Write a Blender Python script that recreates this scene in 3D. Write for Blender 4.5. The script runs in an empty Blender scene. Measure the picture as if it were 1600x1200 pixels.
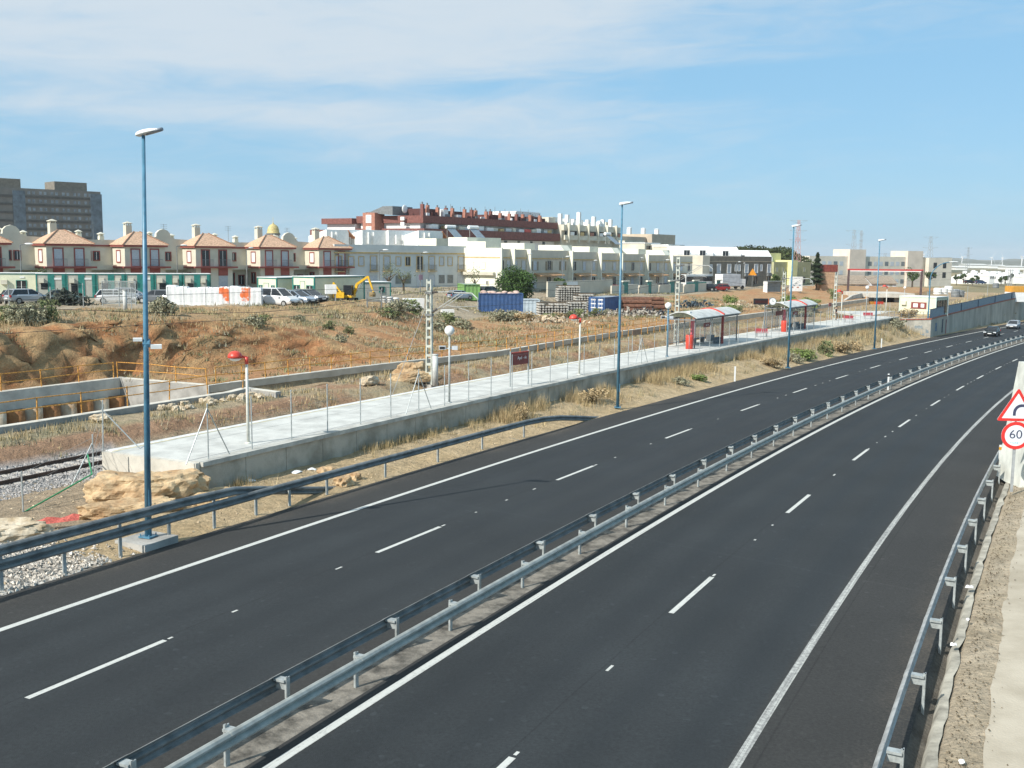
import bpy, bmesh, math, random
import numpy as np
from mathutils import Vector, Matrix, noise
random.seed(7); RNG = np.random.default_rng(7)
R = math.radians
scene = bpy.context.scene
COL = scene.collection

# ------------------------------------------------------------------ camera
F = 1650.0; YH = 395.2; ROLL = R(0.5837); H = 9.0
TH = math.atan((600-YH)/F)
cr, sr = math.cos(ROLL), math.sin(ROLL)
fwd = Vector((0, math.cos(TH), -math.sin(TH))); up0 = Vector((0, math.sin(TH), math.cos(TH))); rt0 = Vector((1, 0, 0))
rt = cr*rt0 + sr*up0; up = -sr*rt0 + cr*up0
cam = bpy.data.cameras.new("camera"); camo = bpy.data.objects.new("camera", cam); COL.objects.link(camo)
camo.matrix_world = Matrix(((rt.x, up.x, -fwd.x, 0), (rt.y, up.y, -fwd.y, 0), (rt.z, up.z, -fwd.z, H), (0, 0, 0, 1)))
cam.sensor_width = 36; cam.lens = F/1600*36; cam.clip_start = 0.2; cam.clip_end = 30000
scene.camera = camo

# ------------------------------------------------------------------ light, sky, exposure
SUN_EL = R(38); sdir = Vector((-0.722, -0.692, 0)).normalized()      # towards the sun
sv = Vector((sdir.x*math.cos(SUN_EL), sdir.y*math.cos(SUN_EL), math.sin(SUN_EL)))
sun = bpy.data.lights.new("sun", 'SUN'); sun.energy = 4.8; sun.angle = R(0.5); sun.color = (1, 0.955, 0.885)
suno = bpy.data.objects.new("sun", sun); COL.objects.link(suno)
suno.rotation_euler = sv.to_track_quat('Z', 'Y').to_euler(); suno.location = (-40, -40, 60)
world = bpy.data.worlds.new("World"); scene.world = world; world.use_nodes = True
nt = world.node_tree; nt.nodes.clear()
def N(nt, t, **kw):
    n = nt.nodes.new(t)
    for k, v in kw.items():
        if k.startswith('_'): n.inputs[k[1:].replace('_', ' ')].default_value = v
        else: setattr(n, k, v)
    return n
def mth(nt, op, a, b=None, clamp=False):
    n = nt.nodes.new('ShaderNodeMath'); n.operation = op; n.use_clamp = clamp
    for i, v in enumerate((a, b)):
        if v is None: continue
        if isinstance(v, (int, float)): n.inputs[i].default_value = v
        else: nt.links.new(v, n.inputs[i])
    return n.outputs[0]
def mapr(nt, v, a, b, c=0.0, d=1.0):
    n = nt.nodes.new('ShaderNodeMapRange'); n.interpolation_type = 'SMOOTHSTEP'
    nt.links.new(v, n.inputs[0])
    for i, x in enumerate((a, b, c, d)): n.inputs[i+1].default_value = x
    return n.outputs[0]
sky = N(nt, 'ShaderNodeTexSky', sky_type='NISHITA', sun_disc=False)
sky.sun_elevation = SUN_EL; sky.sun_rotation = math.atan2(sdir.x, sdir.y) % (2*math.pi)
sky.air_density = 1.0; sky.dust_density = 0.6; sky.ozone_density = 1.5; sky.altitude = 0
tc = N(nt, 'ShaderNodeTexCoord'); sep = N(nt, 'ShaderNodeSeparateXYZ'); nt.links.new(tc.outputs['Generated'], sep.inputs[0])
az = mth(nt, 'ARCTAN2', sep.outputs[0], sep.outputs[1]); el = sep.outputs[2]
cmb = N(nt, 'ShaderNodeCombineXYZ')
nt.links.new(mth(nt, 'ADD', mth(nt, 'MULTIPLY', az, 2.2), mth(nt, 'MULTIPLY', el, -3.0)), cmb.inputs[0]); nt.links.new(mth(nt, 'MULTIPLY', el, 11), cmb.inputs[1])
n1 = N(nt, 'ShaderNodeTexNoise', _Scale=1.3, _Detail=6.0, _Roughness=0.52, _Distortion=0.5); nt.links.new(cmb.outputs[0], n1.inputs['Vector'])
n2 = N(nt, 'ShaderNodeTexNoise', _Scale=5.0, _Detail=8.0, _Roughness=0.6, _Distortion=0.8); nt.links.new(cmb.outputs[0], n2.inputs['Vector'])
nn = mth(nt, 'ADD', mth(nt, 'MULTIPLY', n1.outputs[0], 0.58), mth(nt, 'MULTIPLY', n2.outputs[0], 0.42))
# sheet of thin high cloud to the left and overhead, clear sky to the right; a clear lane through it
lowedge = mth(nt, 'ADD', 0.104, mth(nt, 'MULTIPLY', mth(nt, 'ADD', az, 0.45), -0.06))
sheet = mth(nt, 'MULTIPLY', mapr(nt, mth(nt, 'SUBTRACT', el, lowedge), -0.025, 0.045), mapr(nt, mth(nt, 'SUBTRACT', az, mth(nt, 'MULTIPLY', mth(nt, 'SUBTRACT', el, 0.1), 1.3)), 0.26, -0.22))
lane = mapr(nt, mth(nt, 'ABSOLUTE', mth(nt, 'SUBTRACT', mth(nt, 'SUBTRACT', el, 0.148), mth(nt, 'MULTIPLY', az, 0.02))), 0.0, 0.022, 0.55, 0.0)
bias = mth(nt, 'SUBTRACT', mth(nt, 'MULTIPLY', sheet, 0.36), lane_m := mth(nt, 'MULTIPLY', lane, 0.34))
cl = mapr(nt, mth(nt, 'ADD', nn, bias), 0.44, 0.92, 0.0, 0.95)
mix = N(nt, 'ShaderNodeMixRGB'); nt.links.new(cl, mix.inputs[0])
tint = N(nt, 'ShaderNodeMixRGB', blend_type='MULTIPLY'); tint.inputs[0].default_value = 1; tint.inputs[2].default_value = (0.95, 1.0, 1.08, 1)
nt.links.new(sky.outputs[0], tint.inputs[1]); 
blue = N(nt, 'ShaderNodeMixRGB'); blue.inputs[0].default_value = .72; blue.inputs[2].default_value = (2.35, 4.95, 7.2, 1); nt.links.new(tint.outputs[0], blue.inputs[1])
nt.links.new(blue.outputs[0], mix.inputs[1]); mix.inputs[2].default_value = (5.5, 6.3, 7.0, 1)
bg = N(nt, 'ShaderNodeBackground'); bg.inputs[1].default_value = 0.10
nt.links.new(mix.outputs[0], bg.inputs[0]); wo = N(nt, 'ShaderNodeOutputWorld'); nt.links.new(bg.outputs[0], wo.inputs[0])
scene.view_settings.view_transform = 'Standard'; scene.view_settings.look = 'None'
scene.view_settings.exposure = 0.25; scene.view_settings.gamma = 1

# ------------------------------------------------------------------ surveying the photograph (pixels of the 1600x1200 picture -> metres)
SX, SY = -0.0189, -0.00767
def ray(px, py):
    x = (px-800)/F; y = -(py-600)/F
    return rt0*0 + fwd + rt*x + up*y
def G(px, py, dz=0.0):                     # on the road plane, dz above it
    d = ray(px, py); t = -(H-dz)/(d.z-SX*d.x-SY*d.y); return Vector((0, 0, H))+d*t
def Zs(px, py, z0, sl=-0.005):             # on the gently falling plane z = z0 + sl*y
    d = ray(px, py); t = (z0-H)/(d.z-sl*d.y); return Vector((0, 0, H))+d*t
def D(px, py, dist):                       # at a given distance
    d = ray(px, py); return Vector((0, 0, H))+d*(dist/d.y)
def zroad(x, y): return SX*x+SY*y
def zp(y): return 1.35-0.005*y             # platform level
# road curve (left outer edge line), s along, t to the right
_S = np.arange(-80, 420, 0.5); _s = np.clip(_S, -60, 270)
_h = 0.454749+0.00134549*_s-0.00029114*_s**2/1e2+5.05467e-6*_s**3/1e4
_X = np.cumsum(np.sin(_h)*.5); _Y = np.cumsum(np.cos(_h)*.5); _i = int(np.argmin(abs(_S)))
_X += -11.9451-_X[_i]; _Y += 24.1696-_Y[_i]
def C(s, t):
    h = np.interp(s, _S, _h); return np.interp(s, _S, _X)+t*np.cos(h), np.interp(s, _S, _Y)-t*np.sin(h)
def hd(s): return float(np.interp(s, _S, _h))
def CR(s, t, dz=0.0):
    x, y = C(s, t); return Vector((float(x), float(y), zroad(float(x), float(y))+dz))
def ST(x, y):
    i = int(np.argmin((_X-x)**2+(_Y-y)**2)); dx, dy = x-_X[i], y-_Y[i]; h = _h[i]
    return _S[i]+dx*math.sin(h)+dy*math.cos(h), dx*math.cos(h)-dy*math.sin(h)

# ------------------------------------------------------------------ materials
MATS = {}
def mat(name, c, rough=0.7, var=0.12, scale=2.0, bump=0.0, bscale=20.0, metal=0.0, spec=0.5, c2=None, trans=0.0, detail=4.0, stretch=None, alpha=1.0):
    if name in MATS: return MATS[name]
    m = bpy.data.materials.new(name); m.use_nodes = True; t = m.node_tree; b = t.nodes['Principled BSDF']
    b.inputs['Roughness'].default_value = rough; b.inputs['Metallic'].default_value = metal; b.inputs['Specular IOR Level'].default_value = spec
    b.inputs['Transmission Weight'].default_value = trans
    tc = N(t, 'ShaderNodeTexCoord'); vec = tc.outputs['Object']
    if stretch:
        mp = N(t, 'ShaderNodeMapping'); mp.inputs['Scale'].default_value = stretch; t.links.new(vec, mp.inputs[0]); vec = mp.outputs[0]
    n = N(t, 'ShaderNodeTexNoise', _Scale=scale, _Detail=detail, _Roughness=0.6); t.links.new(vec, n.inputs['Vector'])
    rp = N(t, 'ShaderNodeValToRGB'); t.links.new(n.outputs[0], rp.inputs[0])
    a = c2 if c2 else tuple(v*(1-var*1.6) for v in c); bb = tuple(min(1, v*(1+var)) for v in c)
    rp.color_ramp.elements[0].position = 0.34; rp.color_ramp.elements[1].position = 0.62
    rp.color_ramp.elements[0].color = (*a, 1); rp.color_ramp.elements[1].color = (*bb, 1)
    t.links.new(rp.outputs[0], b.inputs['Base Color'])
    if bump:
        n2 = N(t, 'ShaderNodeTexNoise', _Scale=bscale, _Detail=6.0); t.links.new(tc.outputs['Object'], n2.inputs['Vector'])
        bp = N(t, 'ShaderNodeBump', _Strength=bump, _Distance=0.05); t.links.new(n2.outputs[0], bp.inputs['Height']); t.links.new(bp.outputs[0], b.inputs['Normal'])
    if alpha < 1: b.inputs['Alpha'].default_value = alpha
    MATS[name] = m; return m
steel = mat('galvanised_steel', (.36, .365, .35), .55, .18, 3, metal=.2)
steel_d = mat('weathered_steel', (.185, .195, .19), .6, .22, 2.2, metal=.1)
post_g = mat('post_steel', (.40, .43, .42), .5, .15, 8, metal=.3)
bluepole = mat('blue_pole_paint', (.075, .20, .29), .4, .15, 3)
white = mat('white_plastic', (.78, .79, .76), .35, .05, 3)
white_p = mat('white_paint', (.80, .80, .77), .5, .06, 2)
glass_d = mat('dark_glass', (.025, .03, .035), .12, .2, 1.5)
glass_s = mat('shutter_grey', (.50, .53, .56), .6, .08, 4)
conc_l = mat('platform_concrete', (.53, .53, .49), .85, .12, .9, .25, 30)
conc_w = mat('wall_concrete', (.42, .38, .31), .9, .2, .8, .35, 14, c2=(.30, .27, .21))
conc_g = mat('grey_concrete', (.36, .35, .32), .9, .2, .7, .3, 12)
conc_t = mat('fresh_concrete', (.54, .51, .44), .9, .14, .8, .2, 12)
orange_r = mat('rust_orange_rebar', (.58, .28, .055), .8, .3, 8)
orange_w = mat('stained_piling', (.46, .40, .30), .95, .3, .9, .5, 6, c2=(.40, .20, .07))
red_p = mat('red_paint', (.60, .06, .035), .4, .12, 3)
redpink = mat('faded_red_paint', (.62, .12, .15), .4, .12, 3)
maroon = mat('maroon_panel', (.22, .048, .04), .5, .15, 3)
rubber = mat('black_rubber', (.02, .02, .02), .8, .2, 6)
black = mat('black_plastic', (.02, .021, .023), .5, .2, 6)
cream = mat('cream_render', (.64, .61, .50), .9, .06, .35, c2=(.55, .515, .41))
trim = mat('maroon_trim', (.30, .085, .068), .8, .12, 1.5)
palewall = mat('pale_grey_render', (.60, .62, .60), .9, .06, .4)
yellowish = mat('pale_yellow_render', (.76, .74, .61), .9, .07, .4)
beige = mat('beige_and_shade_render', (.57, .53, .43), .9, .07, .4)
ochre = mat('ochre_trim', (.58, .42, .20), .85, .12, 2)
tile = mat('terracotta_tiles', (.56, .36, .235), .85, .22, 5, .6, 9)
tile_o = mat('orange_tiles', (.52, .23, .12), .85, .2, 4, .5, 9)
brown = mat('brown_brick', (.20, .082, .068), .9, .16, 2)
darkbrown = mat('dark_brown_brick', (.105, .042, .038), .9, .16, 2)
brickred = mat('salmon_brick', (.38, .175, .125), .9, .14, 2)
slate = mat('slate_grey', (.17, .185, .19), .7, .15, 2)
greybrown = mat('grey_brown_render', (.20, .18, .145), .9, .12, 1)
olive = mat('olive_render', (.36, .36, .21), .9, .08, .6)
limeyel = mat('lemon_render', (.74, .70, .35), .9, .06, .6)
teal = mat('green_cabin_trim', (.025, .20, .17), .5, .12, 3)
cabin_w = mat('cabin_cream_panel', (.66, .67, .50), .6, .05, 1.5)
bark = mat('bark', (.10, .075, .05), .95, .3, 8, .6, 20)
rust = mat('rusty_steel', (.16, .075, .045), .9, .3, 3)
wood = mat('weathered_wood', (.34, .25, .15), .9, .25, 3)

# ------------------------------------------------------------------ mesh builder
class MB:
    def __init__(s): s.v = []; s.f = []
    def add(s, vs, fs):
        o = len(s.v); s.v += [tuple(p) for p in vs]; s.f += [tuple(i+o for i in f) for f in fs]; return s
    def box(s, c, d, rz=0.0, rx=0.0):
        hx, hy, hz = d[0]/2, d[1]/2, d[2]/2; vs = []
        for z in (-hz, hz):
            for x, y in ((-hx, -hy), (hx, -hy), (hx, hy), (-hx, hy)):
                X, Y, Z_ = x, y, z
                if rx: Y, Z_ = Y*math.cos(rx)-Z_*math.sin(rx), Y*math.sin(rx)+Z_*math.cos(rx)
                if rz: X, Y = X*math.cos(rz)-Y*math.sin(rz), X*math.sin(rz)+Y*math.cos(rz)
                vs.append((c[0]+X, c[1]+Y, c[2]+Z_))
        return s.add(vs, [(0, 3, 2, 1), (4, 5, 6, 7), (0, 1, 5, 4), (1, 2, 6, 5), (2, 3, 7, 6), (3, 0, 4, 7)])
    def b2(s, x0, x1, y0, y1, z0, z1): return s.box(((x0+x1)/2, (y0+y1)/2, (z0+z1)/2), (x1-x0, y1-y0, z1-z0))
    def tube(s, a, b, r, r2=None, n=8, cap=True):
        a, b = Vector(a), Vector(b); r2 = r if r2 is None else r2; ax = (b-a).normalized()
        u = ax.orthogonal().normalized(); w = ax.cross(u); vs = []
        for p, rr in ((a, r), (b, r2)):
            for k in range(n): q = 2*math.pi*k/n; vs.append(p+(u*math.cos(q)+w*math.sin(q))*rr)
        fs = [(k, (k+1) % n, n+(k+1) % n, n+k) for k in range(n)]
        if cap: fs += [tuple(range(n-1, -1, -1)), tuple(range(n, 2*n))]
        return s.add(vs, fs)
    def path(s, pts, r, n=6):
        for a, b in zip(pts[:-1], pts[1:]): s.tube(a, b, r, r, n)
        return s
    def bar(s, a, b, w):
        return s.tube(a, b, w*.7071, w*.7071, 4)
    def prism(s, poly, z0, z1):                      # polygon in xy, ccw
        n = len(poly); vs = [(x, y, z0) for x, y in poly]+[(x, y, z1) for x, y in poly]
        return s.add(vs, [tuple(range(n-1, -1, -1)), tuple(range(n, 2*n))]+[(k, (k+1) % n, n+(k+1) % n, n+k) for k in range(n)])
    def xprism(s, poly, x0, x1):                     # polygon in (y, z) pushed along x
        n = len(poly); vs = [(x0, y, z) for y, z in poly]+[(x1, y, z) for y, z in poly]
        return s.add(vs, [tuple(range(n-1, -1, -1)), tuple(range(n, 2*n))]+[(k, (k+1) % n, n+(k+1) % n, n+k) for k in range(n)])
    def yprism(s, poly, y0, y1):                     # polygon in (x, z) pushed along y
        n = len(poly); vs = [(x, y0, z) for x, z in poly]+[(x, y1, z) for x, z in poly]
        return s.add(vs, [tuple(range(n)), tuple(range(2*n-1, n-1, -1))]+[(k, n+k, n+(k+1) % n, (k+1) % n) for k in range(n)])
    def lathe(s, prof, c=(0, 0, 0), n=16):           # (r, z)
        vs = []
        for r, z in prof:
            for k in range(n): q = 2*math.pi*k/n; vs.append((c[0]+r*math.cos(q), c[1]+r*math.sin(q), c[2]+z))
        fs = [(i*n+k, i*n+(k+1) % n, (i+1)*n+(k+1) % n, (i+1)*n+k) for i in range(len(prof)-1) for k in range(n)]
        fs += [tuple(range(n-1, -1, -1)), tuple(range((len(prof)-1)*n, len(prof)*n))]
        return s.add(vs, fs)
    def ball(s, c, rx, ry=None, rz=None, n=14, m=9):
        ry = rx if ry is None else ry; rz = rx if rz is None else rz; vs = [(c[0], c[1], c[2]-rz)]
        for i in range(1, m):
            a = -math.pi/2+math.pi*i/m
            for k in range(n): q = 2*math.pi*k/n; vs.append((c[0]+rx*math.cos(a)*math.cos(q), c[1]+ry*math.cos(a)*math.sin(q), c[2]+rz*math.sin(a)))
        vs.append((c[0], c[1], c[2]+rz)); L = len(vs)-1
        fs = [(0, 1+(k+1) % n, 1+k) for k in range(n)]
        fs += [(1+i*n+k, 1+i*n+(k+1) % n, 1+(i+1)*n+(k+1) % n, 1+(i+1)*n+k) for i in range(m-2) for k in range(n)]
        fs += [(L, 1+(m-2)*n+k, 1+(m-2)*n+(k+1) % n) for k in range(n)]
        return s.add(vs, fs)
    def loft(s, rings, closed=True, caps=True):
        n = len(rings[0]); vs = [p for r in rings for p in r]
        e = n if closed else n-1
        fs = [(i*n+k, i*n+(k+1) % n, (i+1)*n+(k+1) % n, (i+1)*n+k) for i in range(len(rings)-1) for k in range(e)]
        if caps: fs += [tuple(range(n-1, -1, -1)), tuple(range((len(rings)-1)*n, len(rings)*n))]
        return s.add(vs, fs)
    def pyramid(s, x0, x1, y0, y1, z0, z1, ridge=None):
        cx, cy = (x0+x1)/2, (y0+y1)/2; r = ridge or 0.02
        return s.add([(x0, y0, z0), (x1, y0, z0), (x1, y1, z0), (x0, y1, z0), (cx-r, cy, z1), (cx+r, cy, z1)],
                     [(3, 2, 1, 0), (0, 1, 5, 4), (1, 2, 5), (2, 3, 4, 5), (3, 0, 4)])
    def build(s, name, m, parent=None, smooth=False, recalc=True):
        me = bpy.data.meshes.new(name); me.from_pydata(s.v, [], s.f)
        if recalc and len(s.f) < 6000:
            b = bmesh.new(); b.from_mesh(me); bmesh.ops.recalc_face_normals(b, faces=b.faces); b.to_mesh(me); b.free()
        me.materials.append(m)
        if smooth: me.polygons.foreach_set('use_smooth', [True]*len(me.polygons))
        o = bpy.data.objects.new(name, me); COL.objects.link(o)
        if parent is not None: o.parent = parent
        return o
def tag(o, label=None, cat=None, group=None, kind=None):
    if label: o['label'] = label
    if cat: o['category'] = cat
    if group: o['group'] = group
    if kind: o['kind'] = kind
    return o
def thing(name, label, cat, loc=(0, 0, 0), rz=0.0, group=None):
    o = bpy.data.objects.new(name, None); COL.objects.link(o); o.location = loc; o.rotation_euler = (0, 0, rz); o.empty_display_size = .3
    return tag(o, label, cat, group)
def dup(o, loc=None, rz=None, label=None, group=None, sc=None, parent=None):
    c = o.copy(); COL.objects.link(c)
    if parent is not None: c.parent = parent
    for ch in list(o.children): dup(ch, parent=c)
    if loc is not None: c.location = loc
    if rz is not None: c.rotation_euler = (0, 0, rz)
    if sc is not None: c.scale = (sc, sc, sc) if isinstance(sc, (int, float)) else sc
    if label: c['label'] = label
    if group: c['group'] = group
    return c
def quads(name, V, m, col=None, kind=None, parent=None, k=4):    # V: (n,k,3) loose polygons, fast
    n = len(V); me = bpy.data.meshes.new(name); me.vertices.add(n*k); me.vertices.foreach_set('co', V.reshape(-1).astype(np.float32))
    me.loops.add(n*k); me.loops.foreach_set('vertex_index', np.arange(n*k, dtype=np.int32))
    me.polygons.add(n); me.polygons.foreach_set('loop_start', np.arange(0, n*k, k, dtype=np.int32)); me.polygons.foreach_set('loop_total', np.full(n, k, np.int32))
    me.update(calc_edges=True)
    if col is not None:
        at = me.color_attributes.new('Col', 'FLOAT_COLOR', 'CORNER'); c = np.ones((n, k, 4), np.float32); c[:, :, :3] = col[:, None, :]; at.data.foreach_set('color', c.reshape(-1))
    me.materials.append(m); o = bpy.data.objects.new(name, me); COL.objects.link(o)
    if parent is not None: o.parent = parent
    if kind: o['kind'] = kind
    return o
def colmat(name, rough=0.9, nscale=3.0, lo=0.7, hi=1.25, bump=0.0, bscale=8.0, fine=25.0):
    m = bpy.data.materials.new(name); m.use_nodes = True; t = m.node_tree; b = t.nodes['Principled BSDF']; b.inputs['Roughness'].default_value = rough; b.inputs['Specular IOR Level'].default_value = .2
    a = N(t, 'ShaderNodeVertexColor', layer_name='Col'); tc = N(t, 'ShaderNodeTexCoord')
    n = N(t, 'ShaderNodeTexNoise', _Scale=nscale, _Detail=8.0, _Roughness=0.65); t.links.new(tc.outputs['Object'], n.inputs['Vector'])
    n3 = N(t, 'ShaderNodeTexNoise', _Scale=fine, _Detail=3.0); t.links.new(tc.outputs['Object'], n3.inputs['Vector'])
    s = mth(t, 'ADD', mth(t, 'MULTIPLY', n.outputs[0], .6), mth(t, 'MULTIPLY', n3.outputs[0], .4))
    f = N(t, 'ShaderNodeMapRange'); t.links.new(s, f.inputs[0]); f.inputs[1].default_value = .32; f.inputs[2].default_value = .68; f.inputs[3].default_value = lo; f.inputs[4].default_value = hi
    mx = N(t, 'ShaderNodeVectorMath', operation='SCALE'); t.links.new(a.outputs[0], mx.inputs[0]); t.links.new(f.outputs[0], mx.inputs['Scale']); t.links.new(mx.outputs[0], b.inputs['Base Color'])
    if bump:
        n2 = N(t, 'ShaderNodeTexNoise', _Scale=bscale, _Detail=8.0, _Roughness=0.7); t.links.new(tc.outputs['Object'], n2.inputs['Vector'])
        bp = N(t, 'ShaderNodeBump', _Strength=bump, _Distance=0.25); t.links.new(n2.outputs[0], bp.inputs['Height']); t.links.new(bp.outputs[0], b.inputs['Normal'])
    return m
def grid(name, P, m, col=None, kind='structure', uv=None, smooth=True):   # P: (a,b,3)
    a, b = P.shape[:2]; idx = np.arange(a*b).reshape(a, b)
    q = np.stack([idx[:-1, :-1], idx[1:, :-1], idx[1:, 1:], idx[:-1, 1:]], -1).reshape(-1, 4)
    me = bpy.data.meshes.new(name); me.vertices.add(a*b); me.vertices.foreach_set('co', P.reshape(-1).astype(np.float32))
    n = len(q); me.loops.add(n*4); me.loops.foreach_set('vertex_index', q.reshape(-1).astype(np.int32)); me.polygons.add(n)
    me.polygons.foreach_set('loop_start', np.arange(0, n*4, 4, dtype=np.int32)); me.polygons.foreach_set('loop_total', np.full(n, 4, np.int32)); me.update(calc_edges=True)
    if me.polygons[0].normal.z < 0: me.flip_normals()
    li = np.zeros(n*4, np.int32); me.loops.foreach_get('vertex_index', li)
    if uv is not None:
        u = me.uv_layers.new(name='UVMap'); u.data.foreach_set('uv', uv.reshape(-1, 2)[li].reshape(-1).astype(np.float32))
    if col is not None:
        at = me.color_attributes.new('Col', 'FLOAT_COLOR', 'POINT'); c = np.ones((a*b, 4), np.float32); c[:, :3] = col.reshape(-1, 3); at.data.foreach_set('color', c.reshape(-1))
    if smooth: me.polygons.foreach_set('use_smooth', np.ones(n, bool))
    me.materials.append(m); o = bpy.data.objects.new(name, me); COL.objects.link(o)
    if kind: o['kind'] = kind
    return o

# ------------------------------------------------------------------ road
def strip(name, t0, t1, s0, s1, m, dz, ds=1.0, nt_=2):
    S = np.arange(s0, s1+ds*.5, ds); T = np.linspace(t0, t1, nt_); SS, TT = np.meshgrid(S, T, indexing='ij')
    x, y = C(SS, TT); P = np.stack([x, y, zroad(x, y)+dz], -1)
    return grid(name, P, m, uv=np.stack([SS, TT], -1), smooth=False)
def asphalt():
    m = bpy.data.materials.new('asphalt'); m.use_nodes = True; t = m.node_tree; b = t.nodes['Principled BSDF']; b.inputs['Specular IOR Level'].default_value = .35
    uv = N(t, 'ShaderNodeUVMap'); sp = N(t, 'ShaderNodeSeparateXYZ'); t.links.new(uv.outputs[0], sp.inputs[0]); T = sp.outputs[1]
    tc = N(t, 'ShaderNodeTexCoord')
    def band(a, b_, e=.35): return mth(t, 'MULTIPLY', mapr(t, T, a-e, a+e), mapr(t, T, b_+e, b_-e))
    wear = N(t, 'ShaderNodeTexNoise', _Scale=.35, _Detail=5.0, _Roughness=.6); mp = N(t, 'ShaderNodeMapping'); mp.inputs['Scale'].default_value = (.12, 1.4, 1); t.links.new(uv.outputs[0], mp.inputs[0]); t.links.new(mp.outputs[0], wear.inputs['Vector'])
    lanes = mth(t, 'ADD', band(.1, 7.3, .15), band(9.9, 16.9, .15), True)
    # wheel tracks polished darker, grey-blue; untravelled shoulder browner
    trk = None
    for c in (1.1, 2.75, 4.6, 6.3, 10.8, 12.4, 14.4, 16.1):
        g = band(c-.3, c+.3, .45); trk = g if trk is None else mth(t, 'ADD', trk, g)
    fine = N(t, 'ShaderNodeTexNoise', _Scale=14.0, _Detail=5.0, _Roughness=.75); t.links.new(tc.outputs['Object'], fine.inputs['Vector'])
    vor = N(t, 'ShaderNodeTexVoronoi', _Scale=70.0); t.links.new(tc.outputs['Object'], vor.inputs['Vector'])
    big = N(t, 'ShaderNodeTexNoise', _Scale=.25, _Detail=4.0); t.links.new(tc.outputs['Object'], big.inputs['Vector'])
    c1 = N(t, 'ShaderNodeMixRGB'); c1.inputs[1].default_value = (.036, .0362, .0342, 1); c1.inputs[2].default_value = (.027, .0315, .0335, 1); t.links.new(lanes, c1.inputs[0])
    k = mth(t, 'SUBTRACT', 1.0, mth(t, 'MULTIPLY', mth(t, 'MULTIPLY', trk, lanes), mth(t, 'MULTIPLY', wear.outputs[0], .5)))
    k = mth(t, 'MULTIPLY', k, mth(t, 'ADD', .25, mth(t, 'MULTIPLY', fine.outputs[0], 1.5)))
    k = mth(t, 'MULTIPLY', k, mth(t, 'ADD', .72, mth(t, 'MULTIPLY', big.outputs[0], .56)))
    k = mth(t, 'MULTIPLY', k, mth(t, 'ADD', .74, mth(t, 'MULTIPLY', wear.outputs[0], .52)))
    grit = mapr(t, vor.outputs['Color'], .93, .97, 0, .8); k = mth(t, 'ADD', k, grit)
    v2 = N(t, 'ShaderNodeTexVoronoi', _Scale=9.0); t.links.new(tc.outputs['Object'], v2.inputs['Vector']); k = mth(t, 'ADD', k, mapr(t, v2.outputs['Color'], .86, .99, 0, .5)); k = mth(t, 'SUBTRACT', k, mapr(t, v2.outputs['Color'], .12, .02, 0, .16))
    sj = mth(t, 'SUBTRACT', sp.outputs[0], mth(t, 'MULTIPLY', T, -.12))
    for s_j in (17.5, 58.0): k = mth(t, 'ADD', k, mapr(t, mth(t, 'ABSOLUTE', mth(t, 'SUBTRACT', sj, s_j)), .10, .0, 0, .22))
    for t_j in (3.60, 7.60, 13.20, 17.35): k = mth(t, 'SUBTRACT', k, mapr(t, mth(t, 'ABSOLUTE', mth(t, 'SUBTRACT', T, mth(t, 'ADD', t_j, mth(t, 'MULTIPLY', big.outputs[0], .05)))), .035, .0, 0, .28))
    dust = mth(t, 'MULTIPLY', mth(t, 'ADD', mapr(t, T, -.9, -2.1), mapr(t, T, 18.6, 19.7), True), mapr(t, mth(t, 'ADD', mth(t, 'MULTIPLY', fine.outputs[0], .5), mth(t, 'MULTIPLY', big.outputs[0], .5)), .42, .68, 0, .32))
    sc = N(t, 'ShaderNodeVectorMath', operation='SCALE'); t.links.new(c1.outputs[0], sc.inputs[0]); t.links.new(k, sc.inputs['Scale']); dm = N(t, 'ShaderNodeMixRGB'); dm.inputs[2].default_value = (.23, .18, .125, 1); t.links.new(dust, dm.inputs[0]); t.links.new(sc.outputs[0], dm.inputs[1]); t.links.new(dm.outputs[0], b.inputs['Base Color'])
    rr = mth(t, 'SUBTRACT', .88, mth(t, 'MULTIPLY', mth(t, 'MULTIPLY', trk, lanes), .18)); t.links.new(rr, b.inputs['Roughness'])
    bp = N(t, 'ShaderNodeBump', _Strength=.35, _Distance=.012); t.links.new(vor.outputs[0], bp.inputs['Height']); t.links.new(bp.outputs[0], b.inputs['Normal'])
    return m
asph = asphalt()
def paint(name='road_paint', wear=0.16):
    m = bpy.data.materials.new(name); m.use_nodes = True; t = m.node_tree; b = t.nodes['Principled BSDF']; b.inputs['Roughness'].default_value = .75
    tc = N(t, 'ShaderNodeTexCoord'); a = N(t, 'ShaderNodeTexNoise', _Scale=9.0, _Detail=8.0, _Roughness=.8); t.links.new(tc.outputs['Object'], a.inputs['Vector'])
    uv = N(t, 'ShaderNodeUVMap'); mp = N(t, 'ShaderNodeMapping'); mp.inputs['Scale'].default_value = (.25, 22, 1); t.links.new(uv.outputs[0], mp.inputs[0])
    l = N(t, 'ShaderNodeTexNoise', _Scale=1.0, _Detail=4.0, _Roughness=.7); t.links.new(mp.outputs[0], l.inputs['Vector'])
    sp = N(t, 'ShaderNodeSeparateXYZ'); t.links.new(uv.outputs[0], sp.inputs[0]); w = wear*.4
    rp = mapr(t, mth(t, 'SUBTRACT', mth(t, 'ADD', mth(t, 'MULTIPLY', a.outputs[0], .55), mth(t, 'MULTIPLY', l.outputs[0], .45)), w), .24, .46)
    mx = N(t, 'ShaderNodeMixRGB'); mx.inputs[1].default_value = (.20, .20, .19, 1); mx.inputs[2].default_value = (.56, .565, .52, 1); t.links.new(rp, mx.inputs[0]); t.links.new(mx.outputs[0], b.inputs['Base Color'])
    return m
lpaint = paint()
S0, S1 = -45, 330
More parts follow.
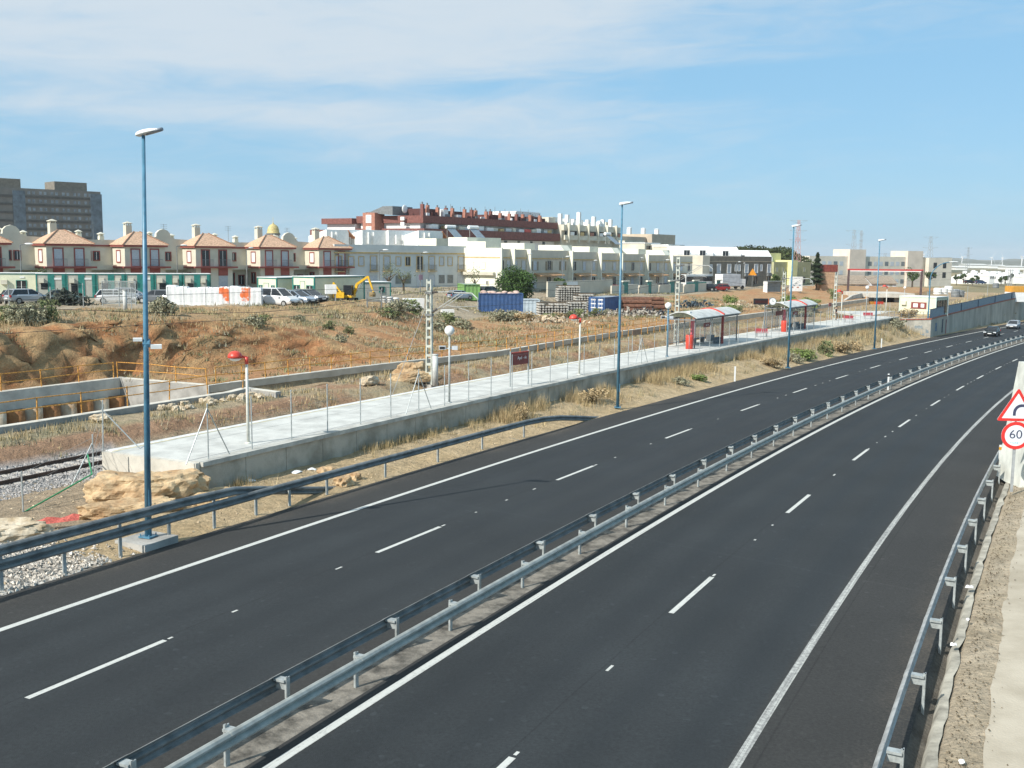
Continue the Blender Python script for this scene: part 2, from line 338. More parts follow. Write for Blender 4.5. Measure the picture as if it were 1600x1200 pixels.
tag(strip('road', -2.1, 8.35, S0, S1, asph, 0.0, 1.0, 3), kind='structure')
strip('road', 9.42, 19.75, S0, S1, asph, 0.0, 1.0, 3)
strip('edge_line', -.10, .10, S0, S1, lpaint, .005)
strip('edge_line', 7.35, 7.53, S0, S1, lpaint, .005)
strip('edge_line', 9.70, 9.90, S0, S1, lpaint, .005)
strip('edge_line', 16.97, 17.15, S0, S1, paint('worn_road_paint', .42), .005, 1.0, 4)
def dashes(t, starts, step):
    ps = []; uvs = []; starts = list(starts)
    while starts[-1] < S1-20: starts.append(starts[-1]+step)
    for s0, s1 in zip(starts[:-1], starts[1:]):
        gap = (s1-s0-3.8)/4
        for a, b_, w in [(s0, s0+3.8, .072)]+[(s0+3.9+k*gap, s0+3.9+k*gap+random.uniform(.1, .45), .034) for k in range(4) if random.random() < .75]:
            x, y = C(np.array([a, a, b_, b_]), np.array([t-w, t+w, t+w, t-w])); ps.append(np.stack([x, y, zroad(x, y)+.005], -1)); uvs.append([(a, t-w), (a, t+w), (b_, t+w), (b_, t-w)])
    o = quads('lane_line', np.array(ps), lpaint, kind='structure'); u = o.data.uv_layers.new(name='UVMap'); u.data.foreach_set('uv', np.array(uvs).reshape(-1).astype(np.float32))
dashes(3.76, [-41, -28.3, -15.4, -2.54, 10.08, 23.24, 36.36, 49.69, 61.98, 74.75], 12.5)
dashes(13.38, [-30, -17, -3.8, 9.45, 22.92, 36.04, 49.26, 61.47, 73.37, 84.74, 96.43], 12.2)

# ------------------------------------------------------------------ ground
def fbm(x, y, sc=1.0, o=4, seed=0.0):
    return noise.fractal(Vector((x*sc, y*sc, seed)), 0.6, 2.1, o)
def tF(s): return np.where(s < 31.25, -30.7, np.interp(s, [31.25, 46, 61, 89, 160, 240, 320], [-23.3, -22.3, -20.8, -23.2, -26.8, -34, -42]))
CP = []
for px, z, d in [(-300, 4.1, 72), (0, 4.2, 70), (120, 4.3, 73), (230, 4.2, 77), (-200, 3.9, 85), (0, 3.95, 84), (120, 4.0, 86), (230, 3.9, 90), (350, 3.6, 92), (0, 3.6, 98), (200, 3.6, 100), (450, 3.4, 100), (560, 3.2, 110), (600, 3.0, 118), (640, 2.2, 120), (680, 1.2, 124),
                 (500, 2.5, 90), (600, 1.9, 100), (700, .8, 108), (720, .25, 140), (800, .2, 135), (850, .3, 130), (920, .15, 150), (960, .7, 122), (760, .1, 160), (900, .2, 165), (1000, .1, 160), (1050, -.05, 172),
                 (-100, 3.3, 112), (100, 3.3, 115), (250, 3.3, 115), (400, 3.2, 115), (545, 3.1, 122), (650, 2.95, 150), (560, 3.05, 140), (720, 2.75, 172), (800, 2.5, 182), (900, 2.3, 196), (1080, 1.8, 236), (1200, 1.2, 272), (1300, .5, 300),
                 (0, 3.5, 140), (300, 3.4, 160), (500, 3.4, 200), (100, 4, 300), (500, 3.5, 300), (800, 2.8, 300), (820, 2.1, 176), (950, 1.7, 190), (1000, .9, 185), (1100, .5, 150), (1120, .9, 170), (1180, 1.0, 180), (1250, 1.2, 190), (1150, 0.6, 205), (1260, .4, 230),
                 (1400, -.2, 300), (1450, -.5, 300), (1550, -1.5, 420), (1500, -2, 600), (1200, -1, 500), (1350, .6, 245), (1420, .6, 245)]:
    CP.append(((px-800)/F*d, d, z))
CP = np.array(CP); CP = np.vstack([CP, [(-500, 100, 3.5), (-400, 400, 3.5), (0, 600, 0), (400, 700, -3), (500, 500, -3), (300, 450, -2), (-200, -40, 3.5), (-120, 20, 3.6)]])
def _phi(a, b): return np.sqrt(((a[:, None, :]-b[None, :, :])**2).sum(-1)+9)
_W = np.linalg.solve(np.block([[-_phi(CP[:, :2], CP[:, :2])-np.eye(len(CP))*.5, np.ones((len(CP), 1))], [np.ones((1, len(CP))), np.zeros((1, 1))]]), np.append(CP[:, 2], 0))
def zplat(x, y):
    q = np.stack([np.ravel(x), np.ravel(y)], -1); return (-_phi(q, CP[:, :2])@_W[:-1]+_W[-1]).reshape(np.shape(x))
rowS = np.unique(np.concatenate([np.arange(-60, 0, 3), np.arange(0, 30.9, .6), [30.95, 31.24, 31.26], np.arange(31.5, 100, .7), np.arange(100, 160, 1.2), np.arange(160, 340, 4)]))
near_t = np.array([-2.1, -2.6, -3.1, -3.6, -4.1, -4.6, -5.1, -5.6, -6.0, -6.6, -7.5, -9, -10.9, -11.3, -11.9, -12.5, -13.2, -14, -15, -16, -16.5, -17, -17.4, -17.8, -18.3, -18.8, -19.3, -19.8, -20.2, -20.65])
mid_k = np.array([0.0, .02, .3, .6, .98, 1.0])
far_d = np.concatenate([np.arange(0, 14, .22), np.arange(14, 34, .8), np.arange(34, 60, 2), np.geomspace(62, 330, 22)])
NP_, NM = len(near_t), len(mid_k)
def zverge(s, t, x, y):
    zr, zb = zroad(x, y), np.maximum(zp(y)-1.15, zroad(x, y)+.02)
    z = np.interp(t, [-20.65, -18.6, -17.4, -16.6, -12.2, -11.3, -6.3, -5.9, -4.6, -2.7, -2.1],
                  [0, 1, 2, 3, 4, 5, 6, 7, 8, 9, 10])
    soil = zp(y)-np.interp(s, [33, 34, 110, 130], [.5, .62, .62, 1.25])
    lv = [soil, soil, zp(y)-.7, zp(y)-1.25, zp(y)-1.25, zp(y)-1.2, zb-.05, zb, zb*.62+(zr+.05)*.38, zr+.02, zr-.04]
    i = int(z); f = z-i; a = lv[i]; b = lv[min(i+1, 10)]; return a*(1-f)+b*f
def ground_point(s, k):
    """k-th column of row s -> x, y, z, colour"""
    if k < NP_:
        t = float(near_t[k]); x, y = map(float, C(s, t)); n1 = fbm(x, y, .35); n2 = fbm(x, y, 1.3, 3, 5.0)
        sl_ = 145.4+(max(t, -10)+2.1)*.62
        tw_ = float(np.interp(s, [138, 144, 156, 173, 191, 209, 260, 300], [-9.5, -2.3, -2.7, -3.3, -3.8, -3.95, -3.6, -3.3]))-.7
        if s > sl_: z = float(np.interp(s, [130, 226, 340], [.28, 1.2, 1.2])) if -11 < t < tw_ else (zroad(x, y)+.01 if t >= tw_ else zp(y)-1.25)
        else: z = zverge(s, t, x, y)
        if t < -2.6 and not -11.5 < t < -6.2: z += .07*n2+.05*n1
        if -5.9 < t < -2.5 and s < 14: z += .1*n2
        if t > -6.2:
            w = min(1, max(0, .5+n1*1.2)); col = np.array((.50, .375, .215))*(1-w*.35)+np.array((.56, .45, .30))*w*.35
            if s < 5.2: g = min(1, max(0, (5.2-s)/.8+n2*.4)); col = col*(1-g)+np.array((.50, .47, .42))*g
        elif t > -12.0 or t > -16.7 and s > 18.5: col = np.array((.40, .31, .21))
        elif t > -16.7: col = np.array((.40, .385, .365))
        elif t > -17.9: col = np.array((.38, .235, .145))
        else:
            w = min(1, max(0, .5+n1*1.6)); col = np.array((.44, .35, .23))*(1-w)+np.array((.36, .31, .19))*w
        if t < -12 and s > 33: 
            w = min(1, max(0, .5+n1*1.5)); col = np.array((.37, .225, .135))*(1-w)+np.array((.43, .35, .22))*w
        return x, y, z, col
    tf = float(tF(s))
    if k < NP_+NM:
        f = mid_k[k-NP_]; t = -20.66*(1-f)+(tf+.2)*f; x, y = map(float, C(s, t)); n1 = fbm(x, y, .5)
        if s < 31.25: z = -4.5+.2*n1; col = np.array((.30, .22, .14))
        else: z = zp(y)-float(np.interp(s, [110, 130], [.62+.25*f, 1.28]))+.1*n1; col = np.array((.42, .31, .19))
        return x, y, z, col
    d = float(far_d[k-NP_-NM]); t = tf-.15-d; x, y = map(float, C(s, t))
    return x, y, None, (d, s)
P = np.zeros((len(rowS), NP_+NM+len(far_d), 3)); CC = np.zeros_like(P); info = {}
for i, s in enumerate(rowS):
    for k in range(P.shape[1]):
        x, y, z, c = ground_point(float(s), k)
        P[i, k] = (x, y, 0 if z is None else z)
        if z is not None: CC[i, k] = c
fx, fy = P[:, NP_+NM:, 0], P[:, NP_+NM:, 1]; zpl = zplat(fx, fy)
for i, s in enumerate(rowS):
    W = float(np.interp(s, [-20, 20, 36, 48, 70, 100], [3.4, 3.4, 3.9, 8, 20, 26]))
    for k, d in enumerate(far_d):
        x, y = fx[i, k], fy[i, k]; n1 = fbm(x, y, .22, 4); n2 = fbm(x, y, .9, 4, 3.0); n3 = fbm(x, y, .05, 3, 9.0)
        zw = zp(y)-.28; d0 = float(np.interp(s, [-60, 31.24, 31.26, 35, 50, 60], [1.0, 1.0, 8.6, 8.0, 2.2, 1.0]))+.9*noise.noise(Vector((float(s)*.22, 3.0, 0)))*(1 if s > 31.25 or s < 24 else .3); u = (d-d0+n1*.9*(1 if d > .6 else 0))/W; u = min(1, max(0, u)); kw = min(1, max(0, (W-4.6)/5)); e = u*u*(3-2*u)*kw+(1-(1-u)**1.5)*(1-kw)
        zz = zw*(1-e)+zpl[i, k]*e; rel = (zz-zw)/max(.5, zpl[i, k]-zw)
        hs_ = hd(float(s)); env = math.sin(math.pi*u)**.6 if 0 < u < 1 else 0.0
        q = .55; st = math.floor(zz/q+n1*.7)*q; fr = (zz-st)/q; led = .6*(st+q*min(1, max(0, (fr-.35)*2.4))-zz)
        zz += env*(1-kw)*(led+n2*.2)+(n2*(.16 if d < 40 else .07)+n1*(.22 if d < 60 else .1))*(1 if d > d0 else 0)*(1-env*(1-kw))
        of = env*(1-kw*.8)*(.55*fbm(x, zz*2.2, .5, 4, 2.0)+.3*noise.fractal(Vector((x*1.1, y*1.1, zz*3)), .7, 2, 3)+.13*noise.fractal(Vector((x*3.1, y*3.1, zz*7)), .7, 2, 2)); P[i, NP_+NM+k, 0] += of*math.cos(hs_); P[i, NP_+NM+k, 1] -= of*math.sin(hs_)
        P[i, NP_+NM+k, 2] = zz
        red = np.array((.37, .175, .085)); tan = np.array((.43, .31, .17)); dry = np.array((.44, .29, .155)); gry = np.array((.40, .36, .29))
        w = min(1, max(0, .5+n2*1.3+n1*.9))
        if 0 < u < 1 and W < 9:
            lay = .5+.5*math.sin(zz*5+n1*4); col = (np.array((.42, .195, .085))*(1-w)+np.array((.48, .31, .155))*w)*(.72+.4*lay)
        elif u < 1: w2 = min(1, max(0, .45+n1*1.5)); col = np.array((.44, .22, .105))*(w2*.75)+dry*(1-w2*.75)
        else:
            w2 = min(1, max(0, .5+n3*2)); col = dry*(1-w2*.5)+tan*w2*.5
            if d > 28: col = gry*.6+tan*.4
        CC[i, NP_+NM+k] = col
gm = colmat('earth', .95, 1.6, .55, 1.32, 1.0, 3.2, 14.0)
_j = int(np.searchsorted(rowS, 31.25))
grid('ground', P[:_j], gm, CC[:_j]); grid('ground', P[_j:], gm, CC[_j:])
_gx = P[:, :, 0].ravel(); _gy = P[:, :, 1].ravel(); _gz = P[:, :, 2].ravel()
def zg(x, y, n=3):                                                 # height of the ground at x, y
    d = (_gx-x)**2+(_gy-y)**2; i = np.argpartition(d, n)[:n]; w = 1/(d[i]+1e-3); return float((w*_gz[i]).sum()/w.sum())
# right bank: gutter, sandy strip, concrete footpath
def right_bank():
    T = np.array([19.6, 19.75, 20.05, 20.14, 20.36, 20.65, 21.2, 22, 23.5, 26, 30, 40, 60, 90]); S = np.arange(-45, 330, .8)
    dz = np.array([-.02, -.05, -.25, -.22, .05, .12, .16, .18, .2, .25, .4, 1, 1.5, 2]); P = np.zeros((len(S), len(T), 3)); K = np.zeros_like(P)
    for i, s in enumerate(S):
        for k, t in enumerate(T):
            x, y = map(float, C(s, t)); n = fbm(x, y, .9); n1 = fbm(x, y, .3)
            P[i, k] = (x, y, zroad(x, y)+dz[k]+(.03*n if 20.1 < t < 22 else 0))
            w = min(1, max(0, .5+n*1.2)); K[i, k] = np.array((.55, .46, .335))*(1-w)+np.array((.47, .385, .265))*w
            if t < 20.2: K[i, k] = np.array((.16, .145, .12))*(.8+.4*w)  # ditch colour darkened for its shade and leaf litter
    return grid('sandy_bank', P, gm, K)
right_bank()
def footpath():
    S = np.arange(-45, 30, .35); P = np.zeros((len(S), 3, 3))
    for i, s in enumerate(S):
        for k, (t, z) in enumerate(((21.1+.07*fbm(s, 3, .45, 4, 7.0), .165), (21.6, .215), (24.5, .225))):
            x, y = map(float, C(s, t)); P[i, k] = (x, y, zroad(x, y)+z)
    grid('footpath', P, mat('worn_concrete_path', (.435, .385, .30), .9, .14, .55, .3, 20, c2=(.36, .31, .23)), None, 'structure', None, False)
footpath()

def gutter():
    S = np.arange(-45, 60, .5); P = np.zeros((len(S), 3, 3))
    for i, s in enumerate(S):
        w = .10*fbm(s, 0, .9, 3, 2.0)
        for k, (t, z) in enumerate(((20.03+w*.4, -.24), (20.13+w*.7, .03), (20.31+w*.9, .058))):
            x, y = map(float, C(s, t)); P[i, k] = (x, y, zroad(x, y)+z)
    grid('concrete_gutter', P, mat('gutter_concrete', (.36, .34, .28), .9, .25, 2.0, .3, 20), None, 'structure', None, False)
gutter()
# far land out to the horizon, hills
def far_land():
    rr = np.concatenate([[150, 250, 350, 450, 600, 800], np.geomspace(1000, 20000, 22)]); aa = np.linspace(R(-100), R(100), 120)
    P = np.zeros((len(rr), len(aa), 3)); K = np.zeros_like(P)
    for i, r in enumerate(rr):
        for k, a in enumerate(aa):
            x, y = r*math.sin(a), r*math.cos(a); z = -4.2-.005*max(0, r-400) if r < 5000 else -27.2
            n = fbm(x, y, .0035, 4); n2 = fbm(x, y, .02, 4, 4.0); P[i, k] = (x, y, z)
            w = min(1, max(0, .5+n*1.5+n2*.5)); K[i, k] = np.array((.09, .10, .055))*w+np.array((.30, .24, .13))*(1-w)
    return grid('plain', P, colmat('far_fields', .95, .012, .6, 1.35), K)
far_land()
def hill_range(name, r, hgt, a0, a1, seed):
    aa = np.linspace(R(a0), R(a1), 140); P = np.zeros((6, len(aa), 3)); K = np.zeros_like(P)
    for k, a in enumerate(aa):
        e = min(1, (k/139)*4, (1-k/139)*4); h = hgt*(.62+.5*noise.fractal(Vector((k*.06, seed, 0)), .8, 2, 5))*e
        for i, f in enumerate((0, .5, 1, 1.1, 1.6, 2)):
            rad = r*(1+.07*f); hh = h*(math.sin(min(1, f)*math.pi/2) if f <= 1 else max(0, 1-(f-1)*1.0)); P[i, k] = (rad*math.sin(a), rad*math.cos(a), -30+hh+3*fbm(k, f, .5))
            K[i, k] = (.10, .105, .06)
    return grid(name, P, colmat(name+'_scrub', .95, .004, .7, 1.3), K)
hill_range('hills', 7000, 110, 18, 60, 1.0)
hill_range('hills', 5200, 38, 12, 40, 4.0)
strip('median_strip', 8.35, 9.42, S0, S1, mat('median_dirt', (.19, .172, .142), .95, .3, 2.2, .5, 14, c2=(.06, .055, .045)), -.01)

def proj(p):
    q = Vector(p)-Vector((0, 0, H)); f = q.dot(fwd); return 800+F*q.dot(rt)/f, 600-F*q.dot(up)/f
def PL(s, t, dz=0.0):                       # on the platform level
    x, y = C(s, t); return Vector((float(x), float(y), float(zp(y))+dz))
def find_s(px, t, fn=PL, dz=0.0, lo=-20, hi=260):
    for _ in range(40):
        m = (lo+hi)/2
        if proj(fn(m, t, dz))[0] < px: lo = m
        else: hi = m
    return (lo+hi)/2
# ------------------------------------------------------------------ guardrails
WB = [(0, 0), (.045, -.022), (.078, -.065), (.07, -.105), (.015, -.14), (.012, -.17), (.07, -.205), (.078, -.245), (.045, -.288), (0, -.31)]
WB = WB+[(o-.012, z) for o, z in reversed(WB)]
def beam(mb, stations, side):               # stations: (s, t, ztop) ; side +1 faces right
    rings = []
    for s, t, z in stations:
        rings.append([tuple(CR(s, t+side*o, z+dz)) for o, dz in WB])
    mb.loft(rings)
def cpost(mb, s, t, z0, z1, w=.10, th=.055):
    a = CR(s, t); h = -hd(s); mb.box((a.x, a.y, a.z+(z0+z1)/2), (w, th, z1-z0), h); mb.box((a.x+.02, a.y+.01, a.z+(z0+z1)/2), (.02, th*2.1, z1-z0), h)
def guardrail(label, runs, posts, pt, side, ptop, group=None, spacer=True, matb=steel, zb=-.1, wide=.06):
    o = CR(posts[len(posts)//2], pt); r = thing('guardrail', label, 'guardrail', (0, 0, 0), 0, group)
    for run in runs:
        mb = MB(); beam(mb, run, side)
        if run[0][0] < run[-1][0] and run[0][2] == run[1][2]:
            for s in posts:
                if run[0][0] < s < run[-1][0]-10: st_j = [(s+q, run[0][1]+side*.006, run[0][2]+.004) for q in (-.17, .17)]; beam(mb, st_j, side)
        mb.build('beam', matb, r, smooth=False)
    for k, s in enumerate(posts):
        top = ptop[k] if isinstance(ptop, list) else ptop; mb = MB(); cpost(mb, s, pt, zb, top, wide); p = mb.build('post', post_g, r)
        if spacer:
            a = CR(s, pt+side*.13, 0); h = -hd(s); m2 = MB(); m2.box((a.x, a.y, a.z+top-.07), (.26, .17, .05), h).box((a.x, a.y, a.z+top-.16), (.24, .05, .20), h); m2.build('spacer', post_g, p)
    return r
def run(t, z, s0, s1, step=2.0): return [(s, t, z) for s in np.arange(s0, s1+.01, step)]
lp = [1.7-2*k for k in range(1, 20)][::-1]+[1.7, 3.7, 5.7, 7.65, 9.65, 11.7, 13.5, 15.7, 19.6, 23.7, 27.7, 32.0]
ptop = []
for k, s in enumerate(lp): ptop.append(1.22 if (round((s-5.7)/2) % 2 == 0 and s < 10.5) else .86)
rB = run(-2.22, .92, -40, 32)+[(34, -2.22, .86), (36, -2.22, .70), (38, -2.25, .45), (40, -2.3, .18), (41.5, -2.35, -.02)]
rA = run(-2.30, 1.29, -40, 9.8, 2.0)+[(10.6, -2.33, 1.22), (12, -2.42, .98), (14, -2.6, .58), (16, -2.75, .2), (17.4, -2.9, -.04)]
guardrail('double height steel guardrail on the left road edge below the blue lamp post', [rB, rA], lp, -2.36, 1, ptop, None, False, steel_d)
pf = [-4.6+4.05*k for k in range(-8, 52)]; pn = [-2.8+4.05*k for k in range(-8, 52)]
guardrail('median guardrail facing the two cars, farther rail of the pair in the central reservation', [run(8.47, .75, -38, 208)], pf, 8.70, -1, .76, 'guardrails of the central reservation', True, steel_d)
guardrail('median guardrail on the near side of the central reservation beside the right carriageway', [run(9.32, .75, -38, 208)], pn, 9.10, 1, .76, 'guardrails of the central reservation', True, mat('warm_grey_steel', (.37, .38, .345), .6, .15, 3, metal=.12))  # near beam in a lighter, warmer grey than the far one
pr = [2.3+4.05*k for k in range(-6, 30)]
guardrail('steel guardrail between the right shoulder and the sandy bank by the speed sign', [run(19.52, .74, -24, 118)], pr, 19.84, -1, .76, None, True, steel, -.3)
# white delineator posts
def marker(name, label, p, h=.95, band=None, cat='marker post'):
    r = thing(name, label, cat, p); MB().prism([(-.06, -.03), (.06, -.03), (.06, .03), (-.06, .03)], -.1, h).build('post', white, r)
    MB().box((0, 0, h-.16), (.125, .066, .14)).build('reflector', band or black, r); return r
marker('marker_post', 'small white marker post standing up behind the median guardrail', CR(69.5, 9.0, 0), 1.25)
marker('marker_post', 'white marker post on sandy verge in front of the first shelter', G(1148, 594, .1), 1.1, white)
marker('marker_post', 'white marker post on sandy verge past the last blue lamp post', G(1377, 542, .1), 1.0, white)
marker('marker_post', 'white marker post with amber reflector on the right guardrail by the signs', CR(37.6, 19.65, .5), .72, mat('amber_reflector', (.75, .36, .03), .3))

# ------------------------------------------------------------------ street lamps
def lamp_head(parent, L=.82, ang=0.0, scale=1.0):
    # long shell pointing along +x from the pole top, tilted up a little
    rings = []; rings2 = []
    for k in range(9):
        f = k/8; x = -.18+L*f; w = .19*math.sin(math.pi*min(1, .16+f*.86))**.55*(1-.25*f)+.02; hh = .15*(1-f*.55)*math.sin(math.pi*min(1, .2+f*.8))**.5+.012; zc = .10+.16*f
        rings.append([(x*scale, w*math.cos(q)*scale, (zc+(hh if math.sin(q) > 0 else hh*.22)*math.sin(q))*scale) for q in [2*math.pi*j/14 for j in range(14)]])
    h = MB().loft(rings).build('lamp_head', white, parent, True)
    for k in range(6):
        f = k/5; x = .12+L*.66*f; w = .125*math.sin(math.pi*(.12+f*.76))**.5; zc = .115+.165*(x+.18)/L-.02
        rings2.append([(x*scale, w*math.cos(q)*scale, (zc+.055*math.sin(q))*scale) for q in [2*math.pi*j/10 for j in range(10)]])
    MB().loft(rings2).build('lens', mat('lamp_lens', (.22, .24, .27), .25, .1, 3), h, True); return h
def street_lamp(label, p, hgt, rz, group='blue street lamps along the road', lean=(0, 0)):
    r = thing('street_lamp', label, 'street lamp', p, rz, group)
    MB().tube((0, 0, .02), (lean[0], lean[1], hgt), .105, .05, 12).build('pole', bluepole, r, True)
    b = MB().box((0, 0, .03), (.42, .42, .04))
    for sx in (-1, 1):
        for sy in (-1, 1): b.tube((.16*sx, .16*sy, .03), (.16*sx, .16*sy, .12), .02, n=6)
    b.build('base_plate', bluepole, r)
    MB().box((.09, -.0, 1.25), (.06, .12, .5)).build('access_hatch', bluepole, r)
    lamp_head(r).location = (lean[0], lean[1], hgt-.1); return r
b1 = G(232, 845, .1); b1 = Vector((b1.x, b1.y, b1.z+.12))
street_lamp('nearest and tallest looking blue lamp post on a concrete plinth behind the guardrail', b1, 12.12, -.35, lean=(.30, .0))
t = thing('lamp_plinth', 'square concrete plinth under the nearest blue lamp post', 'plinth', (b1.x, b1.y, b1.z-.45), -hd(7))
MB().b2(-.62, .62, -.75, .62, 0, .44).build('block', conc_g, t)
b2_ = G(965, 637, .1); street_lamp('blue lamp post on the verge before the platform middle, second from camera', b2_, 12.5, -.1)
b3_ = G(1231, 575, .15); street_lamp('blue lamp post standing in front of the second shelter, third from camera', b3_, 12.6, -.1)
b4_ = G(1366, 545, .2); street_lamp('blue lamp post on the verge just before the graffiti retaining wall, fourth from camera', b4_, 12.3, -.05)
cam_r = thing('security_camera', 'pair of pale camera boxes fixed to the nearest blue lamp post', 'camera', (b1.x+.14, b1.y, b1.z+6.0), .2)
MB().tube((-.1, 0, 0), (.1, 0, 0), .13, n=10).build('bracket', bluepole, cam_r)
MB().box((-.24, -.1, .12), (.26, .12, .09), .1, .12).build('housing', white, cam_r); MB().box((.28, -.05, -.10), (.32, .14, .12), .1, .1).build('housing', white, cam_r)

# ------------------------------------------------------------------ platform
PS0, PS1 = 13.0, 141.0; PN, PF = -6.05, -11.0
def pstrip(mb, t0, t1, z0, z1, s0=PS0, s1=PS1, ds=3.0, gap=0.0):
    S = np.arange(s0, s1, ds)
    if gap:
        for s in S:
            a, b, c, d = PL(s+gap, t0, z0), PL(min(s+ds, s1)-gap, t0, z0), PL(min(s+ds, s1)-gap, t1, z0), PL(s+gap, t1, z0); h = z1-z0
            mb.add([a, b, c, d]+[p+Vector((0, 0, h)) for p in (a, b, c, d)], [(3, 2, 1, 0), (4, 5, 6, 7), (0, 1, 5, 4), (1, 2, 6, 5), (2, 3, 7, 6), (3, 0, 4, 7)])
    else:
        mb.loft([[tuple(PL(s, t0, z0)), tuple(PL(s, t1, z0)), tuple(PL(s, t1, z1)), tuple(PL(s, t0, z1))] for s in list(S)+[s1]])
pl = thing('railway_platform', 'long pale concrete platform with coping and panelled side wall along the tracks', 'platform')
m = MB(); pstrip(m, PF+.35, PN-.42, -.25, 0); m.build('deck', conc_l, pl)
m = MB(); pstrip(m, PN+.10, PN-.42, -.16, .012, ds=2.42, gap=.006); m.build('coping', mat('coping_concrete', (.47, .46, .41), .85, .15, 1.2, .25, 20), pl)
m = MB(); pstrip(m, PN, PN-.28, -2.6, -.162, ds=2.42, gap=.014); m.build('side_wall', conc_w, pl)
m = MB(); pstrip(m, PF, PF+.35, -.3, .014); m.build('edge_slab', mat('white_edge', (.70, .70, .66), .8, .08, 2), pl)
m = MB(); pstrip(m, PF+.36, PF+.46, 0.002, .006); m.build('tactile_line', mat('faded_yellow_line', (.62, .54, .33), .85, .15, 3), pl)
m = MB(); pstrip(m, PN-.62, PN-.68, 0.002, .006); m.build('drain_line', mat('drain_line', (.33, .33, .31), .85, .15, 3), pl)
m = MB(); pstrip(m, PF+.02, PF+.3, -1.3, -.302); m.build('track_side_wall', conc_g, pl)
a, b = PL(PS0, PF+.04, 0), PL(PS0, PN-.05, 0); h = hd(PS0)
m = MB(); c = (a+b)/2; m.box((c.x-.12*math.sin(h), c.y-.12*math.cos(h), c.z-.72), ((b-a).length, .2, 1.42), -h); m.build('end_wall', conc_t, pl)
# fence along the platform
fe = thing('platform_fence', 'thin grey wire fence on tall posts along the road side of the platform', 'fence')
fs = [13.6+2.42*k for k in range(52)]
for k, s in enumerate(fs):
    p = PL(s, PN-.2, 0); mb = MB().tube(p-Vector((0, 0, .05)), p+Vector((0, 0, 2.1)), .026, .026, 7).tube(p+Vector((0, 0, 2.1)), p+Vector((0, 0, 2.13)), .034, .02, 7); o = mb.build('post', post_g, fe)
    if k in (0, 6, 18, 30):
        for q in (-1.15, 1.15): a = PL(s+q, PN-.2, 0); MB().tube(p+Vector((0, 0, 1.95)), a, .024, .024, 6).build('brace', post_g, o)
wire = MB()
for z in (.08, .75, 1.4, 2.06): wire.path([PL(s, PN-.2, z) for s in fs], .0035, 4)
wire.build('wire', post_g, fe)
fe2 = thing('chain_link_fence', 'broken wire fence of leaning posts crossing the gravel beside the railway track', 'fence')
fp = [D(37, 812, 35.5), D(146, 750, 39.0), PL(13.4, -11.6, -.1)]
for q, (p, hh) in enumerate(zip(fp, (1.7, 1.75, 2.0))):
    o = MB().tube(p-Vector((0, 0, .3)), p+Vector((.03*q, 0, hh)), .028, .028, 7).build('post', post_g, fe2)
    if q: MB().tube(p+Vector((0, 0, hh-.35)), p+(Vector((-.35, -1.2, 0)) if q == 1 else Vector((1.6, -.2, .05))), .024, .024, 6).build('brace', post_g, o)
m = MB()
for z in (.12, .6, 1.1, 1.6): m.path([p+Vector((0, 0, z)) for p in fp], .004, 4)
m.build('wire', post_g, fe2)
MB().path([fp[0]+Vector((-3, -2.5, .1)), fp[0]+Vector((0, 0, .25)), fp[1]+Vector((.2, -.6, .35)), fp[2]+Vector((-.3, -.8, .0))], .03, 5).build('green_ribbon', mat('green_ribbon', (.03, .25, .10), .6), fe2)

# ------------------------------------------------------------------ railway track
tk = thing('railway_track', 'single railway track of dark rails on pale sleepers in gravel ballast', 'track')
TC = -14.5
for dt in (-.84, .84):
    rings = []
    for s in np.arange(-40, 236, 2.0):
        rings.append([tuple(PL(s, TC+dt+o, z)) for o, z in ((-.075, -1.17), (.075, -1.17), (.02, -1.14), (.02, -1.06), (.036, -1.05), (.036, -1.01), (-.036, -1.01), (-.036, -1.05), (-.02, -1.06), (-.02, -1.14))])
    MB().loft(rings).build('rail', mat('rail_steel', (.075, .05, .04), .6, .25, 4, metal=.3), tk)
sl = MB()
for s in np.arange(-30, 60, .62):
    p = PL(s, TC, -1.22); sl.box((p.x, p.y, p.z), (2.5, .24, .12), -hd(s))
o = sl.build('sleepers', mat('sleeper_concrete', (.50, .46, .40), .9, .15, 2), tk)
# ballast stones (loose gravel)
def stones(name, pts, r0, r1, m, base=(.42, .40, .37)):
    n = len(pts); r = RNG.uniform(r0, r1, n); base_v = np.array([(0, 0, .8), (.9, .1, .1), (-.35, .85, 0), (-.5, -.75, .1)])
    tri = [(0, 1, 2), (0, 2, 3), (0, 3, 1)]
    V = np.zeros((n, 4, 3)); a = RNG.uniform(0, 6.28, n)
    for k in range(4):
        bv = base_v[k]*1.0+RNG.uniform(-.25, .25, (n, 3)); V[:, k, 0] = pts[:, 0]+r*(bv[:, 0]*np.cos(a)-bv[:, 1]*np.sin(a)); V[:, k, 1] = pts[:, 1]+r*(bv[:, 0]*np.sin(a)+bv[:, 1]*np.cos(a)); V[:, k, 2] = pts[:, 2]+r*bv[:, 2]
    T = np.concatenate([V[:, t, :] for t in tri]); c = np.array(base)*RNG.uniform(.6, 1.35, (n, 1)); c = np.concatenate([c]*3)
    return quads(name, T, m, c, 'stuff', None, 3)
stone_m = colmat('loose_stone', .95, 6, .85, 1.15)
pts = []
for _ in range(16000):
    s = random.uniform(-4, 17.5); t_ = random.uniform(-16.6, -11.6); x, y = C(s, t_)
    if abs(abs(t_-TC)-.84) < .12: continue
    z = zp(y)-1.19 if abs(t_-TC) < 1.5 else zg(float(x), float(y)); pts.append((x, y, z))
tag(stones('ballast', np.array(pts), .035, .085, stone_m, (.36, .34, .32)), 'grey gravel ballast around the railway track', 'gravel')
pts = []
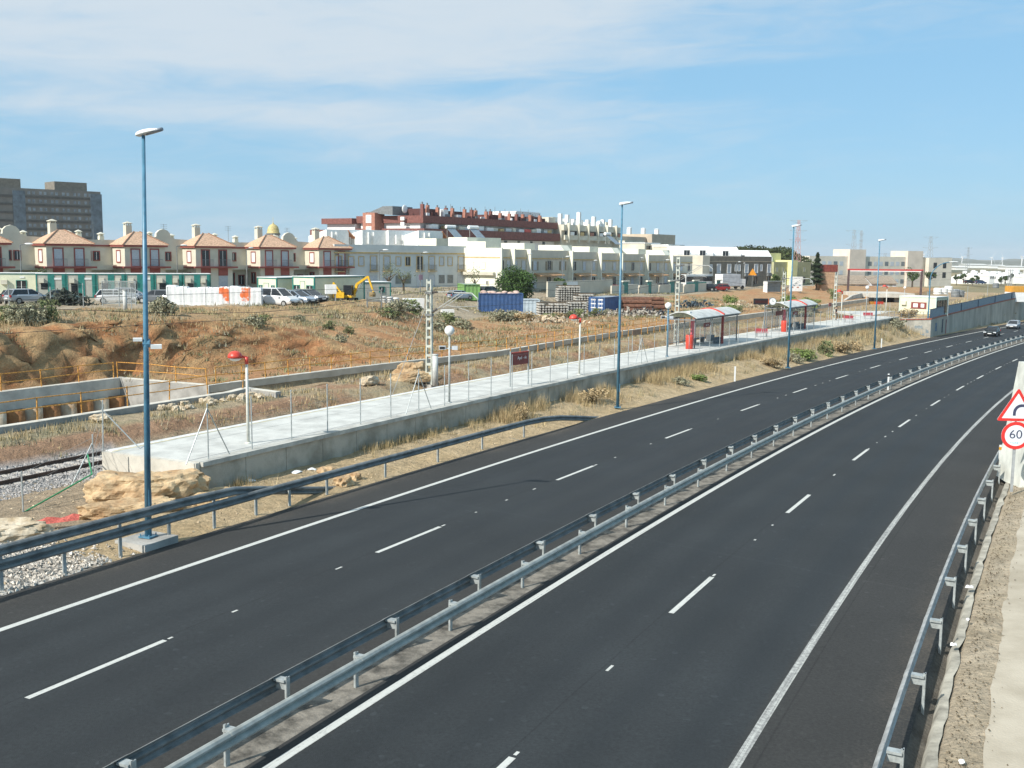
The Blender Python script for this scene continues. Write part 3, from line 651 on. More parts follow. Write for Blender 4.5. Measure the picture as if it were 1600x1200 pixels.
for _ in range(9000):
    s = random.uniform(-8, 6.3); t_ = random.uniform(-6.5, -2.15); x, y = C(s, t_)
    if s > 5.2+random.gauss(0, .5): continue
    pts.append((x, y, zg(float(x), float(y))+random.uniform(-.01, .05)))
tag(stones('gravel', np.array(pts), .04, .10, stone_m, (.50, .46, .40)), 'pale crushed stone behind the guardrail at the left edge', 'gravel')

# ------------------------------------------------------------------ trench walls and rebar railings
def wall_run(name, label, pts, th, h_out, group=None, m=None, cap=True, parent_cat='wall'):
    """pts: list of Vectors on the wall's top front edge; wall thickens away (to the left of the run)."""
    r = thing(name, label, parent_cat, (0, 0, 0), 0, group); n = len(pts); nrm = []
    for i in range(n):
        a, b = pts[max(0, i-1)], pts[min(n-1, i+1)]; d = (b-a); d.z = 0; d.normalize(); nrm.append(Vector((-d.y, d.x, 0)))
    f = MB(); f.loft([[tuple(p), tuple(p+q*th), tuple(p+q*th-Vector((0, 0, h_out))), tuple(p-Vector((0, 0, h_out)))] for p, q in zip(pts, nrm)]); f.build('wall_body', m or conc_g, r)
    if cap:
        f = MB(); f.loft([[tuple(p-q*.006+Vector((0, 0, .0))), tuple(p+q*(th+.006)), tuple(p+q*(th+.006)+Vector((0, 0, .02))), tuple(p-q*.006+Vector((0, 0, .02)))] for p, q in zip(pts, nrm)]); f.build('wall_top', mat('lit_wall_top', (.60, .57, .49), .9, .12, 2), r)  # paler cap: sunlight on the wall top put into its colour
    return r
def railing(label, pts, h=1.0, group='rusty rebar railings along the trench walls', step=2.6, rails=(.5, .97)):
    r = thing('rebar_railing', label, 'railing', (0, 0, 0), 0, group); L = []
    for a, b in zip(pts[:-1], pts[1:]):
        n = max(1, int(round((b-a).length/step)))
        for k in range(n): L.append(a+(b-a)*(k/n))
    L.append(pts[-1]); L = L[:95]
    for p in L:
        q = Vector((random.uniform(-.05, .05), random.uniform(-.05, .05), 0)); MB().tube(p-Vector((0, 0, .05)), p+q+Vector((0, 0, h)), .036, .036, 6).build('post', orange_r, r)
    for z in rails:
        m = MB(); m.path([p+Vector((random.uniform(-.03, .03), random.uniform(-.03, .03), z+random.uniform(-.05, .03))) for p in L], .028, 5); m.build('rail', orange_r, r)
    return r
ZT = 1.2
NT = -20.4
nw = [PL(s, NT, -.22) for s in np.arange(-30, 31.3, 2.0)]+[PL(31.3, NT, -.13)]
wall_run('trench_wall', 'low near concrete wall of the open trench behind the platform lamp with red hood', nw, .5, 5)
endw = [PL(31.8, NT-.45, -.135), PL(31.8, -18.3, -.22)]
wall_run('trench_wall', 'short concrete end wall closing the near trench wall beside rubble', endw[::-1], .45, 2)
f1 = [PL(s, -30.7, -.13) for s in np.arange(-30, 31, 2.0)]+[PL(31, -30.7, -.13)]
w1 = wall_run('trench_wall', 'far concrete wall of the open trench below the red cliff at left', f1, .5, 1.12, m=conc_t)
ret = [PL(31, -31.2, -.135), PL(31.15, -23.3, -.135)]
wall_run('trench_wall', 'concrete return wall jogging across the trench at the foot of the cliff', ret, .5, 5, m=conc_g)
f2 = [PL(s, float(tF(np.array(s))), -.13) for s in [31.27, 34, 38, 42, 46, 50, 55, 61, 67, 74, 82, 89, 100, 112, 125, 140, 160, 180, 200, 220, 238]]
wall_run('retaining_wall', 'long straight concrete retaining wall behind the tracks running to the tunnel mouth', f2, .45, 2.4, m=mat('tan_concrete', (.50, .45, .37), .9, .14, .6, .3, 10, c2=(.42, .375, .30)))
# stained piling below the far wall
pi = thing('pile_wall', 'row of rust stained concrete piles below the far trench wall', 'pile wall'); pm = MB(); pj = MB()
for k, s in enumerate(np.arange(-12, 31, 1.15)):
    p = PL(s, -30.62, -4.2); (pm if k % 2 == 0 else pj).tube(p, p+Vector((0, 0, 3.0)), .52, .52, 12)
pm.build('piles', orange_w, pi, True); pj.build('stained_piles', mat('rust_stained_pile', (.33, .15, .055), .95, .3, 2, .4, 6), pi, True)
railing('rusty orange rebar railing on the near trench wall', [PL(s, NT-.25, -.1) for s in (-8, 0, 10, 20, 31.2)])
railing('rusty orange rebar railing on the far trench wall in front of the red cliff', [PL(s, -31.0, -.1) for s in (-8, 5, 18, 30.8)])
railing('rusty orange rebar railing on the return wall crossing toward the cliff foot', [PL(31.1, -31.0, -.1), PL(31.3, -23.6, -.1)])
railing('rusty orange rebar railing along the long retaining wall behind the tracks', [PL(s, float(tF(np.array(s)))-.3, -.1) for s in (32, 38, 46, 54, 61, 75, 89, 105, 120)], step=2.2)
railing('second lower orange rebar railing in front of the long retaining wall beyond the sign', [PL(s, float(tF(np.array(s)))+1.1, -.55) for s in (61, 70, 80, 89, 100, 108)], h=.8, step=1.9, rails=(.75,))

# ------------------------------------------------------------------ platform furniture
def red_lamp(label, p, h, rz):
    r = thing('platform_lamp', label, 'platform lamp', p, rz, 'red hooded platform lamps'); MB().tube((0, 0, 0), (0, 0, h-.1), .065, .055, 10).tube((0, 0, 0), (0, 0, .06), .15, .13, 10).build('pole', mat('cream_pole', (.62, .62, .55), .5, .1, 4), r, True)
    MB().tube((0, 0, h-.28), (0, 0, h+.02), .075, .085, 10).tube((0, 0, h-.02), (-.42, 0, h+.1), .06, .05, 8).build('arm', red_p, r, True)
    hood = MB().lathe([(.30, 0), (.29, .09), (.24, .19), (.15, .26), (.03, .29)], (-.45, 0, h-.02), 18).build('hood', red_p, r, True)
    MB().lathe([(.05, -.13), (.17, -.10), (.25, -.03), (.285, .0)], (-.45, 0, h-.025), 16).build('diffuser', mat('lamp_bowl', (.72, .72, .66), .3, .05, 3), hood, True); return r
def plat(px, t, dz=0.0): return PL(find_s(px, t), t, dz)
red_lamp('red hooded lamp on a cream pole nearest the platform end', plat(388, -7.3), 3.55, .25)
red_lamp('red hooded lamp on a cream pole just past the maroon station sign', plat(905, -6.75), 3.75, .2)
red_lamp('red hooded lamp beyond the second shelter near the standing person', plat(1314, -9.2), 3.8, .2)
red_lamp('red hooded lamp farthest along the platform in front of the tunnel mouth', plat(1384, -10.3), 4.0, .2)
def globe_lamp(label, p, h, box=True, pole=post_g):
    r = thing('globe_lamp', label, 'globe lamp', p, 0, 'white globe lamps on the platform'); MB().tube((0, 0, 0), (0, 0, h-.2), .06, .05, 10).tube((0, 0, 0), (0, 0, .07), .13, .12, 10).tube((0, 0, h-.28), (0, 0, h-.18), .09, .11, 10).build('pole', pole, r, True)
    MB().ball((0, 0, h), .26, n=18, m=12).build('globe', mat('opal_globe', (.80, .80, .77), .25, .03, 2), r, True)
    if box:
        g = MB().box((-.38, .1, h-.92), (.34, .2, .2)).box((.28, .1, h-.92), (.30, .2, .2)).tube((-.3, .1, h-.95), (.3, .1, h-.95), .03, n=6).build('speaker_box', mat('grey_box', (.52, .55, .57), .4, .08, 3), r)
        MB().box((-.38, -.005, h-.92), (.28, .012, .14)).build('lens', black, g)
    return r
globe_lamp('white globe lamp with speaker boxes on a grey pole mid platform', plat(702, -6.6), 3.85)
globe_lamp('white globe lamp with speaker boxes on a blue green pole before the first shelter', plat(1042, -6.9), 4.05, True, bluepole)
globe_lamp('white globe lamp with yellow pole beyond the second shelter', PL(find_s(1353, -10.8), -10.8, 0), 4.0, False)
globe_lamp('small white globe lamp behind the roof of the station cabin', D(1412, 482, 215), 4.2, False)
def text_mesh(name, txt, size, m, parent, loc, rot, depth=.004, align='CENTER', sx=1.0):
    c = bpy.data.curves.new(name, 'FONT'); c.body = txt; c.size = size; c.align_x = align; c.align_y = 'CENTER'; c.extrude = depth
    o = bpy.data.objects.new(name, c); COL.objects.link(o); dg = bpy.context.evaluated_depsgraph_get(); me = bpy.data.meshes.new_from_object(o.evaluated_get(dg)); bpy.data.objects.remove(o)
    me.materials.clear(); me.materials.append(m); k = bpy.data.objects.new(name, me); COL.objects.link(k); k.parent = parent; k.location = loc; k.rotation_euler = rot; k.scale = (sx, 1, 1); return k
ink = mat('sign_ink', (.045, .05, .10), .5, .1, 5); white_ink = mat('white_ink', (.78, .76, .74), .5, .08, 5)
# maroon station name board (letters too small to read in full)
sA, sB = find_s(797, -7.35), find_s(825, -7.1); pa, pb = PL(sA, -7.35), PL(sB, -7.1); dv = pb-pa; rz = math.atan2(dv.y, dv.x); Lb = dv.length
st_ = thing('station_sign', 'maroon station name board with pale lettering between two posts on the platform', 'station sign', pa, rz)
for x in (0, Lb): MB().tube((x, 0, 0), (x, 0, 2.12), .045, .045, 8).build('post', post_g, st_)
bd = MB().b2(.05, Lb-.05, -.05, .03, 1.28, 2.0).build('board', maroon, st_); MB().b2(.045, Lb-.045, -.055, .035, 2.0, 2.05).build('top_trim', red_p, bd)
text_mesh('lettering', 'Apd', .27, white_ink, bd, (Lb*.48, -.054, 1.68), (R(90), 0, 0)); text_mesh('lettering', '- de', .25, white_ink, bd, (Lb*.76, -.054, 1.68), (R(90), 0, 0))
def small_board(label, p, rz, w, h, z, m=maroon, posts=True):
    r = thing('platform_board', label, 'sign board', p, rz, 'small brown boards on the platform'); MB().b2(-w/2, w/2, -.03, .03, z, z+h).build('board', m, r)
    for x in ((-w/2+.06, w/2-.06) if posts else (0,)): MB().tube((x, .02, 0), (x, .02, z+.05), .03, n=6).build('post', post_g, r)
hp = math.pi/2-hd(90)
small_board('small brown board on posts left of the braced fence post before the first shelter', plat(994, -10.2), hp, 1.6, .42, 1.5, mat('brown_board', (.20, .12, .07), .6, .15, 3))
small_board('long brown board on posts in front of the second shelter', plat(1217, -10.3), hp, 2.4, .5, 1.55)
small_board('tiny brown board on a post beside the standing person', plat(1296, -11.0), hp, 1.2, .5, 1.8)
def litter_bin(label, p):
    r = thing('litter_bin', label, 'litter bin', p, 0, 'red cylindrical bins by the shelters'); MB().lathe([(.30, 0), (.32, .03), (.33, 1.12), (.30, 1.2), (.26, 1.22)], n=18).build('body', red_p, r, True); MB().lathe([(.26, 1.21), (.26, 1.235), (.03, 1.25)], n=16).build('lid', maroon, r)
def shelter(label, s0, L, t0=-7.9, t1=-10.4, group='curved roof platform shelters'):
    p = PL(s0, t1); a = PL(s0+L, t1); rz = math.atan2((a-p).y, (a-p).x); W = t0-t1
    r = thing('platform_shelter', label, 'shelter', p, rz, group)          # local x along the platform, y towards the tracks (back)
    y0, y1 = -W, 0.0; z0 = 2.55; rise = .62; n = 14
    arc = [(y0-.25+(W+.5)*k/n, z0+rise*math.sin(math.pi*(.06+.88*k/n))) for k in range(n+1)]
    roof = arc+[(y, z-.06) for y, z in reversed(arc)]
    rf = MB().xprism(roof, -.35, L+.35).build('roof', mat('shelter_roof', (.55, .56, .53), .6, .12, 1.2), r, False)
    for x in np.arange(.6, L, .95): MB().xprism([(y, z+.012) for y, z in arc]+[(y, z-.01) for y, z in reversed(arc)], x-.02, x+.02).build('roof_rib', mat('roof_rib', (.47, .48, .46), .6, .1, 3), rf)
    xm = L*.60; hoop = [(y, z+.10) for y, z in arc]+[(y, z-.02) for y, z in reversed(arc)]
    MB().xprism(hoop, xm-.14, xm+.14).build('red_hoop', red_p, r)
    MB().b2(xm-.1, xm+.1, y0-.2, y0-.02, 0, z0+.02).b2(xm-.1, xm+.1, y1+.05, y1+.22, 0, z0+.02).build('red_column', mat('dark_red_column', (.27, .04, .035), .5, .1, 3), r)
    MB().xprism([(y, z-.08) for y, z in arc[1:-1]]+[(y0+.3, z0-.02)][:0], -.30, -.26).build('gable', mat('gable_dark', (.07, .075, .045), .6, .3, 6), r)
    MB().b2(-.3, L+.3, y0-.06, y0+.06, z0-.12, z0+.02).b2(-.3, L+.3, y1-.06, y1+.06, z0-.12, z0+.02).b2(-.3, -.2, y0, y1, z0-.12, z0-.02).build('eaves_beam', slate, r)
    for x in (0, 1.9, 3.7, 5.4, 8.9, 10.4, L):
        if x > L: continue
        MB().b2(x-.04, x+.04, y1-.04, y1+.04, 0, z0-.1).build('post', slate, r)
    for x in (0, L): MB().b2(x-.045, x+.045, y0, y0+.09, 0, z0-.1).build('post', slate, r)
    gl = mat('thin_glass', (.55, .62, .62), .05, .02, 1, trans=.0, alpha=.22)
    for x0, x1 in ((.05, L-.05),): MB().b2(x0, x1, y1-.008, y1+.008, .35, 2.25).build('glass_panel', gl, r)
    MB().b2(L-.008, L+.008, y0+.1, y1-.1, .35, 2.25).build('glass_panel', gl, r)
    MB().b2(.02, L-.02, y1-.03, y1+.03, .28, .34).build('glass_rail', slate, r)
    MB().b2(1.05, 1.55, y0+.75, y0+.85, .05, 2.35).build('red_panel', redpink, r)
    for x0, x1 in ((4.6, 7.2),):
        b = MB().b2(x0, x1, y1-.75, y1-.3, .40, .47).build('bench', slate, r)
        for x in (x0+.3, x1-.3): MB().b2(x-.05, x+.05, y1-.7, y1-.35, 0, .4).build('leg', slate, b)
    MB().b2(xm-.3, xm+1.1, y0+.2, y0+.65, 0, .55).build('planter', mat('slate_planter', (.10, .13, .15), .7, .15, 2), r)
    MB().b2(9.0, 10.2, y1-.5, y1-.1, 0, .5).build('low_cabinet', slate, r)
    bb = MB().b2(3.0, 4.6, y0+.35, y0+.40, 1.65, 2.05).build('hanging_board', maroon, r); text_mesh('lettering', 'Apd - de', .2, white_ink, bb, (3.8, y0+.345, 1.85), (R(90), 0, 0))
    MB().b2(.1, .55, y0+.6, y0+.9, z0+.30, z0+.62).build('roof_camera_box', white, r)
    return r
s1 = find_s(1084, -8.0); L1 = find_s(1150, -8.0)-s1
shelter('nearer platform shelter with curved grey roof and red hoop', s1, L1)
s2 = find_s(1229, -8.2); L2 = min(15.5, find_s(1271, -8.2)-s2)
shelter('farther platform shelter with curved grey roof partly behind a blue lamp post', s2, L2, -8.1, -10.5)
litter_bin('red bin standing at the near end of the first shelter', PL(s1-.7, -8.15)); litter_bin('red bin standing at the near end of the second shelter', PL(s2-.6, -8.3))
seat_red = mat('seat_red', (.36, .05, .06), .5, .12, 3)
def bench(label, p, rz):
    r = thing('bench', label, 'bench', p, rz, 'red seats on the platform'); MB().b2(-.65, .65, -.2, .2, .42, .46).build('seat', seat_red, r); MB().add(*(lambda m: (m.v, m.f))(MB().box((0, .28, .68), (1.3, .03, .34), 0, -.2))).build('backrest', seat_red, r)
    for x in (-.5, .5): MB().tube((x, -.18, 0), (x, -.18, .42), .025, n=6).tube((x, .2, 0), (x, .26, .5), .025, n=6).build('leg', steel_d, r)
bench('red seat on the platform between the two shelters', plat(1190, -7.6), hp-1.0); bench('dark red seat past the second shelter beside the person', plat(1326, -7.6), hp-1.0); bench('dark red seat farthest along the platform near the station cabin', plat(1357, -7.8), hp-1.0)
ds = plat(1194, -10.0); dr = thing('departure_display', 'black departure display and round clock on a pole between the shelters', 'display', ds, hp-.9)
MB().tube((0, 0, 0), (0, 0, 3.4), .07, .06, 8).build('pole', slate, dr); dd = MB().b2(-1.3, .25, -.12, .12, 2.95, 3.6).build('display_case', black, dr)
MB().b2(-1.2, .15, -.13, -.121, 3.1, 3.4).build('screen', mat('dark_red_screen', (.05, .012, .01), .3, .2, 4), dd); MB().b2(.26, .36, -.1, .1, 2.95, 3.55).build('bracket', mat('orange_bracket', (.6, .15, .05), .5), dr)
ck = MB().tube((.78, -.12, 3.3), (.78, .12, 3.3), .42, .42, 20).build('clock_case', slate, dr); MB().tube((.78, -.135, 3.3), (.78, -.121, 3.3), .36, .36, 20).build('clock_face', white, ck)
MB().box((.78, -.14, 3.40), (.03, .006, .22)).box((.85, -.14, 3.3), (.16, .006, .03)).build('clock_hands', black, ck)

# person waiting on the platform
def skin_person(label, p, rz, scale=1.0):
    r = thing('person', label, 'person', p, rz)
    me = bpy.data.meshes.new('body')
    J = [(0, 0, .95), (0, .0, 1.15), (0, .01, 1.38), (0, .0, 1.50), (0, -.02, 1.62), (0, -.02, 1.70),            # 0-5 pelvis..head
         (.10, 0, .90), (.11, -.01, .50), (.12, .02, .08), (.13, -.12, .03), (-.10, 0, .90), (-.12, -.06, .50), (-.13, .0, .08), (-.14, -.14, .03),
         (.19, .0, 1.42), (.25, .03, 1.14), (.22, -.08, .90), (.21, -.12, .82), (-.19, 0, 1.42), (-.26, .02, 1.14), (-.18, -.14, .95), (-.12, -.18, .92)]
    E_ = [(0, 1), (1, 2), (2, 3), (3, 4), (4, 5), (0, 6), (6, 7), (7, 8), (8, 9), (0, 10), (10, 11), (11, 12), (12, 13), (2, 14), (14, 15), (15, 16), (16, 17), (2, 18), (18, 19), (19, 20), (20, 21)]
    rad = [.15, .14, .16, .06, .10, .09, .10, .07, .05, .04, .10, .07, .05, .04, .065, .05, .04, .035, .065, .05, .04, .035]
    me.from_pydata(J, E_, []); o = bpy.data.objects.new('body', me); COL.objects.link(o)
    md = o.modifiers.new('skin', 'SKIN'); 
    for i, v in enumerate(me.skin_vertices[0].data if me.skin_vertices else []): v.radius = (rad[i], rad[i]*.85)
    if not me.skin_vertices:
        b = bmesh.new(); b.from_mesh(me); L = b.verts.layers.skin.verify(); b.verts.ensure_lookup_table()
        for i, v in enumerate(b.verts): v[L].radius = (rad[i], rad[i]*.85)
        b.verts[0][L].use_root = True; b.to_mesh(me); b.free()
    sb = o.modifiers.new('sub', 'SUBSURF'); sb.levels = 2; sb.render_levels = 2
    dg = bpy.context.evaluated_depsgraph_get(); m2 = bpy.data.meshes.new_from_object(o.evaluated_get(dg)); bpy.data.objects.remove(o)
    mats = [mat('skin', (.42, .24, .16), .6, .08, 4), mat('dark_shirt', (.035, .03, .035), .9, .2, 6), mat('grey_trousers', (.11, .10, .095), .9, .2, 5)]
    m2.materials.clear()
    for x in mats: m2.materials.append(x)
    for f in m2.polygons:
        c = f.center; f.material_index = 0 if c.z > 1.47 or (abs(c.x) > .17 and c.z < 1.12 and c.z > .78 or (c.y < -.10 and .85 < c.z < 1.1)) else (1 if c.z > .93 else 2); f.use_smooth = True
    b = bpy.data.objects.new('body', m2); COL.objects.link(b); b.parent = r
    MB().ball((0, .01, 1.73), .10, .115, .10, 12, 8).build('hair', mat('dark_hair', (.02, .015, .012), .7), r, True); r.scale = (scale,)*3; return r
skin_person('person in dark shirt and grey trousers standing on the platform past the second shelter', plat(1306, -10.4), 1.0)

# ------------------------------------------------------------------ catenary
def lattice_mast(mb, h, w0, w1, d0=.2, step=.62, r=.022):
    for sx in (-1, 1):
        mb.add([(sx*w0/2-.05, -d0/2, 0), (sx*w0/2+.05, -d0/2, 0), (sx*w0/2+.05, d0/2, 0), (sx*w0/2-.05, d0/2, 0), (sx*w1/2-.04, -d0/2, h), (sx*w1/2+.04, -d0/2, h), (sx*w1/2+.04, d0/2, h), (sx*w1/2-.04, d0/2, h)],
               [(3, 2, 1, 0), (4, 5, 6, 7), (0, 1, 5, 4), (1, 2, 6, 5), (2, 3, 7, 6), (3, 0, 4, 7)])
    z = .25
    while z < h-.1:
        w = w0+(w1-w0)*z/h
        for y in (-d0/2+.02, d0/2-.02): mb.box((0, y, z), (w-.03, .02, .17))
        z += step
def mast(label, s, t, ztop, arms=True):
    p = PL(s, t, -1.1); rz = -hd(s); h = ztop
    r = thing('catenary_mast', label, 'catenary mast', p, rz, 'railway catenary masts along the track')    # local x to the right of the track
    m = MB(); lattice_mast(m, h, .44, .30); m.build('lattice_post', mat('mast_paint', (.46, .48, .42), .6, .15, 3), r); MB().b2(-.35, .35, -.3, .3, -.3, .12).build('footing', conc_g, r)
    if arms:
        zt = h-.85; g = MB().tube((.1, 0, zt-1.45), (2.35, .1, zt-.05), .035, n=6).tube((.35, 0, zt-1.5), (2.6, .1, zt-.1), .025, n=6).tube((.1, 0, zt), (1.9, .1, zt+.05), .03, n=6).tube((1.9, .1, zt), (3.3, .1, zt), .045, n=6).tube((3.3, .1, zt), (3.75, .1, zt-.35), .04, n=6).tube((3.75, .1, zt-.35), (3.75, .1, zt-1.05), .02, n=6)
        g.tube((1.3, .05, zt-.85), (2.1, .1, zt-.95), .022, n=6).tube((2.1, .1, zt-.95), (3.7, .1, zt-.85), .018, n=6).tube((2.1, .1, zt-.95), (3.1, .1, zt-1.2), .018, n=6); g.build('cantilever_arm', mat('arm_tube', (.50, .52, .50), .4, .1, 4, metal=.4), r)
        ins = MB()
        for k in range(5): ins.tube((.22+.09*k, 0, zt-1.38+.057*k), (.26+.09*k, 0, zt-1.355+.057*k), .075, n=8); ins.tube((.25+.09*k, 0, zt), (.29+.09*k, 0, zt), .07, n=8)
        ins.build('insulator', mat('brown_insulator', (.08, .06, .05), .3, .2, 5), r); MB().b2(-.28, .28, -.16, .16, zt-.12, zt+.03).build('clamp', steel_d, r); MB().b2(-.28, .28, -.16, .16, zt-1.62, zt-1.48).build('clamp', steel_d, r)
    return r
TM = -16.6
def mh(px, pyt, t): s = find_s(px, t); p = PL(s, t, -1.1); return s, (proj(p)[1]-pyt)/F*p.y
m1s, m1h = mh(671, 436, TM); mast('nearest lattice catenary mast with cantilever arm behind the platform', m1s, TM, m1h)
m2s, m2h = mh(1057, 402, TM); mast('lattice catenary mast rising left of the first shelter', m2s, TM, m2h)
m3s, m3h = mh(1223, 425, TM); mast('lattice catenary mast rising behind the second shelter', m3s, TM, m3h)
m4s, m4h = mh(1304, 426, TM); mast('lattice catenary mast behind the standing person in front of the brick kiosk', m4s, TM, m4h, False)
W_ = thing('catenary_wires', 'thin dark overhead wires strung along the railway track', 'wires')
ss = np.arange(-36, 230, 4.0)
MB().path([PL(s, TM+3.7, 4.55+.15*math.cos(s/20)) for s in ss], .012, 4).build('contact_wire', black, W_); MB().path([PL(s, TM+3.7, 5.35+.45*math.cos((s-m1s)/40*2*math.pi)) for s in ss], .014, 4).build('messenger_wire', black, W_)
MB().path([PL(s, TM-.3, 5.7) for s in ss], .012, 4).build('feeder_wire', black, W_)
MB().tube(PL(m1s, TM, 5.0), PL(m1s-6.5, TM+1.5, -1.1), .018, n=5).build('guy_wire', steel, W_)

# ------------------------------------------------------------------ rocks
def rock(label, p, d, rz=0.0, seed=0, m=None, group=None, flat=.35, name='boulder'):
    b = bmesh.new(); bmesh.ops.create_icosphere(b, subdivisions=5 if d[0] > 1.4 else 3, radius=1.0)
    for v in b.verts:
        c = v.co.copy(); q = noise.fractal(c*1.1+Vector((seed*7.1, seed, 0)), .7, 2, 4); w = noise.cell(c*2.2+Vector((seed, 0, 0)))
        ridge = abs(math.sin((c.z*5+q*2.0)))*.08-.07*noise.fractal(c*5.0+Vector((seed, 0, 3)), .7, 2, 4)
        kq = .55 if d[0] > 1.4 else 1; c *= .88+kq*(.30*q+.08*w-ridge); c.z = max(c.z, -.35); c.z = min(c.z, flat+.15*q); v.co = Vector((c.x*d[0], c.y*d[1], c.z*d[2]))
    me = bpy.data.meshes.new(name); b.to_mesh(me); b.free(); me.polygons.foreach_set('use_smooth', [False]*len(me.polygons)); me.materials.append(m or sandstone)
    o = bpy.data.objects.new(name, me); COL.objects.link(o); o.location = p; o.rotation_euler = (0, 0, rz); return tag(o, label, 'rock', group)
sandstone = mat('sandstone', (.47, .35, .205), .95, .2, 1.3, .9, 6, c2=(.33, .20, .10)); pale_rock = mat('pale_rock', (.52, .45, .34), .95, .2, 2.5, .6, 9, c2=(.38, .29, .18))
def on(px, py, dz=0.0, z0=.2, sl=-.005):
    p = Zs(px, py, z0, sl); return Vector((p.x, p.y, zg(p.x, p.y)+dz))
rock('big flat topped sandstone slab boulder beside the nearest lamp post and platform end', Vector((-13.05, 37.0, .4)), (2.25, 1.35, 1.25), .35, 3, flat=.5)
rock('broken lower sandstone ledge lying in front of the big slab boulder', Vector((-13.0, 35.3, .1)), (1.9, .75, .75), .45, 8, flat=.4)
rock('sandy soil hump banked against the platform corner', Vector((-10.5, 37.6, -.05)), (1.6, .9, .7), .6, 5, mat('loose_sand', (.52, .37, .20), .95, .2, 3, .5, 12), flat=.6)
rock('long pale rock half buried by the red plastic mesh at the left edge', Vector((-16.6, 31.6, .2)), (2.6, .9, .8), .35, 11, pale_rock, flat=.35)
rock('yellow sandstone lump lying between guardrail and platform wall', on(514, 742, .1), (.45, .4, .42), .3, 21, flat=.7)
rock('angular sandstone lump close to the guardrail post', on(537, 751, .1), (.55, .4, .4), 1.3, 22, flat=.6)
rock('brown stone half hidden beside the angular lump', on(552, 741, .05), (.5, .35, .35), 2.2, 23, flat=.6)
rock('rounded sandstone boulder lying on the soil before the catenary mast', PL(find_s(643, -18.6), -18.6, -.4), (1.5, .8, 1.0), .3, 31, flat=.7)
rock('low tan boulder beside the mast below the rounded one', PL(find_s(650, -17.3), -17.3, -.55), (2.2, .7, .7), .5, 32, flat=.6)
rock('pale rock lump left of the rounded boulder behind the platform', PL(find_s(578, -18.0), -18.0, -.4), (.8, .5, .55), .9, 33, pale_rock, flat=.6)
rock('white stone on the bare soil near the trench wall at left', PL(find_s(158, -19.3), -19.3, -.3), (.6, .35, .3), .2, 34, white_p if False else pale_rock, flat=.6)
for k in range(26):
    s = random.uniform(24, 31); x, y = C(s, -19.9+random.uniform(-.35, 1.0)); rock('pale broken rubble stones heaped along the near trench wall', Vector((float(x), float(y), zg(float(x), float(y))+.1)), (random.uniform(.2, .5), random.uniform(.15, .35), random.uniform(.15, .32)), random.uniform(0, 6), 50+k, pale_rock, 'rubble stones along the trench wall', .7, 'rubble_stone')
pts = []
for _ in range(5200):
    t_ = random.uniform(-20, -2.5); s = random.uniform(-5, 120)
    if -11.4 < t_ < -5.9 and s > 12.5: continue
    if t_ < -12 and random.random() < .4: continue
    x, y = map(float, C(s, t_)); pts.append((x, y, zg(x, y)+.01))
tag(stones('loose_stones', np.array(pts), .02, .07, stone_m, (.46, .37, .25)), 'small loose stones scattered on the bare soil', 'stones')
pts = []
for _ in range(2600):
    s = random.uniform(-6, 60); t_ = 20.45+abs(random.gauss(0, .33)); x, y = map(float, C(s, t_)); pts.append((x, y, zroad(x, y)+(.10+.10*min(1, (t_-20.4)/.7))))
tag(stones('leaf_litter', np.array(pts), .010, .035, stone_m, (.12, .095, .06)), 'dark leaf litter and grit along the right gutter edge', 'leaf litter')
# concrete slabs and red plastic mesh near the left edge
t = thing('concrete_slab', 'broken grey concrete slabs lying in the dirt beside the ballast', 'slab', D(85, 802, 36.2), .5); MB().box((0, 0, .05), (1.5, .8, .18), .1).build('slab', conc_t, t); MB().box((-.9, .7, .12), (1.2, .5, .15), .3).build('slab', conc_g, t)
m = MB(); rr = []
for k in range(14):
    f = k/13; p = D(-10+135*f, 826-17*f, 32.5+1.0*f); z = p.z; rr.append([(p.x, p.y-.1, z-.05), (p.x, p.y, z+.12+.05*math.sin(k*1.7)), (p.x+.02, p.y+.22, z+.02)])
m.loft(rr, False, False); tag(m.build('plastic_mesh', mat('red_plastic_mesh', (.55, .12, .09), .7, .3, 14)), 'crumpled strip of red plastic mesh on the pale rock at left edge', 'plastic mesh')

# ------------------------------------------------------------------ vegetation
veg = colmat('dry_vegetation', .95, 2.0, .75, 1.2)
def tufts(P, hmin, hmax, nb, spread, w, base, var=.25, lean=.5):
    """blades as thin triangles standing on points P"""
    n = len(P); P = np.repeat(P, nb, axis=0); N_ = len(P); a = RNG.uniform(0, 2*np.pi, N_); h = RNG.uniform(hmin, hmax, N_); off = RNG.normal(0, spread, (N_, 2)); ln = RNG.uniform(.1, lean, N_)*h
    b0 = P.copy(); b0[:, :2] += off; ww = w*RNG.uniform(.6, 1.4, N_)
    px_, py_ = -np.sin(a)*ww, np.cos(a)*ww
    V = np.zeros((N_, 3, 3)); V[:, 0] = b0; V[:, 1] = b0; V[:, 0, 0] -= px_; V[:, 0, 1] -= py_; V[:, 1, 0] += px_; V[:, 1, 1] += py_
    V[:, 2, 0] = b0[:, 0]+np.cos(a)*ln; V[:, 2, 1] = b0[:, 1]+np.sin(a)*ln; V[:, 2, 2] = b0[:, 2]+h
    c = np.array(base)[RNG.integers(0, len(base), n)]; c = np.repeat(c*RNG.uniform(1-var, 1+var, (n, 1)), nb, axis=0)*RNG.uniform(.8, 1.2, (N_, 1)); return V, c
TAN = [(.42, .33, .17), (.36, .28, .15), (.46, .37, .21)]; STRAW = [(.50, .40, .22), (.44, .34, .19), (.38, .28, .15)]; GRN = [(.19, .21, .10), (.23, .23, .12), (.26, .24, .15)]; GREY = [(.30, .28, .20), (.33, .29, .20), (.25, .24, .15)]
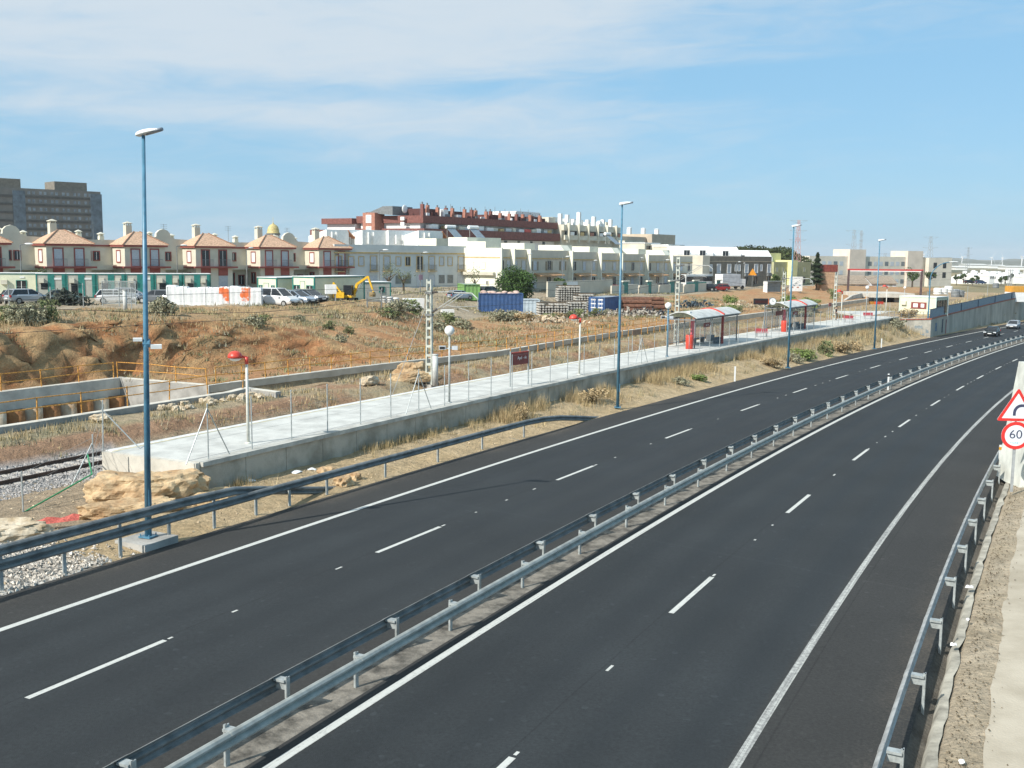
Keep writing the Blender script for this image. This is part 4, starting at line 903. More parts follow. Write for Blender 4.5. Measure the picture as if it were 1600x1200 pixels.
def sample(n, s0, s1, f, keep=None):
    out = []
    while len(out) < n:
        s = random.uniform(s0, s1); t_ = f(s)
        x, y = map(float, C(s, t_))
        if keep and not keep(x, y, s, t_): continue
        out.append((x, y, 0))
    A = np.array(out); A[:, 2] = [zg(p[0], p[1]) for p in A]; return A
def patch(sc, thr, seed): return lambda x, y, s, t_: fbm(x, y, sc, 3, seed) > thr
L_ = []
# tall straw grass against the platform wall
L_.append(tufts(sample(950, 34, 132, lambda s: -5.8+abs(random.gauss(0, .95)), patch(.16, -.05, 2)), .25, 1.0, 15, .16, .010, STRAW, .25, .55))
L_.append(tufts(sample(240, 14, 40, lambda s: -5.9+abs(random.gauss(0, .5)), patch(.3, .05, 3)), .15, .5, 10, .12, .010, TAN))
L_.append(tufts(sample(420, 30, 140, lambda s: random.uniform(-5.6, -3.0), patch(.3, .12, 4)), .1, .4, 12, .15, .012, TAN+GREY))
L_.append(tufts(sample(500, 85, 145, lambda s: random.uniform(-6, -3.2), patch(.2, -.2, 5)), .3, .9, 14, .25, .02, STRAW+GREY))
# behind the platform
L_.append(tufts(sample(1500, 13, 130, lambda s: random.uniform(-20, -16.6) if s < 33 else random.uniform(float(tF(s))+.5, -16.5), patch(.35, .0, 6)), .08, .4, 9, .2, .02, TAN+GREY))
L_.append(tufts(sample(700, 34, 150, lambda s: random.uniform(-17.8, -12), None), .1, .5, 10, .2, .02, [(.33, .2, .1), (.36, .26, .13)]))
# slope and plateau
def far_t(a, b): return lambda s: float(tF(s))-random.uniform(a, b)
L_.append(tufts(sample(1700, -20, 75, far_t(4.5, 26), patch(.12, .02, 7)), .12, .42, 10, .3, .02, TAN+STRAW, .3, .9))
L_.append(tufts(sample(1500, -20, 75, far_t(1.5, 24), patch(.2, .1, 8)), .10, .35, 16, .35, .03, GREY+GRN, .3, 1.2))
L_.append(tufts(sample(1300, 60, 175, far_t(1, 42), patch(.12, .02, 9)), .12, .42, 9, .4, .03, TAN+GREY+STRAW, .3, 1.0))
L_.append(tufts(sample(1300, 60, 175, far_t(3, 50), patch(.15, .12, 10)), .15, .5, 16, .5, .05, GRN+GREY, .3, 1.3))
L_.append(tufts(sample(900, -20, 30, far_t(5.2, 12), None), .2, .7, 12, .35, .018, STRAW+TAN, .3, .9))
L_.append(tufts(sample(900, 150, 230, lambda s: random.uniform(-26, -3.5), patch(.1, -.1, 12)), .2, .7, 8, .4, .06, TAN+GREY))
tag(quads('dry_grass', np.concatenate([a for a, b in L_]), veg, np.concatenate([b for a, b in L_]), 'stuff', None, 3), 'dry straw coloured grass and weeds over the verge and slopes', 'dry grass')
leafm = colmat('scrub_leaves', .85, 2.0, .7, 1.3)
def leaf_cloud(n, d, size, cols, clumps=14, hollow=.45, seed=0):
    g = np.random.default_rng(seed); cen = g.normal(0, 1, (clumps, 3)); cen /= np.linalg.norm(cen, axis=1)[:, None]; cen *= g.uniform(.35, .8, (clumps, 1)); cr_ = g.uniform(.25, .5, clumps); k = g.integers(0, clumps, n)
    v = g.normal(0, 1, (n, 3)); v /= np.linalg.norm(v, axis=1)[:, None]; p = cen[k]+v*(cr_[k]*g.uniform(hollow, 1, n)**.5)[:, None]
    p = p*np.array(d); tint = g.uniform(.65, 1.35, clumps)[k]
    a = g.normal(0, 1, (n, 3)); a /= np.linalg.norm(a, axis=1)[:, None]; b = np.cross(a, g.normal(0, 1, (n, 3))); b /= np.linalg.norm(b, axis=1)[:, None]; s_ = size*g.uniform(.6, 1.4, (n, 1))
    V = np.stack([p-a*s_, p+b*s_*.55, p+a*s_, p-b*s_*.55], 1); c = np.array(cols)[g.integers(0, len(cols), n)]*tint[:, None]*g.uniform(.8, 1.2, (n, 1)); return V, c
BUSH = {}
def bush(label, p, d, kind='green', group=None, name='bush', cat='bush'):
    if kind not in BUSH:
        cols = {'green': [(.15, .18, .08), (.19, .21, .10)], 'grey': [(.27, .27, .18), (.32, .30, .20)], 'dry': [(.40, .31, .18), (.33, .25, .14)], 'lime': [(.20, .26, .08), (.16, .22, .07)]}[kind]
        V, c = leaf_cloud(1100, (1, 1, .8), .085, cols, 16, .3, len(BUSH)+1); V[:, :, 2] += .55; V[:, :, 2] = np.maximum(V[:, :, 2], -.1); o = quads('foliage', V, leafm, c); BUSH[kind] = o.data; bpy.data.objects.remove(o)
    r = thing(name, label, cat, p, random.uniform(0, 6), group); r.scale = d; f = bpy.data.objects.new('foliage', BUSH[kind]); COL.objects.link(f); f.parent = r
    m = MB()
    for q in range(4): a = q*1.6; m.tube((0, 0, -.15), (.35*math.cos(a), .35*math.sin(a), .6), .03, .012, 5)
    m.build('stem', bark, r); return r
def bush_at(px, py, zr, w, h, kind, label, group=None):
    p = Zs(px, py, zr); z = zg(p.x, p.y); p = Zs(px, py, z+.005*p.y); return bush(label, Vector((p.x, p.y, zg(p.x, p.y)-.05)), (w/1.9, w/2.1, h/1.25), kind, group)
for a in [(925, 628, 0, 2.2, 1.0, 'dry', 'straw coloured bush touching the second lamp post at the platform wall'), (815, 655, 0, 1.0, 1.1, 'dry', 'tall straw tuft bush alone against the platform wall before the long straw clump'),
          (1090, 590, -.3, 1.8, .5, 'lime', 'low bright green plant on the verge below the first shelter'), (1062, 597, -.3, 1.6, .6, 'grey', 'grey low bush left of the bright green plant'),
          (1205, 562, -.6, 2.2, 1.0, 'dry', 'brown dry bush on the verge just left of the third lamp post'), (1255, 556, -.6, 3.2, 1.0, 'lime', 'wide low green bush on the verge right of the third lamp post'),
          (1292, 545, -.7, 1.8, 1.6, 'green', 'upright green bush on the verge below the second shelter'), (1312, 545, -.7, 2.6, 1.3, 'dry', 'brown bush right of the upright green bush'), (1338, 548, -.8, 2.0, 1.1, 'dry', 'round brown bush on the verge before the fourth lamp post'),
          (1398, 527, -.4, 3.4, 1.5, 'grey', 'grey green bush mound in front of the graffiti abutment'), (1415, 523, -.3, 3.0, 1.4, 'dry', 'straw bush mound close to the abutment corner'), (1240, 553, -.6, 2.2, .9, 'grey', 'grey bush squeezed beside the third lamp post'),
          (445, 723, .1, 1.2, .5, 'grey', 'small grey weed bush at the platform wall near the yellow sandstone lump')]: bush_at(*a)
slope = 'green grey bushes over the excavated slopes'
for k, (px, d, w, h, kd) in enumerate([(25, 67.5, 3, 2.2, 'grey'), (50, 68.5, 3.4, 2.4, 'grey'), (70, 69.5, 3, 2.4, 'green'), (8, 68, 2.5, 2, 'green'), (255, 77, 3.4, 2.4, 'grey'), (45, 76, 3, 1.6, 'grey'), (60, 70, 2, 1.6, 'green'), (20, 78, 2, 1.5, 'grey'), (240, 84, 3, 1.5, 'grey'), (395, 80, 2.6, 1.6, 'grey'), (410, 83, 2.5, 1.4, 'green'), (515, 88, 2, 1.3, 'green'), (530, 84, 2.4, 1.2, 'grey'), (545, 90, 1.6, 1.2, 'green'), (465, 93, 2, 1, 'grey'), (620, 112, 5, 2.4, 'grey'), (640, 116, 5, 2.6, 'green'), (700, 117, 5, 2.2, 'green'), (720, 115, 4, 1.8, 'grey'), (680, 110, 4, 2, 'grey'), (605, 108, 4, 1.6, 'green')]):
    x = (px-800)/F*d; bush(['grey green bush growing on the slope between cliff and site yard', 'scrubby bush growing on the slope behind the trench'][k % 2], Vector((x, d, zg(x, d)-.1)), (w/3.0, w/3.2, h/2.0), kd, slope)
for k, (px, d, w, h, kd) in enumerate([(800, 138, 6, 3, 'grey'), (780, 136, 5, 3.2, 'grey'), (830, 134, 7, 3.0, 'dry'), (855, 136, 5, 2.4, 'green'), (890, 145, 3, 2, 'green'), (905, 148, 4, 2.6, 'green'), (930, 150, 4, 2.4, 'green'), (950, 151, 4, 2, 'grey'), (870, 142, 4, 2, 'dry'), (1060, 150, 4, 1.5, 'grey'), (1075, 152, 4, 1.6, 'green'), (1135, 158, 5, 2.6, 'lime'), (1140, 180, 5, 3.5, 'lime'), (1150, 165, 4, 2, 'green'), (1220, 170, 7, 3, 'lime'), (1245, 172, 7, 3.2, 'grey'), (1265, 185, 6, 3, 'lime'), (1195, 185, 5, 2, 'green'), (1298, 225, 4, 4, 'green'), (1205, 168, 6, 2, 'grey'), (1230, 190, 6, 3, 'lime')]):
    x = (px-800)/F*d; bush(['grey green scrub in the storage yard among containers and sleepers', 'scrub bush beyond the shelters on the rough ground'][0 if px < 1000 else 1], Vector((x, d, zg(x, d)-.1)), (w/2.9, w/3, h/2.3), kd, 'scrub bushes in the yard' if px < 1000 else 'scrub bushes beyond the shelters')

# ------------------------------------------------------------------ right foreground: pillar, graffiti box, traffic sign
def pillar():
    p = Zs(1581, 757, -.15, 0)
    base = D(1572, 748, p.y+1.6); r = thing('abutment_pillar', 'white battered concrete pillar with graffiti at the right edge', 'pillar', (base.x+.55, base.y, -.75), -.14)
    MB().add([(0, 0, 0), (3.2, 0, 0), (3.2, 3, 0), (0, 3, 0), (.62, .2, 5.2), (3.2, .2, 5.2), (3.2, 3, 5.2), (.62, 3, 5.2)], [(3, 2, 1, 0), (4, 5, 6, 7), (0, 1, 5, 4), (1, 2, 6, 5), (2, 3, 7, 6), (3, 0, 4, 7)]).build('pillar_body', mat('white_concrete', (.66, .67, .60), .85, .12, 1.2), r)
    MB().b2(.62, 3.0, -.03, .35, .95, 2.6).build('grey_panel', mat('grey_door', (.27, .33, .36), .6, .15, 2), r); MB().tube((1.05, -.02, -.1), (1.05, -.02, 1.0), .05, n=8).build('panel_leg', post_g, r)
    g = mat('blue_spray_paint', (.10, .22, .36), .6, .2, 5); gi = mat('dark_spray_paint', (.05, .06, .08), .6, .2, 5)
    for tx, sz, lc, m_ in (('LUS', .34, (1.1, -.045, 1.3), g), ('oax', .42, (1.15, -.045, 2.25), gi), ('wu', .3, (.9, -.045, 1.7), g)): text_mesh('graffiti', tx, sz, m_, r, lc, (R(90), 0, 0), .002)
    for q in range(5): MB().box((.25+.05*q, -.006+.01*q*0, 1.0+.12*q), (.035, .012, .22), 0, .0).build('paint_stroke', g, r)
pillar()
def ring(mb, pts_o, pts_i, y0, y1):
    n = len(pts_o); vs = [(x, y0, z) for x, z in pts_o]+[(x, y0, z) for x, z in pts_i]+[(x, y1, z) for x, z in pts_o]+[(x, y1, z) for x, z in pts_i]
    mb.add(vs, [(k, (k+1) % n, n+(k+1) % n, n+k) for k in range(n)]+[(2*n+k, 3*n+k, 3*n+(k+1) % n, 2*n+(k+1) % n) for k in range(n)]+[(k, 2*n+k, 2*n+(k+1) % n, (k+1) % n) for k in range(n)]+[(n+k, n+(k+1) % n, 3*n+(k+1) % n, 3*n+k) for k in range(n)]); return mb
def traffic_sign():
    p = Zs(1581, 757, -.15, 0); r = thing('traffic_sign', 'triangular right bend warning sign above a round 60 speed limit sign on one grey post', 'traffic sign', p, -.10)
    sc = p.y/F; top = (757-600)*sc
    MB().b2(-.05, .05, -.03, .03, -.3, 2.9).build('post', mat('sign_post', (.42, .44, .44), .5, .12, 5, metal=.3), r)
    sred = mat('sign_red', (.66, .035, .03), .35, .06, 2); sw = mat('sign_white', (.72, .76, .78), .35, .05, 2)
    # triangle
    cz = 3.0; Wt = .80; hh = 1.36
    def tri(w, z0, z1, rr, n=5):
        out = []; V = [(-w, z0), (w, z0), (0, z1)]
        for i in range(3):
            a, b, c = (Vector(V[i-1]), Vector(V[i]), Vector(V[(i+1) % 3])); d1 = (a-b).normalized(); d2 = (c-b).normalized()
            for k in range(n): f = k/(n-1); q = (b+d1*rr)*(1-f)**2+b*2*f*(1-f)+(b+d2*rr)*f*f; out.append((q.x, q.y))
        return out
    o_ = tri(Wt, 2.62, 2.62+hh, .12); i_ = tri(Wt-.20, 2.73, 2.62+hh-.22, .03)
    pl_ = MB().yprism(o_, -.052, -.037).build('warning_plate', sw, r); ring(MB(), o_, i_, -.060, -.0521).build('red_border', sred, pl_)
    arc = []; inn = []
    for k in range(13):
        a = math.pi-k/12*math.pi*.52; arc.append((.16+.33*math.cos(a), 2.95+.36*math.sin(a))); inn.append((.16+.22*math.cos(a), 2.95+.25*math.sin(a)))
    poly = [(-.16, 2.82)]+arc+[(.30, 2.95+.36), (.30, 2.95+.25)]+inn[::-1]+[(-.05, 2.82)]
    m = MB(); q = [(-.17, 2.84)]+arc+[(.30, 3.31)]; w = [(-.06, 2.84)]+inn+[(.30, 3.20)]
    m.loft([[(a[0], -.061, a[1]), (b[0], -.061, b[1]), (b[0], -.0535, b[1]), (a[0], -.0535, a[1])] for a, b in zip(q, w)]); m.add([(.29, -.061, 3.38), (.29, -.061, 3.13), (.43, -.061, 3.255), (.29, -.0535, 3.38), (.29, -.0535, 3.13), (.43, -.0535, 3.255)], [(0, 1, 2), (5, 4, 3), (0, 3, 4, 1), (1, 4, 5, 2), (2, 5, 3, 0)])
    m.build('bend_arrow', ink, pl_)
    def circ(rad, n=40): return [(rad*math.cos(2*math.pi*k/n), 2.03+rad*math.sin(2*math.pi*k/n)) for k in range(n)]
    sp = MB().yprism(circ(.565), -.055, -.04).build('speed_limit_plate', sw, r); ring(MB(), circ(.565), circ(.43), -.063, -.0551).build('red_border', sred, sp)
    text_mesh('numerals', '60', .50, ink, sp, (0.0, -.058, 2.06), (R(90), 0, 0), .003, 'CENTER', 1.05); text_mesh('graffiti', '~cxa~', .17, mat('pale_blue_scrawl', (.25, .48, .58), .6, .2, 5), sp, (0, -.058, 1.74), (R(90), 0, 0), .002)
    for x in (-.14, .05): MB().box((x, -.03, 2.60), (.10, .03, .05)).build('clamp', white_p, r)
traffic_sign()
for px, py, sz in ((1515, 917, .15), (1490, 1007, .11), (1512, 968, .07), (1503, 1190, .09)):
    p = G(px, py, .22); b = MB().loft([[(sz*math.cos(q)*f*(1+.3*math.sin(3*q)), sz*.7*math.sin(q)*f, h+.02*math.sin(5*q)) for q in [k*.785 for k in range(8)]] for f, h in ((1, 0), (.8, .015+.02*sz), (.3, .03))]); o = b.build('litter', white_p); o.location = p; o.rotation_euler = (0, 0, px); tag(o, 'crumpled white paper litter on the sandy bank beside the right guardrail', 'litter', 'litter on the sandy bank')
for px, py, sz in ((463, 738, .3), (487, 733, .2), (392, 752, .3)):
    p = on(px, py, .02); b = MB().loft([[(sz*math.cos(q)*f*(1+.3*math.sin(3*q)), sz*.7*math.sin(q)*f, h+.02*math.sin(5*q)) for q in [k*.785 for k in range(8)]] for f, h in ((1, 0), (.8, .03), (.3, .06))]); o = b.build('litter', white_p); o.location = p; o.rotation_euler = (0, 0, px); tag(o, 'crumpled white litter on the verge near the platform wall', 'litter', 'litter on the verge')

# ------------------------------------------------------------------ buildings
def window(root, x, z, w, h, frame, pane, y=0.0, fw=.14, name='window', side=False, dp=.07):
    """framed opening; z = sill height, on local plane y (or on the left side plane x=y when side)"""
    f = MB(); p = MB()
    def bx(m, a0, a1, d0, d1, z0, z1):
        if side: m.b2(y+d0, y+d1, a0, a1, z0, z1)
        else: m.b2(a0, a1, y+d0, y+d1, z0, z1)
    bx(f, x-w/2-fw, x-w/2, -dp, .02, z-fw, z+h+fw); bx(f, x+w/2, x+w/2+fw, -dp, .02, z-fw, z+h+fw); bx(f, x-w/2, x+w/2, -dp, .02, z+h, z+h+fw); bx(f, x-w/2, x+w/2, -dp-.03, .02, z-fw, z)
    o = f.build(name, frame, root); bx(p, x-w/2, x+w/2, -.012, .02, z, z+h); p.build('pane', pane, o)
    if pane is glass_d:
        q = MB(); bx(q, x-.03, x+.03, -.03, .02, z, z+h); q.build('mullion', white_p, o)
    return o
def balcony(root, x, z, w, y=0.0, m=None, d=.45, slab=None):
    b = MB().b2(x-w/2, x+w/2, y-d, y, z-.14, z-.02).build('balcony', slab or ochre, root); g = MB()
    g.b2(x-w/2, x+w/2, y-d, y-d+.03, z+.92, z+.96); g.b2(x-w/2, x-w/2+.03, y-d, y, z+.92, z+.96); g.b2(x+w/2-.03, x+w/2, y-d, y, z+.92, z+.96)
    for k in np.arange(x-w/2+.05, x+w/2, .13): g.b2(k-.012, k+.012, y-d+.005, y-d+.025, z-.02, z+.94)
    g.build('railing', m or slate, b)
def chimney(root, x, y, z0, h, w=.7, m=None, roofm=None):
    c = MB().b2(x-w/2, x+w/2, y-w/2, y+w/2, z0, z0+h).build('chimney', m or cream, root)
    k = MB().b2(x-w/2-.08, x+w/2+.08, y-w/2-.08, y+w/2+.08, z0+h+.25, z0+h+.32)
    for sx in (-1, 1):
        for sy in (-1, 1): k.b2(x+sx*(w/2-.12)-.07, x+sx*(w/2-.12)+.07, y+sy*(w/2-.12)-.07, y+sy*(w/2-.12)+.07, z0+h, z0+h+.25)
    k.pyramid(x-w/2-.08, x+w/2+.08, y-w/2-.08, y+w/2+.08, z0+h+.32, z0+h+.55).build('chimney_cap', m or cream, c)
UA = Vector((-58.4, 133.0)); UV_ = Vector((.717, .697)); RU = math.atan2(.697, .717)
def townhouse(k, label, gable):
    P0 = UA+UV_*(10.1*k); gz = 3.45-.02*k; e = 9.42-.03*k-gz          # eave height above ground
    r = thing('townhouse', label, 'house', (P0.x, P0.y, gz), RU, 'cream townhouses with maroon trim')
    W, Dp, fl = 5.6, 3.9, 3.15
    MB().b2(0, W, 0, Dp+.02, -.6, e).build('tower_wall', cream, r)
    # main wall, with a stepped gable crest every other house
    z1 = e+1.3; poly = [(-4.6, -.6), (10.1-4.62, -.6), (10.1-4.62, z1-.25)]
    if gable: poly = [(-4.6, -.6), (5.5, -.6), (5.5, z1-.5), (-1.2, z1-.2), (-1.35, z1+.0), (-1.7, z1+.05), (-1.75, z1+.55), (-2.15, z1+.95), (-2.75, z1+1.15), (-3.35, z1+.95), (-3.75, z1+.55), (-3.8, z1+.05), (-4.2, z1), (-4.35, z1-.2), (-4.6, z1-.2)]
    else: poly = [(-4.6, -.6), (5.5, -.6), (5.5, z1-.5), (-4.6, z1-.5)]
    MB().yprism(poly, Dp, Dp+.5).build('main_wall', cream, r); MB().b2(-4.6, 5.5, Dp+.5, Dp+9, -.6, z1-.7).build('rear_block', cream, r)
    MB().pyramid(-.42, W+.42, -.42, Dp+1.2, e+.16, e+1.95, .4).build('roof', tile, r)
    ridge = MB()
    for a, b in (((-.42, -.42), (W/2-.4, (Dp+.78)/2)), ((W+.42, -.42), (W/2+.4, (Dp+.78)/2))): ridge.tube((a[0], a[1], e+.2), (b[0], b[1], e+1.97), .09, n=6)
    ridge.build('hip_tiles', mat('hip_tiles', (.34, .20, .13), .9, .2, 4), r)
    c = MB().b2(-.3, W+.3, -.3, 0, e-.1, e+.15).b2(-.3, 0, 0, Dp, e-.1, e+.15).b2(W, W+.3, 0, Dp, e-.1, e+.15); c.build('cornice', trim, r)
    if not gable: MB().b2(-4.4, -.3, Dp-.14, Dp, e-.1, e+.12).build('cornice', trim, r)
    MB().b2(-.55, W+.45, -.75, 0, fl-.1, fl+.14).b2(-.55, 0, 0, Dp*.8, fl-.1, fl+.14).build('balcony_band', trim, r)
    for x in (1.45, 4.1):
        window(r, x, fl+.2, 1.05, 2.15, trim, glass_s if (k+int(x)) % 3 else glass_d, 0, .15); g = MB()
        g.b2(x-.85, x+.85, -.72, -.69, fl+1.05, fl+1.1)
        for q in np.arange(x-.85, x+.87, .14): g.b2(q-.012, q+.012, -.715, -.695, fl+.14, fl+1.06)
        g.build('railing', slate, r); MB().b2(x-.72, x+.72, -.10, .0, fl-1.15, fl-.1).build('awning_panel', trim, r); MB().b2(x-.7, x+.7, -.05, .0, .1, fl-1.15).build('garage_door', mat('grey_garage_door', (.42, .45, .48), .6, .08, 4), r)
    window(r, 1.9, fl+.75, 1.0, 1.4, trim, white_p, 0, .15, side=True); window(r, 1.9, .9, 1.0, 1.4, trim, glass_d, 0, .14, side=True)
    for x in (-3.3, -2.15): window(r, x, fl+.95, .7, 1.05, trim, glass_d, Dp, .13)
    b = MB().b2(-4.4, -.05, Dp-1.3, Dp, fl-.35, fl-.05).build('terrace_slab', cream, r); MB().b2(-4.4, -.05, Dp-1.3, Dp-1.18, fl-.05, fl+.32).build('parapet', cream, b)
    window(r, -2.6, .1, 1.0, 2.1, trim, glass_d, Dp, .14, 'door'); window(r, -.9, .6, .8, 1.3, trim, glass_d, Dp, .12)
    chimney(r, W/2-.1, Dp+1.0, e+1.3, 1.5, .85)
    an = MB().tube((-1.2, Dp+3, z1-.7), (-1.2, Dp+3, z1+1.9), .03, n=5)
    for q in (1.3, 1.6, 1.85): an.tube((-1.7, Dp+3, z1+q), (-.7, Dp+3, z1+q), .02, n=4)
    an.build('aerial', slate, r)
    for x, y, h in ((-.6, Dp+2, .8), (-2.6, Dp+4.5, 1.1), (-4.0, Dp+4.5, 1.0)): chimney(r, x+(3 if gable else 0)*0, y, z1-.8, h, .62)
    return r
for k, lb in ((-1, 'leftmost cream townhouse cut off by the left edge of the photo'), (0, 'cream townhouse with maroon trim just left of the nearest blue lamp post'), (1, 'cream townhouse with maroon trim directly behind the nearest blue lamp post'), (2, 'cream townhouse with maroon trim third from left behind the white wrapped pallets'), (3, 'cream townhouse with maroon trim below the distant yellow dome'), (4, 'last narrow cream townhouse joining the pale grey terrace')): townhouse(k, lb, k % 2 == 0)
def xf(px, A, v):                             # photo column -> distance along a facade line
    m = (px-800)/F; return (m*A.y-A.x)/(v.x-m*v.y)
# pale grey terrace row
PA = UA+UV_*43.2; Lr = 27.0; gz = 2.95
pr_ = thing('terrace_row', 'pale grey two storey terrace row with ochre window surrounds behind the excavator', 'terrace', (PA.x, PA.y, gz), RU)
MB().b2(0, Lr, 0, 11, -.6, 5.85).build('wall', palewall, pr_); MB().b2(0, Lr, 0, .3, 5.85, 7.1).b2(0, .3, .3, 11, 5.85, 7.1).b2(Lr-.3, Lr, .3, 11, 5.85, 7.1).build('parapet', palewall, pr_)
MB().b2(-.1, Lr+.1, -.16, 0, 5.72, 5.95).build('cornice', ochre, pr_)
def cx3(x): return xf(520+x/5.333, PA, UV_)
for i, x in enumerate((47, 337, 447, 718, 818, 1060)):
    u = cx3(x); window(pr_, u, 3.2, 1.15, 2.1, ochre, glass_s if i != 3 else glass_d, 0, .13); balcony(pr_, u, 3.0, 1.7); window(pr_, u, 0, 1.35, 2.3, palewall, glass_s, 0, .05, 'door')
for i, x in enumerate((152, 235, 542, 620, 900, 970)):
    u = cx3(x); window(pr_, u, 3.85, .9, 1.35, ochre, glass_s if i != 3 else glass_d, 0, .12); window(pr_, u, .9, 1.3, 1.35, palewall, mat('blind_grey', (.20, .21, .20), .6, .15, 3), 0, .06)
# small white houses with orange roof slopes behind the terrace
for i, (px, d, w, lb) in enumerate(((528, 200, 5, 'white gabled house with orange roof slope at the left end behind the terrace'), (560, 205, 7, 'white house with chimney pipes behind the terrace left of the salmon stair tower'), (586, 203, 6, 'white house with orange mono pitch roof below the salmon stair tower'), (632, 207, 8, 'white house with many white flues behind the middle of the terrace'), (672, 205, 6, 'white house with orange roof slope at the right end behind the terrace'))):
    x = (px-800)/F*d; zt = 9+(394-366)*d/F; r = thing('small_house', lb, 'house', (x, d, 3), RU, 'white houses behind the pale terrace')
    MB().xprism([(0, 0), (6, 0), (6, zt-3.6), (0, zt-2.4)], -w/2, w/2).build('wall', white_p, r)
    MB().add([(w/2-.2, -.2, zt-2.6), (w/2+2.8, -.2, zt-5.3), (w/2+2.8, 6, zt-5.3), (w/2-.2, 6, zt-2.6), (w/2-.2, -.2, zt-2.45), (w/2+2.8, -.2, zt-5.15), (w/2+2.8, 6, zt-5.15), (w/2-.2, 6, zt-2.45)], [(0, 1, 2, 3), (7, 6, 5, 4), (0, 4, 5, 1), (1, 5, 6, 2), (2, 6, 7, 3), (3, 7, 4, 0)]).build('roof', tile_o, r)
    for q in (-w*.3, -w*.1): MB().tube((q, -.3, zt-5), (q, -.3, zt-2.8-.5*(i % 2)), .18, n=8).build('flue', white_p, r)
def solar(label, x, y, z, rz):
    r = thing('solar_heater', label, 'solar heater', (x, y, z), rz, 'rooftop solar water heaters'); MB().add([(-.9, 0, 1.9), (.9, 0, 1.9), (.9, -2.6, 0), (-.9, -2.6, 0), (-.9, .08, 1.85), (.9, .08, 1.85), (.9, -2.5, -.08), (-.9, -2.5, -.08)], [(0, 1, 2, 3), (7, 6, 5, 4), (0, 4, 5, 1), (1, 5, 6, 2), (2, 6, 7, 3), (3, 7, 4, 0)]).build('panel', mat('solar_glass', (.16, .21, .25), .15, .1, 3), r); MB().tube((-1.1, .1, 2.15), (1.1, .1, 2.15), .33, n=12).build('tank', white, r)
    MB().tube((-.8, .1, 0), (-.8, .1, 1.9), .05, n=6).tube((.8, .1, 0), (.8, .1, 1.9), .05, n=6).build('frame', steel, r)
# yellow terrace running back to the right
YA = Vector((-2.4, 178.0)); YV = Vector((.569, .822)); RY = math.atan2(.822, .569)
def yx(px): return xf(px, YA, YV)
def zy(py, px, d): return 9+(395.2+(px-800)*.0102-py)*d/F
fins = [777, 797, 822, 887, 932, 965, 1005, 1043, 1078]; fu = [yx(p) for p in fins]
names = ['pale yellow corner house with a lit blank side wall left of the round tree', 'narrow pale yellow terrace house above the round tree', 'pale yellow terrace house with wide recessed balcony right of the tree', 'pale yellow terrace house with second ochre canopy', 'pale yellow terrace house beside the second blue lamp post', 'pale yellow terrace house right of the second blue lamp post', 'pale yellow terrace house with canopy before the lattice mast', 'last pale yellow terrace house beside the grey brown block']
for i in range(8):
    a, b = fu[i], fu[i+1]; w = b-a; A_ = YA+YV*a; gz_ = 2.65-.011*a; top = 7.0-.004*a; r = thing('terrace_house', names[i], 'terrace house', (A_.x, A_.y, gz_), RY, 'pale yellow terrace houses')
    MB().b2(.02, w, 0, 9, -.8, top-1.2).build('wall', beige, r); MB().b2(.02, w, 0, .3, top-1.2, top).build('parapet', beige, r)  # front in beige beside the yellow fins: its shade is put into the colour
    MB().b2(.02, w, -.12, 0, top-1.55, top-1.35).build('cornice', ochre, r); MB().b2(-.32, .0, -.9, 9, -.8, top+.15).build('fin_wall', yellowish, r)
    if i == 0:
        MB().b2(-.36, -.33, -.6, 8.9, top-1.55, top-1.35).build('side_cornice', ochre, r)
        for y in (3.0, 5.4): window(r, y, 3.7, .9, 1.0, yellowish, white_p, -.35, .08, side=True)
        MB().b2(-1.0, -.36, .4, 8, 2.6, 3.1).build('side_canopy', beige, r)
        for y in (2.0, 4.6): window(r, y, 1.0, .4, .6, yellowish, glass_d, -.35, .06, side=True)
    n = 2 if w < 9 else 3
    for k in range(n):
        u = w*(k+.5)/n
        if i in (1, 2) and w > 8: MB().b2(u-1.2, u+1.2, -.03, .0, 3.4, 5.0).build('loggia', mat('loggia_shade', (.28, .23, .16), .9, .1, 2), r)  # flat panel carrying the loggia's shade in its colour
        window(r, u, 3.5, 1.1, 1.6, beige, [glass_d, glass_s, glass_s][(k+i) % 3], -.04, .07); window(r, u, .2, 1.3, 2.0, beige, [glass_s, glass_d][(k+i) % 2], 0, .07, 'door')
    if i >= 2: MB().xprism([(-1.6, 2.55), (0, 3.0), (0, 2.85), (-1.6, 2.42)], w*.15, w*.72).build('canopy', mat('terracotta_canopy', (.50, .29, .15), .85, .15, 3), r)
    # set back roof rooms, sunlit left faces
    if i != 1:
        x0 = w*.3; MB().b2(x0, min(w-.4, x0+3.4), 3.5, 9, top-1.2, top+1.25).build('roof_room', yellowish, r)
        if i % 2: MB().xprism([(1.2, top-.2), (3.5, top-.2), (3.5, top+1.2), (2.4, top+1.2)], x0-2.6, x0-.05).build('sloped_stair_roof', yellowish, r)
    if i >= 3:
        g = MB().b2(.2, w*.45, -9.0, -8.7, -.8, .9).b2(w*.6, w*.95, -9.0, -8.7, -.8, 1.0); g.build('garden_wall', beige, r); MB().b2(w*.45, w*.6, -8.95, -8.8, -.8, 1.5).build('garden_gate', teal, r); MB().b2(w*.4, w*.65, -9.05, -8.6, 1.5, 1.75).build('gate_lintel', yellowish, r)
ga = YA+YV*(fu[2]-2); t = thing('garden_wall', 'long beige garden wall with a white gate right of the round tree', 'wall', (ga.x+4.5, ga.y-6.2, 2.1), RY); MB().b2(0, 22, 0, .3, -.4, 2.2).build('wall_body', beige, t); MB().b2(6, 9.5, -.06, .0, .1, 2.1).build('gate', white_p, t)
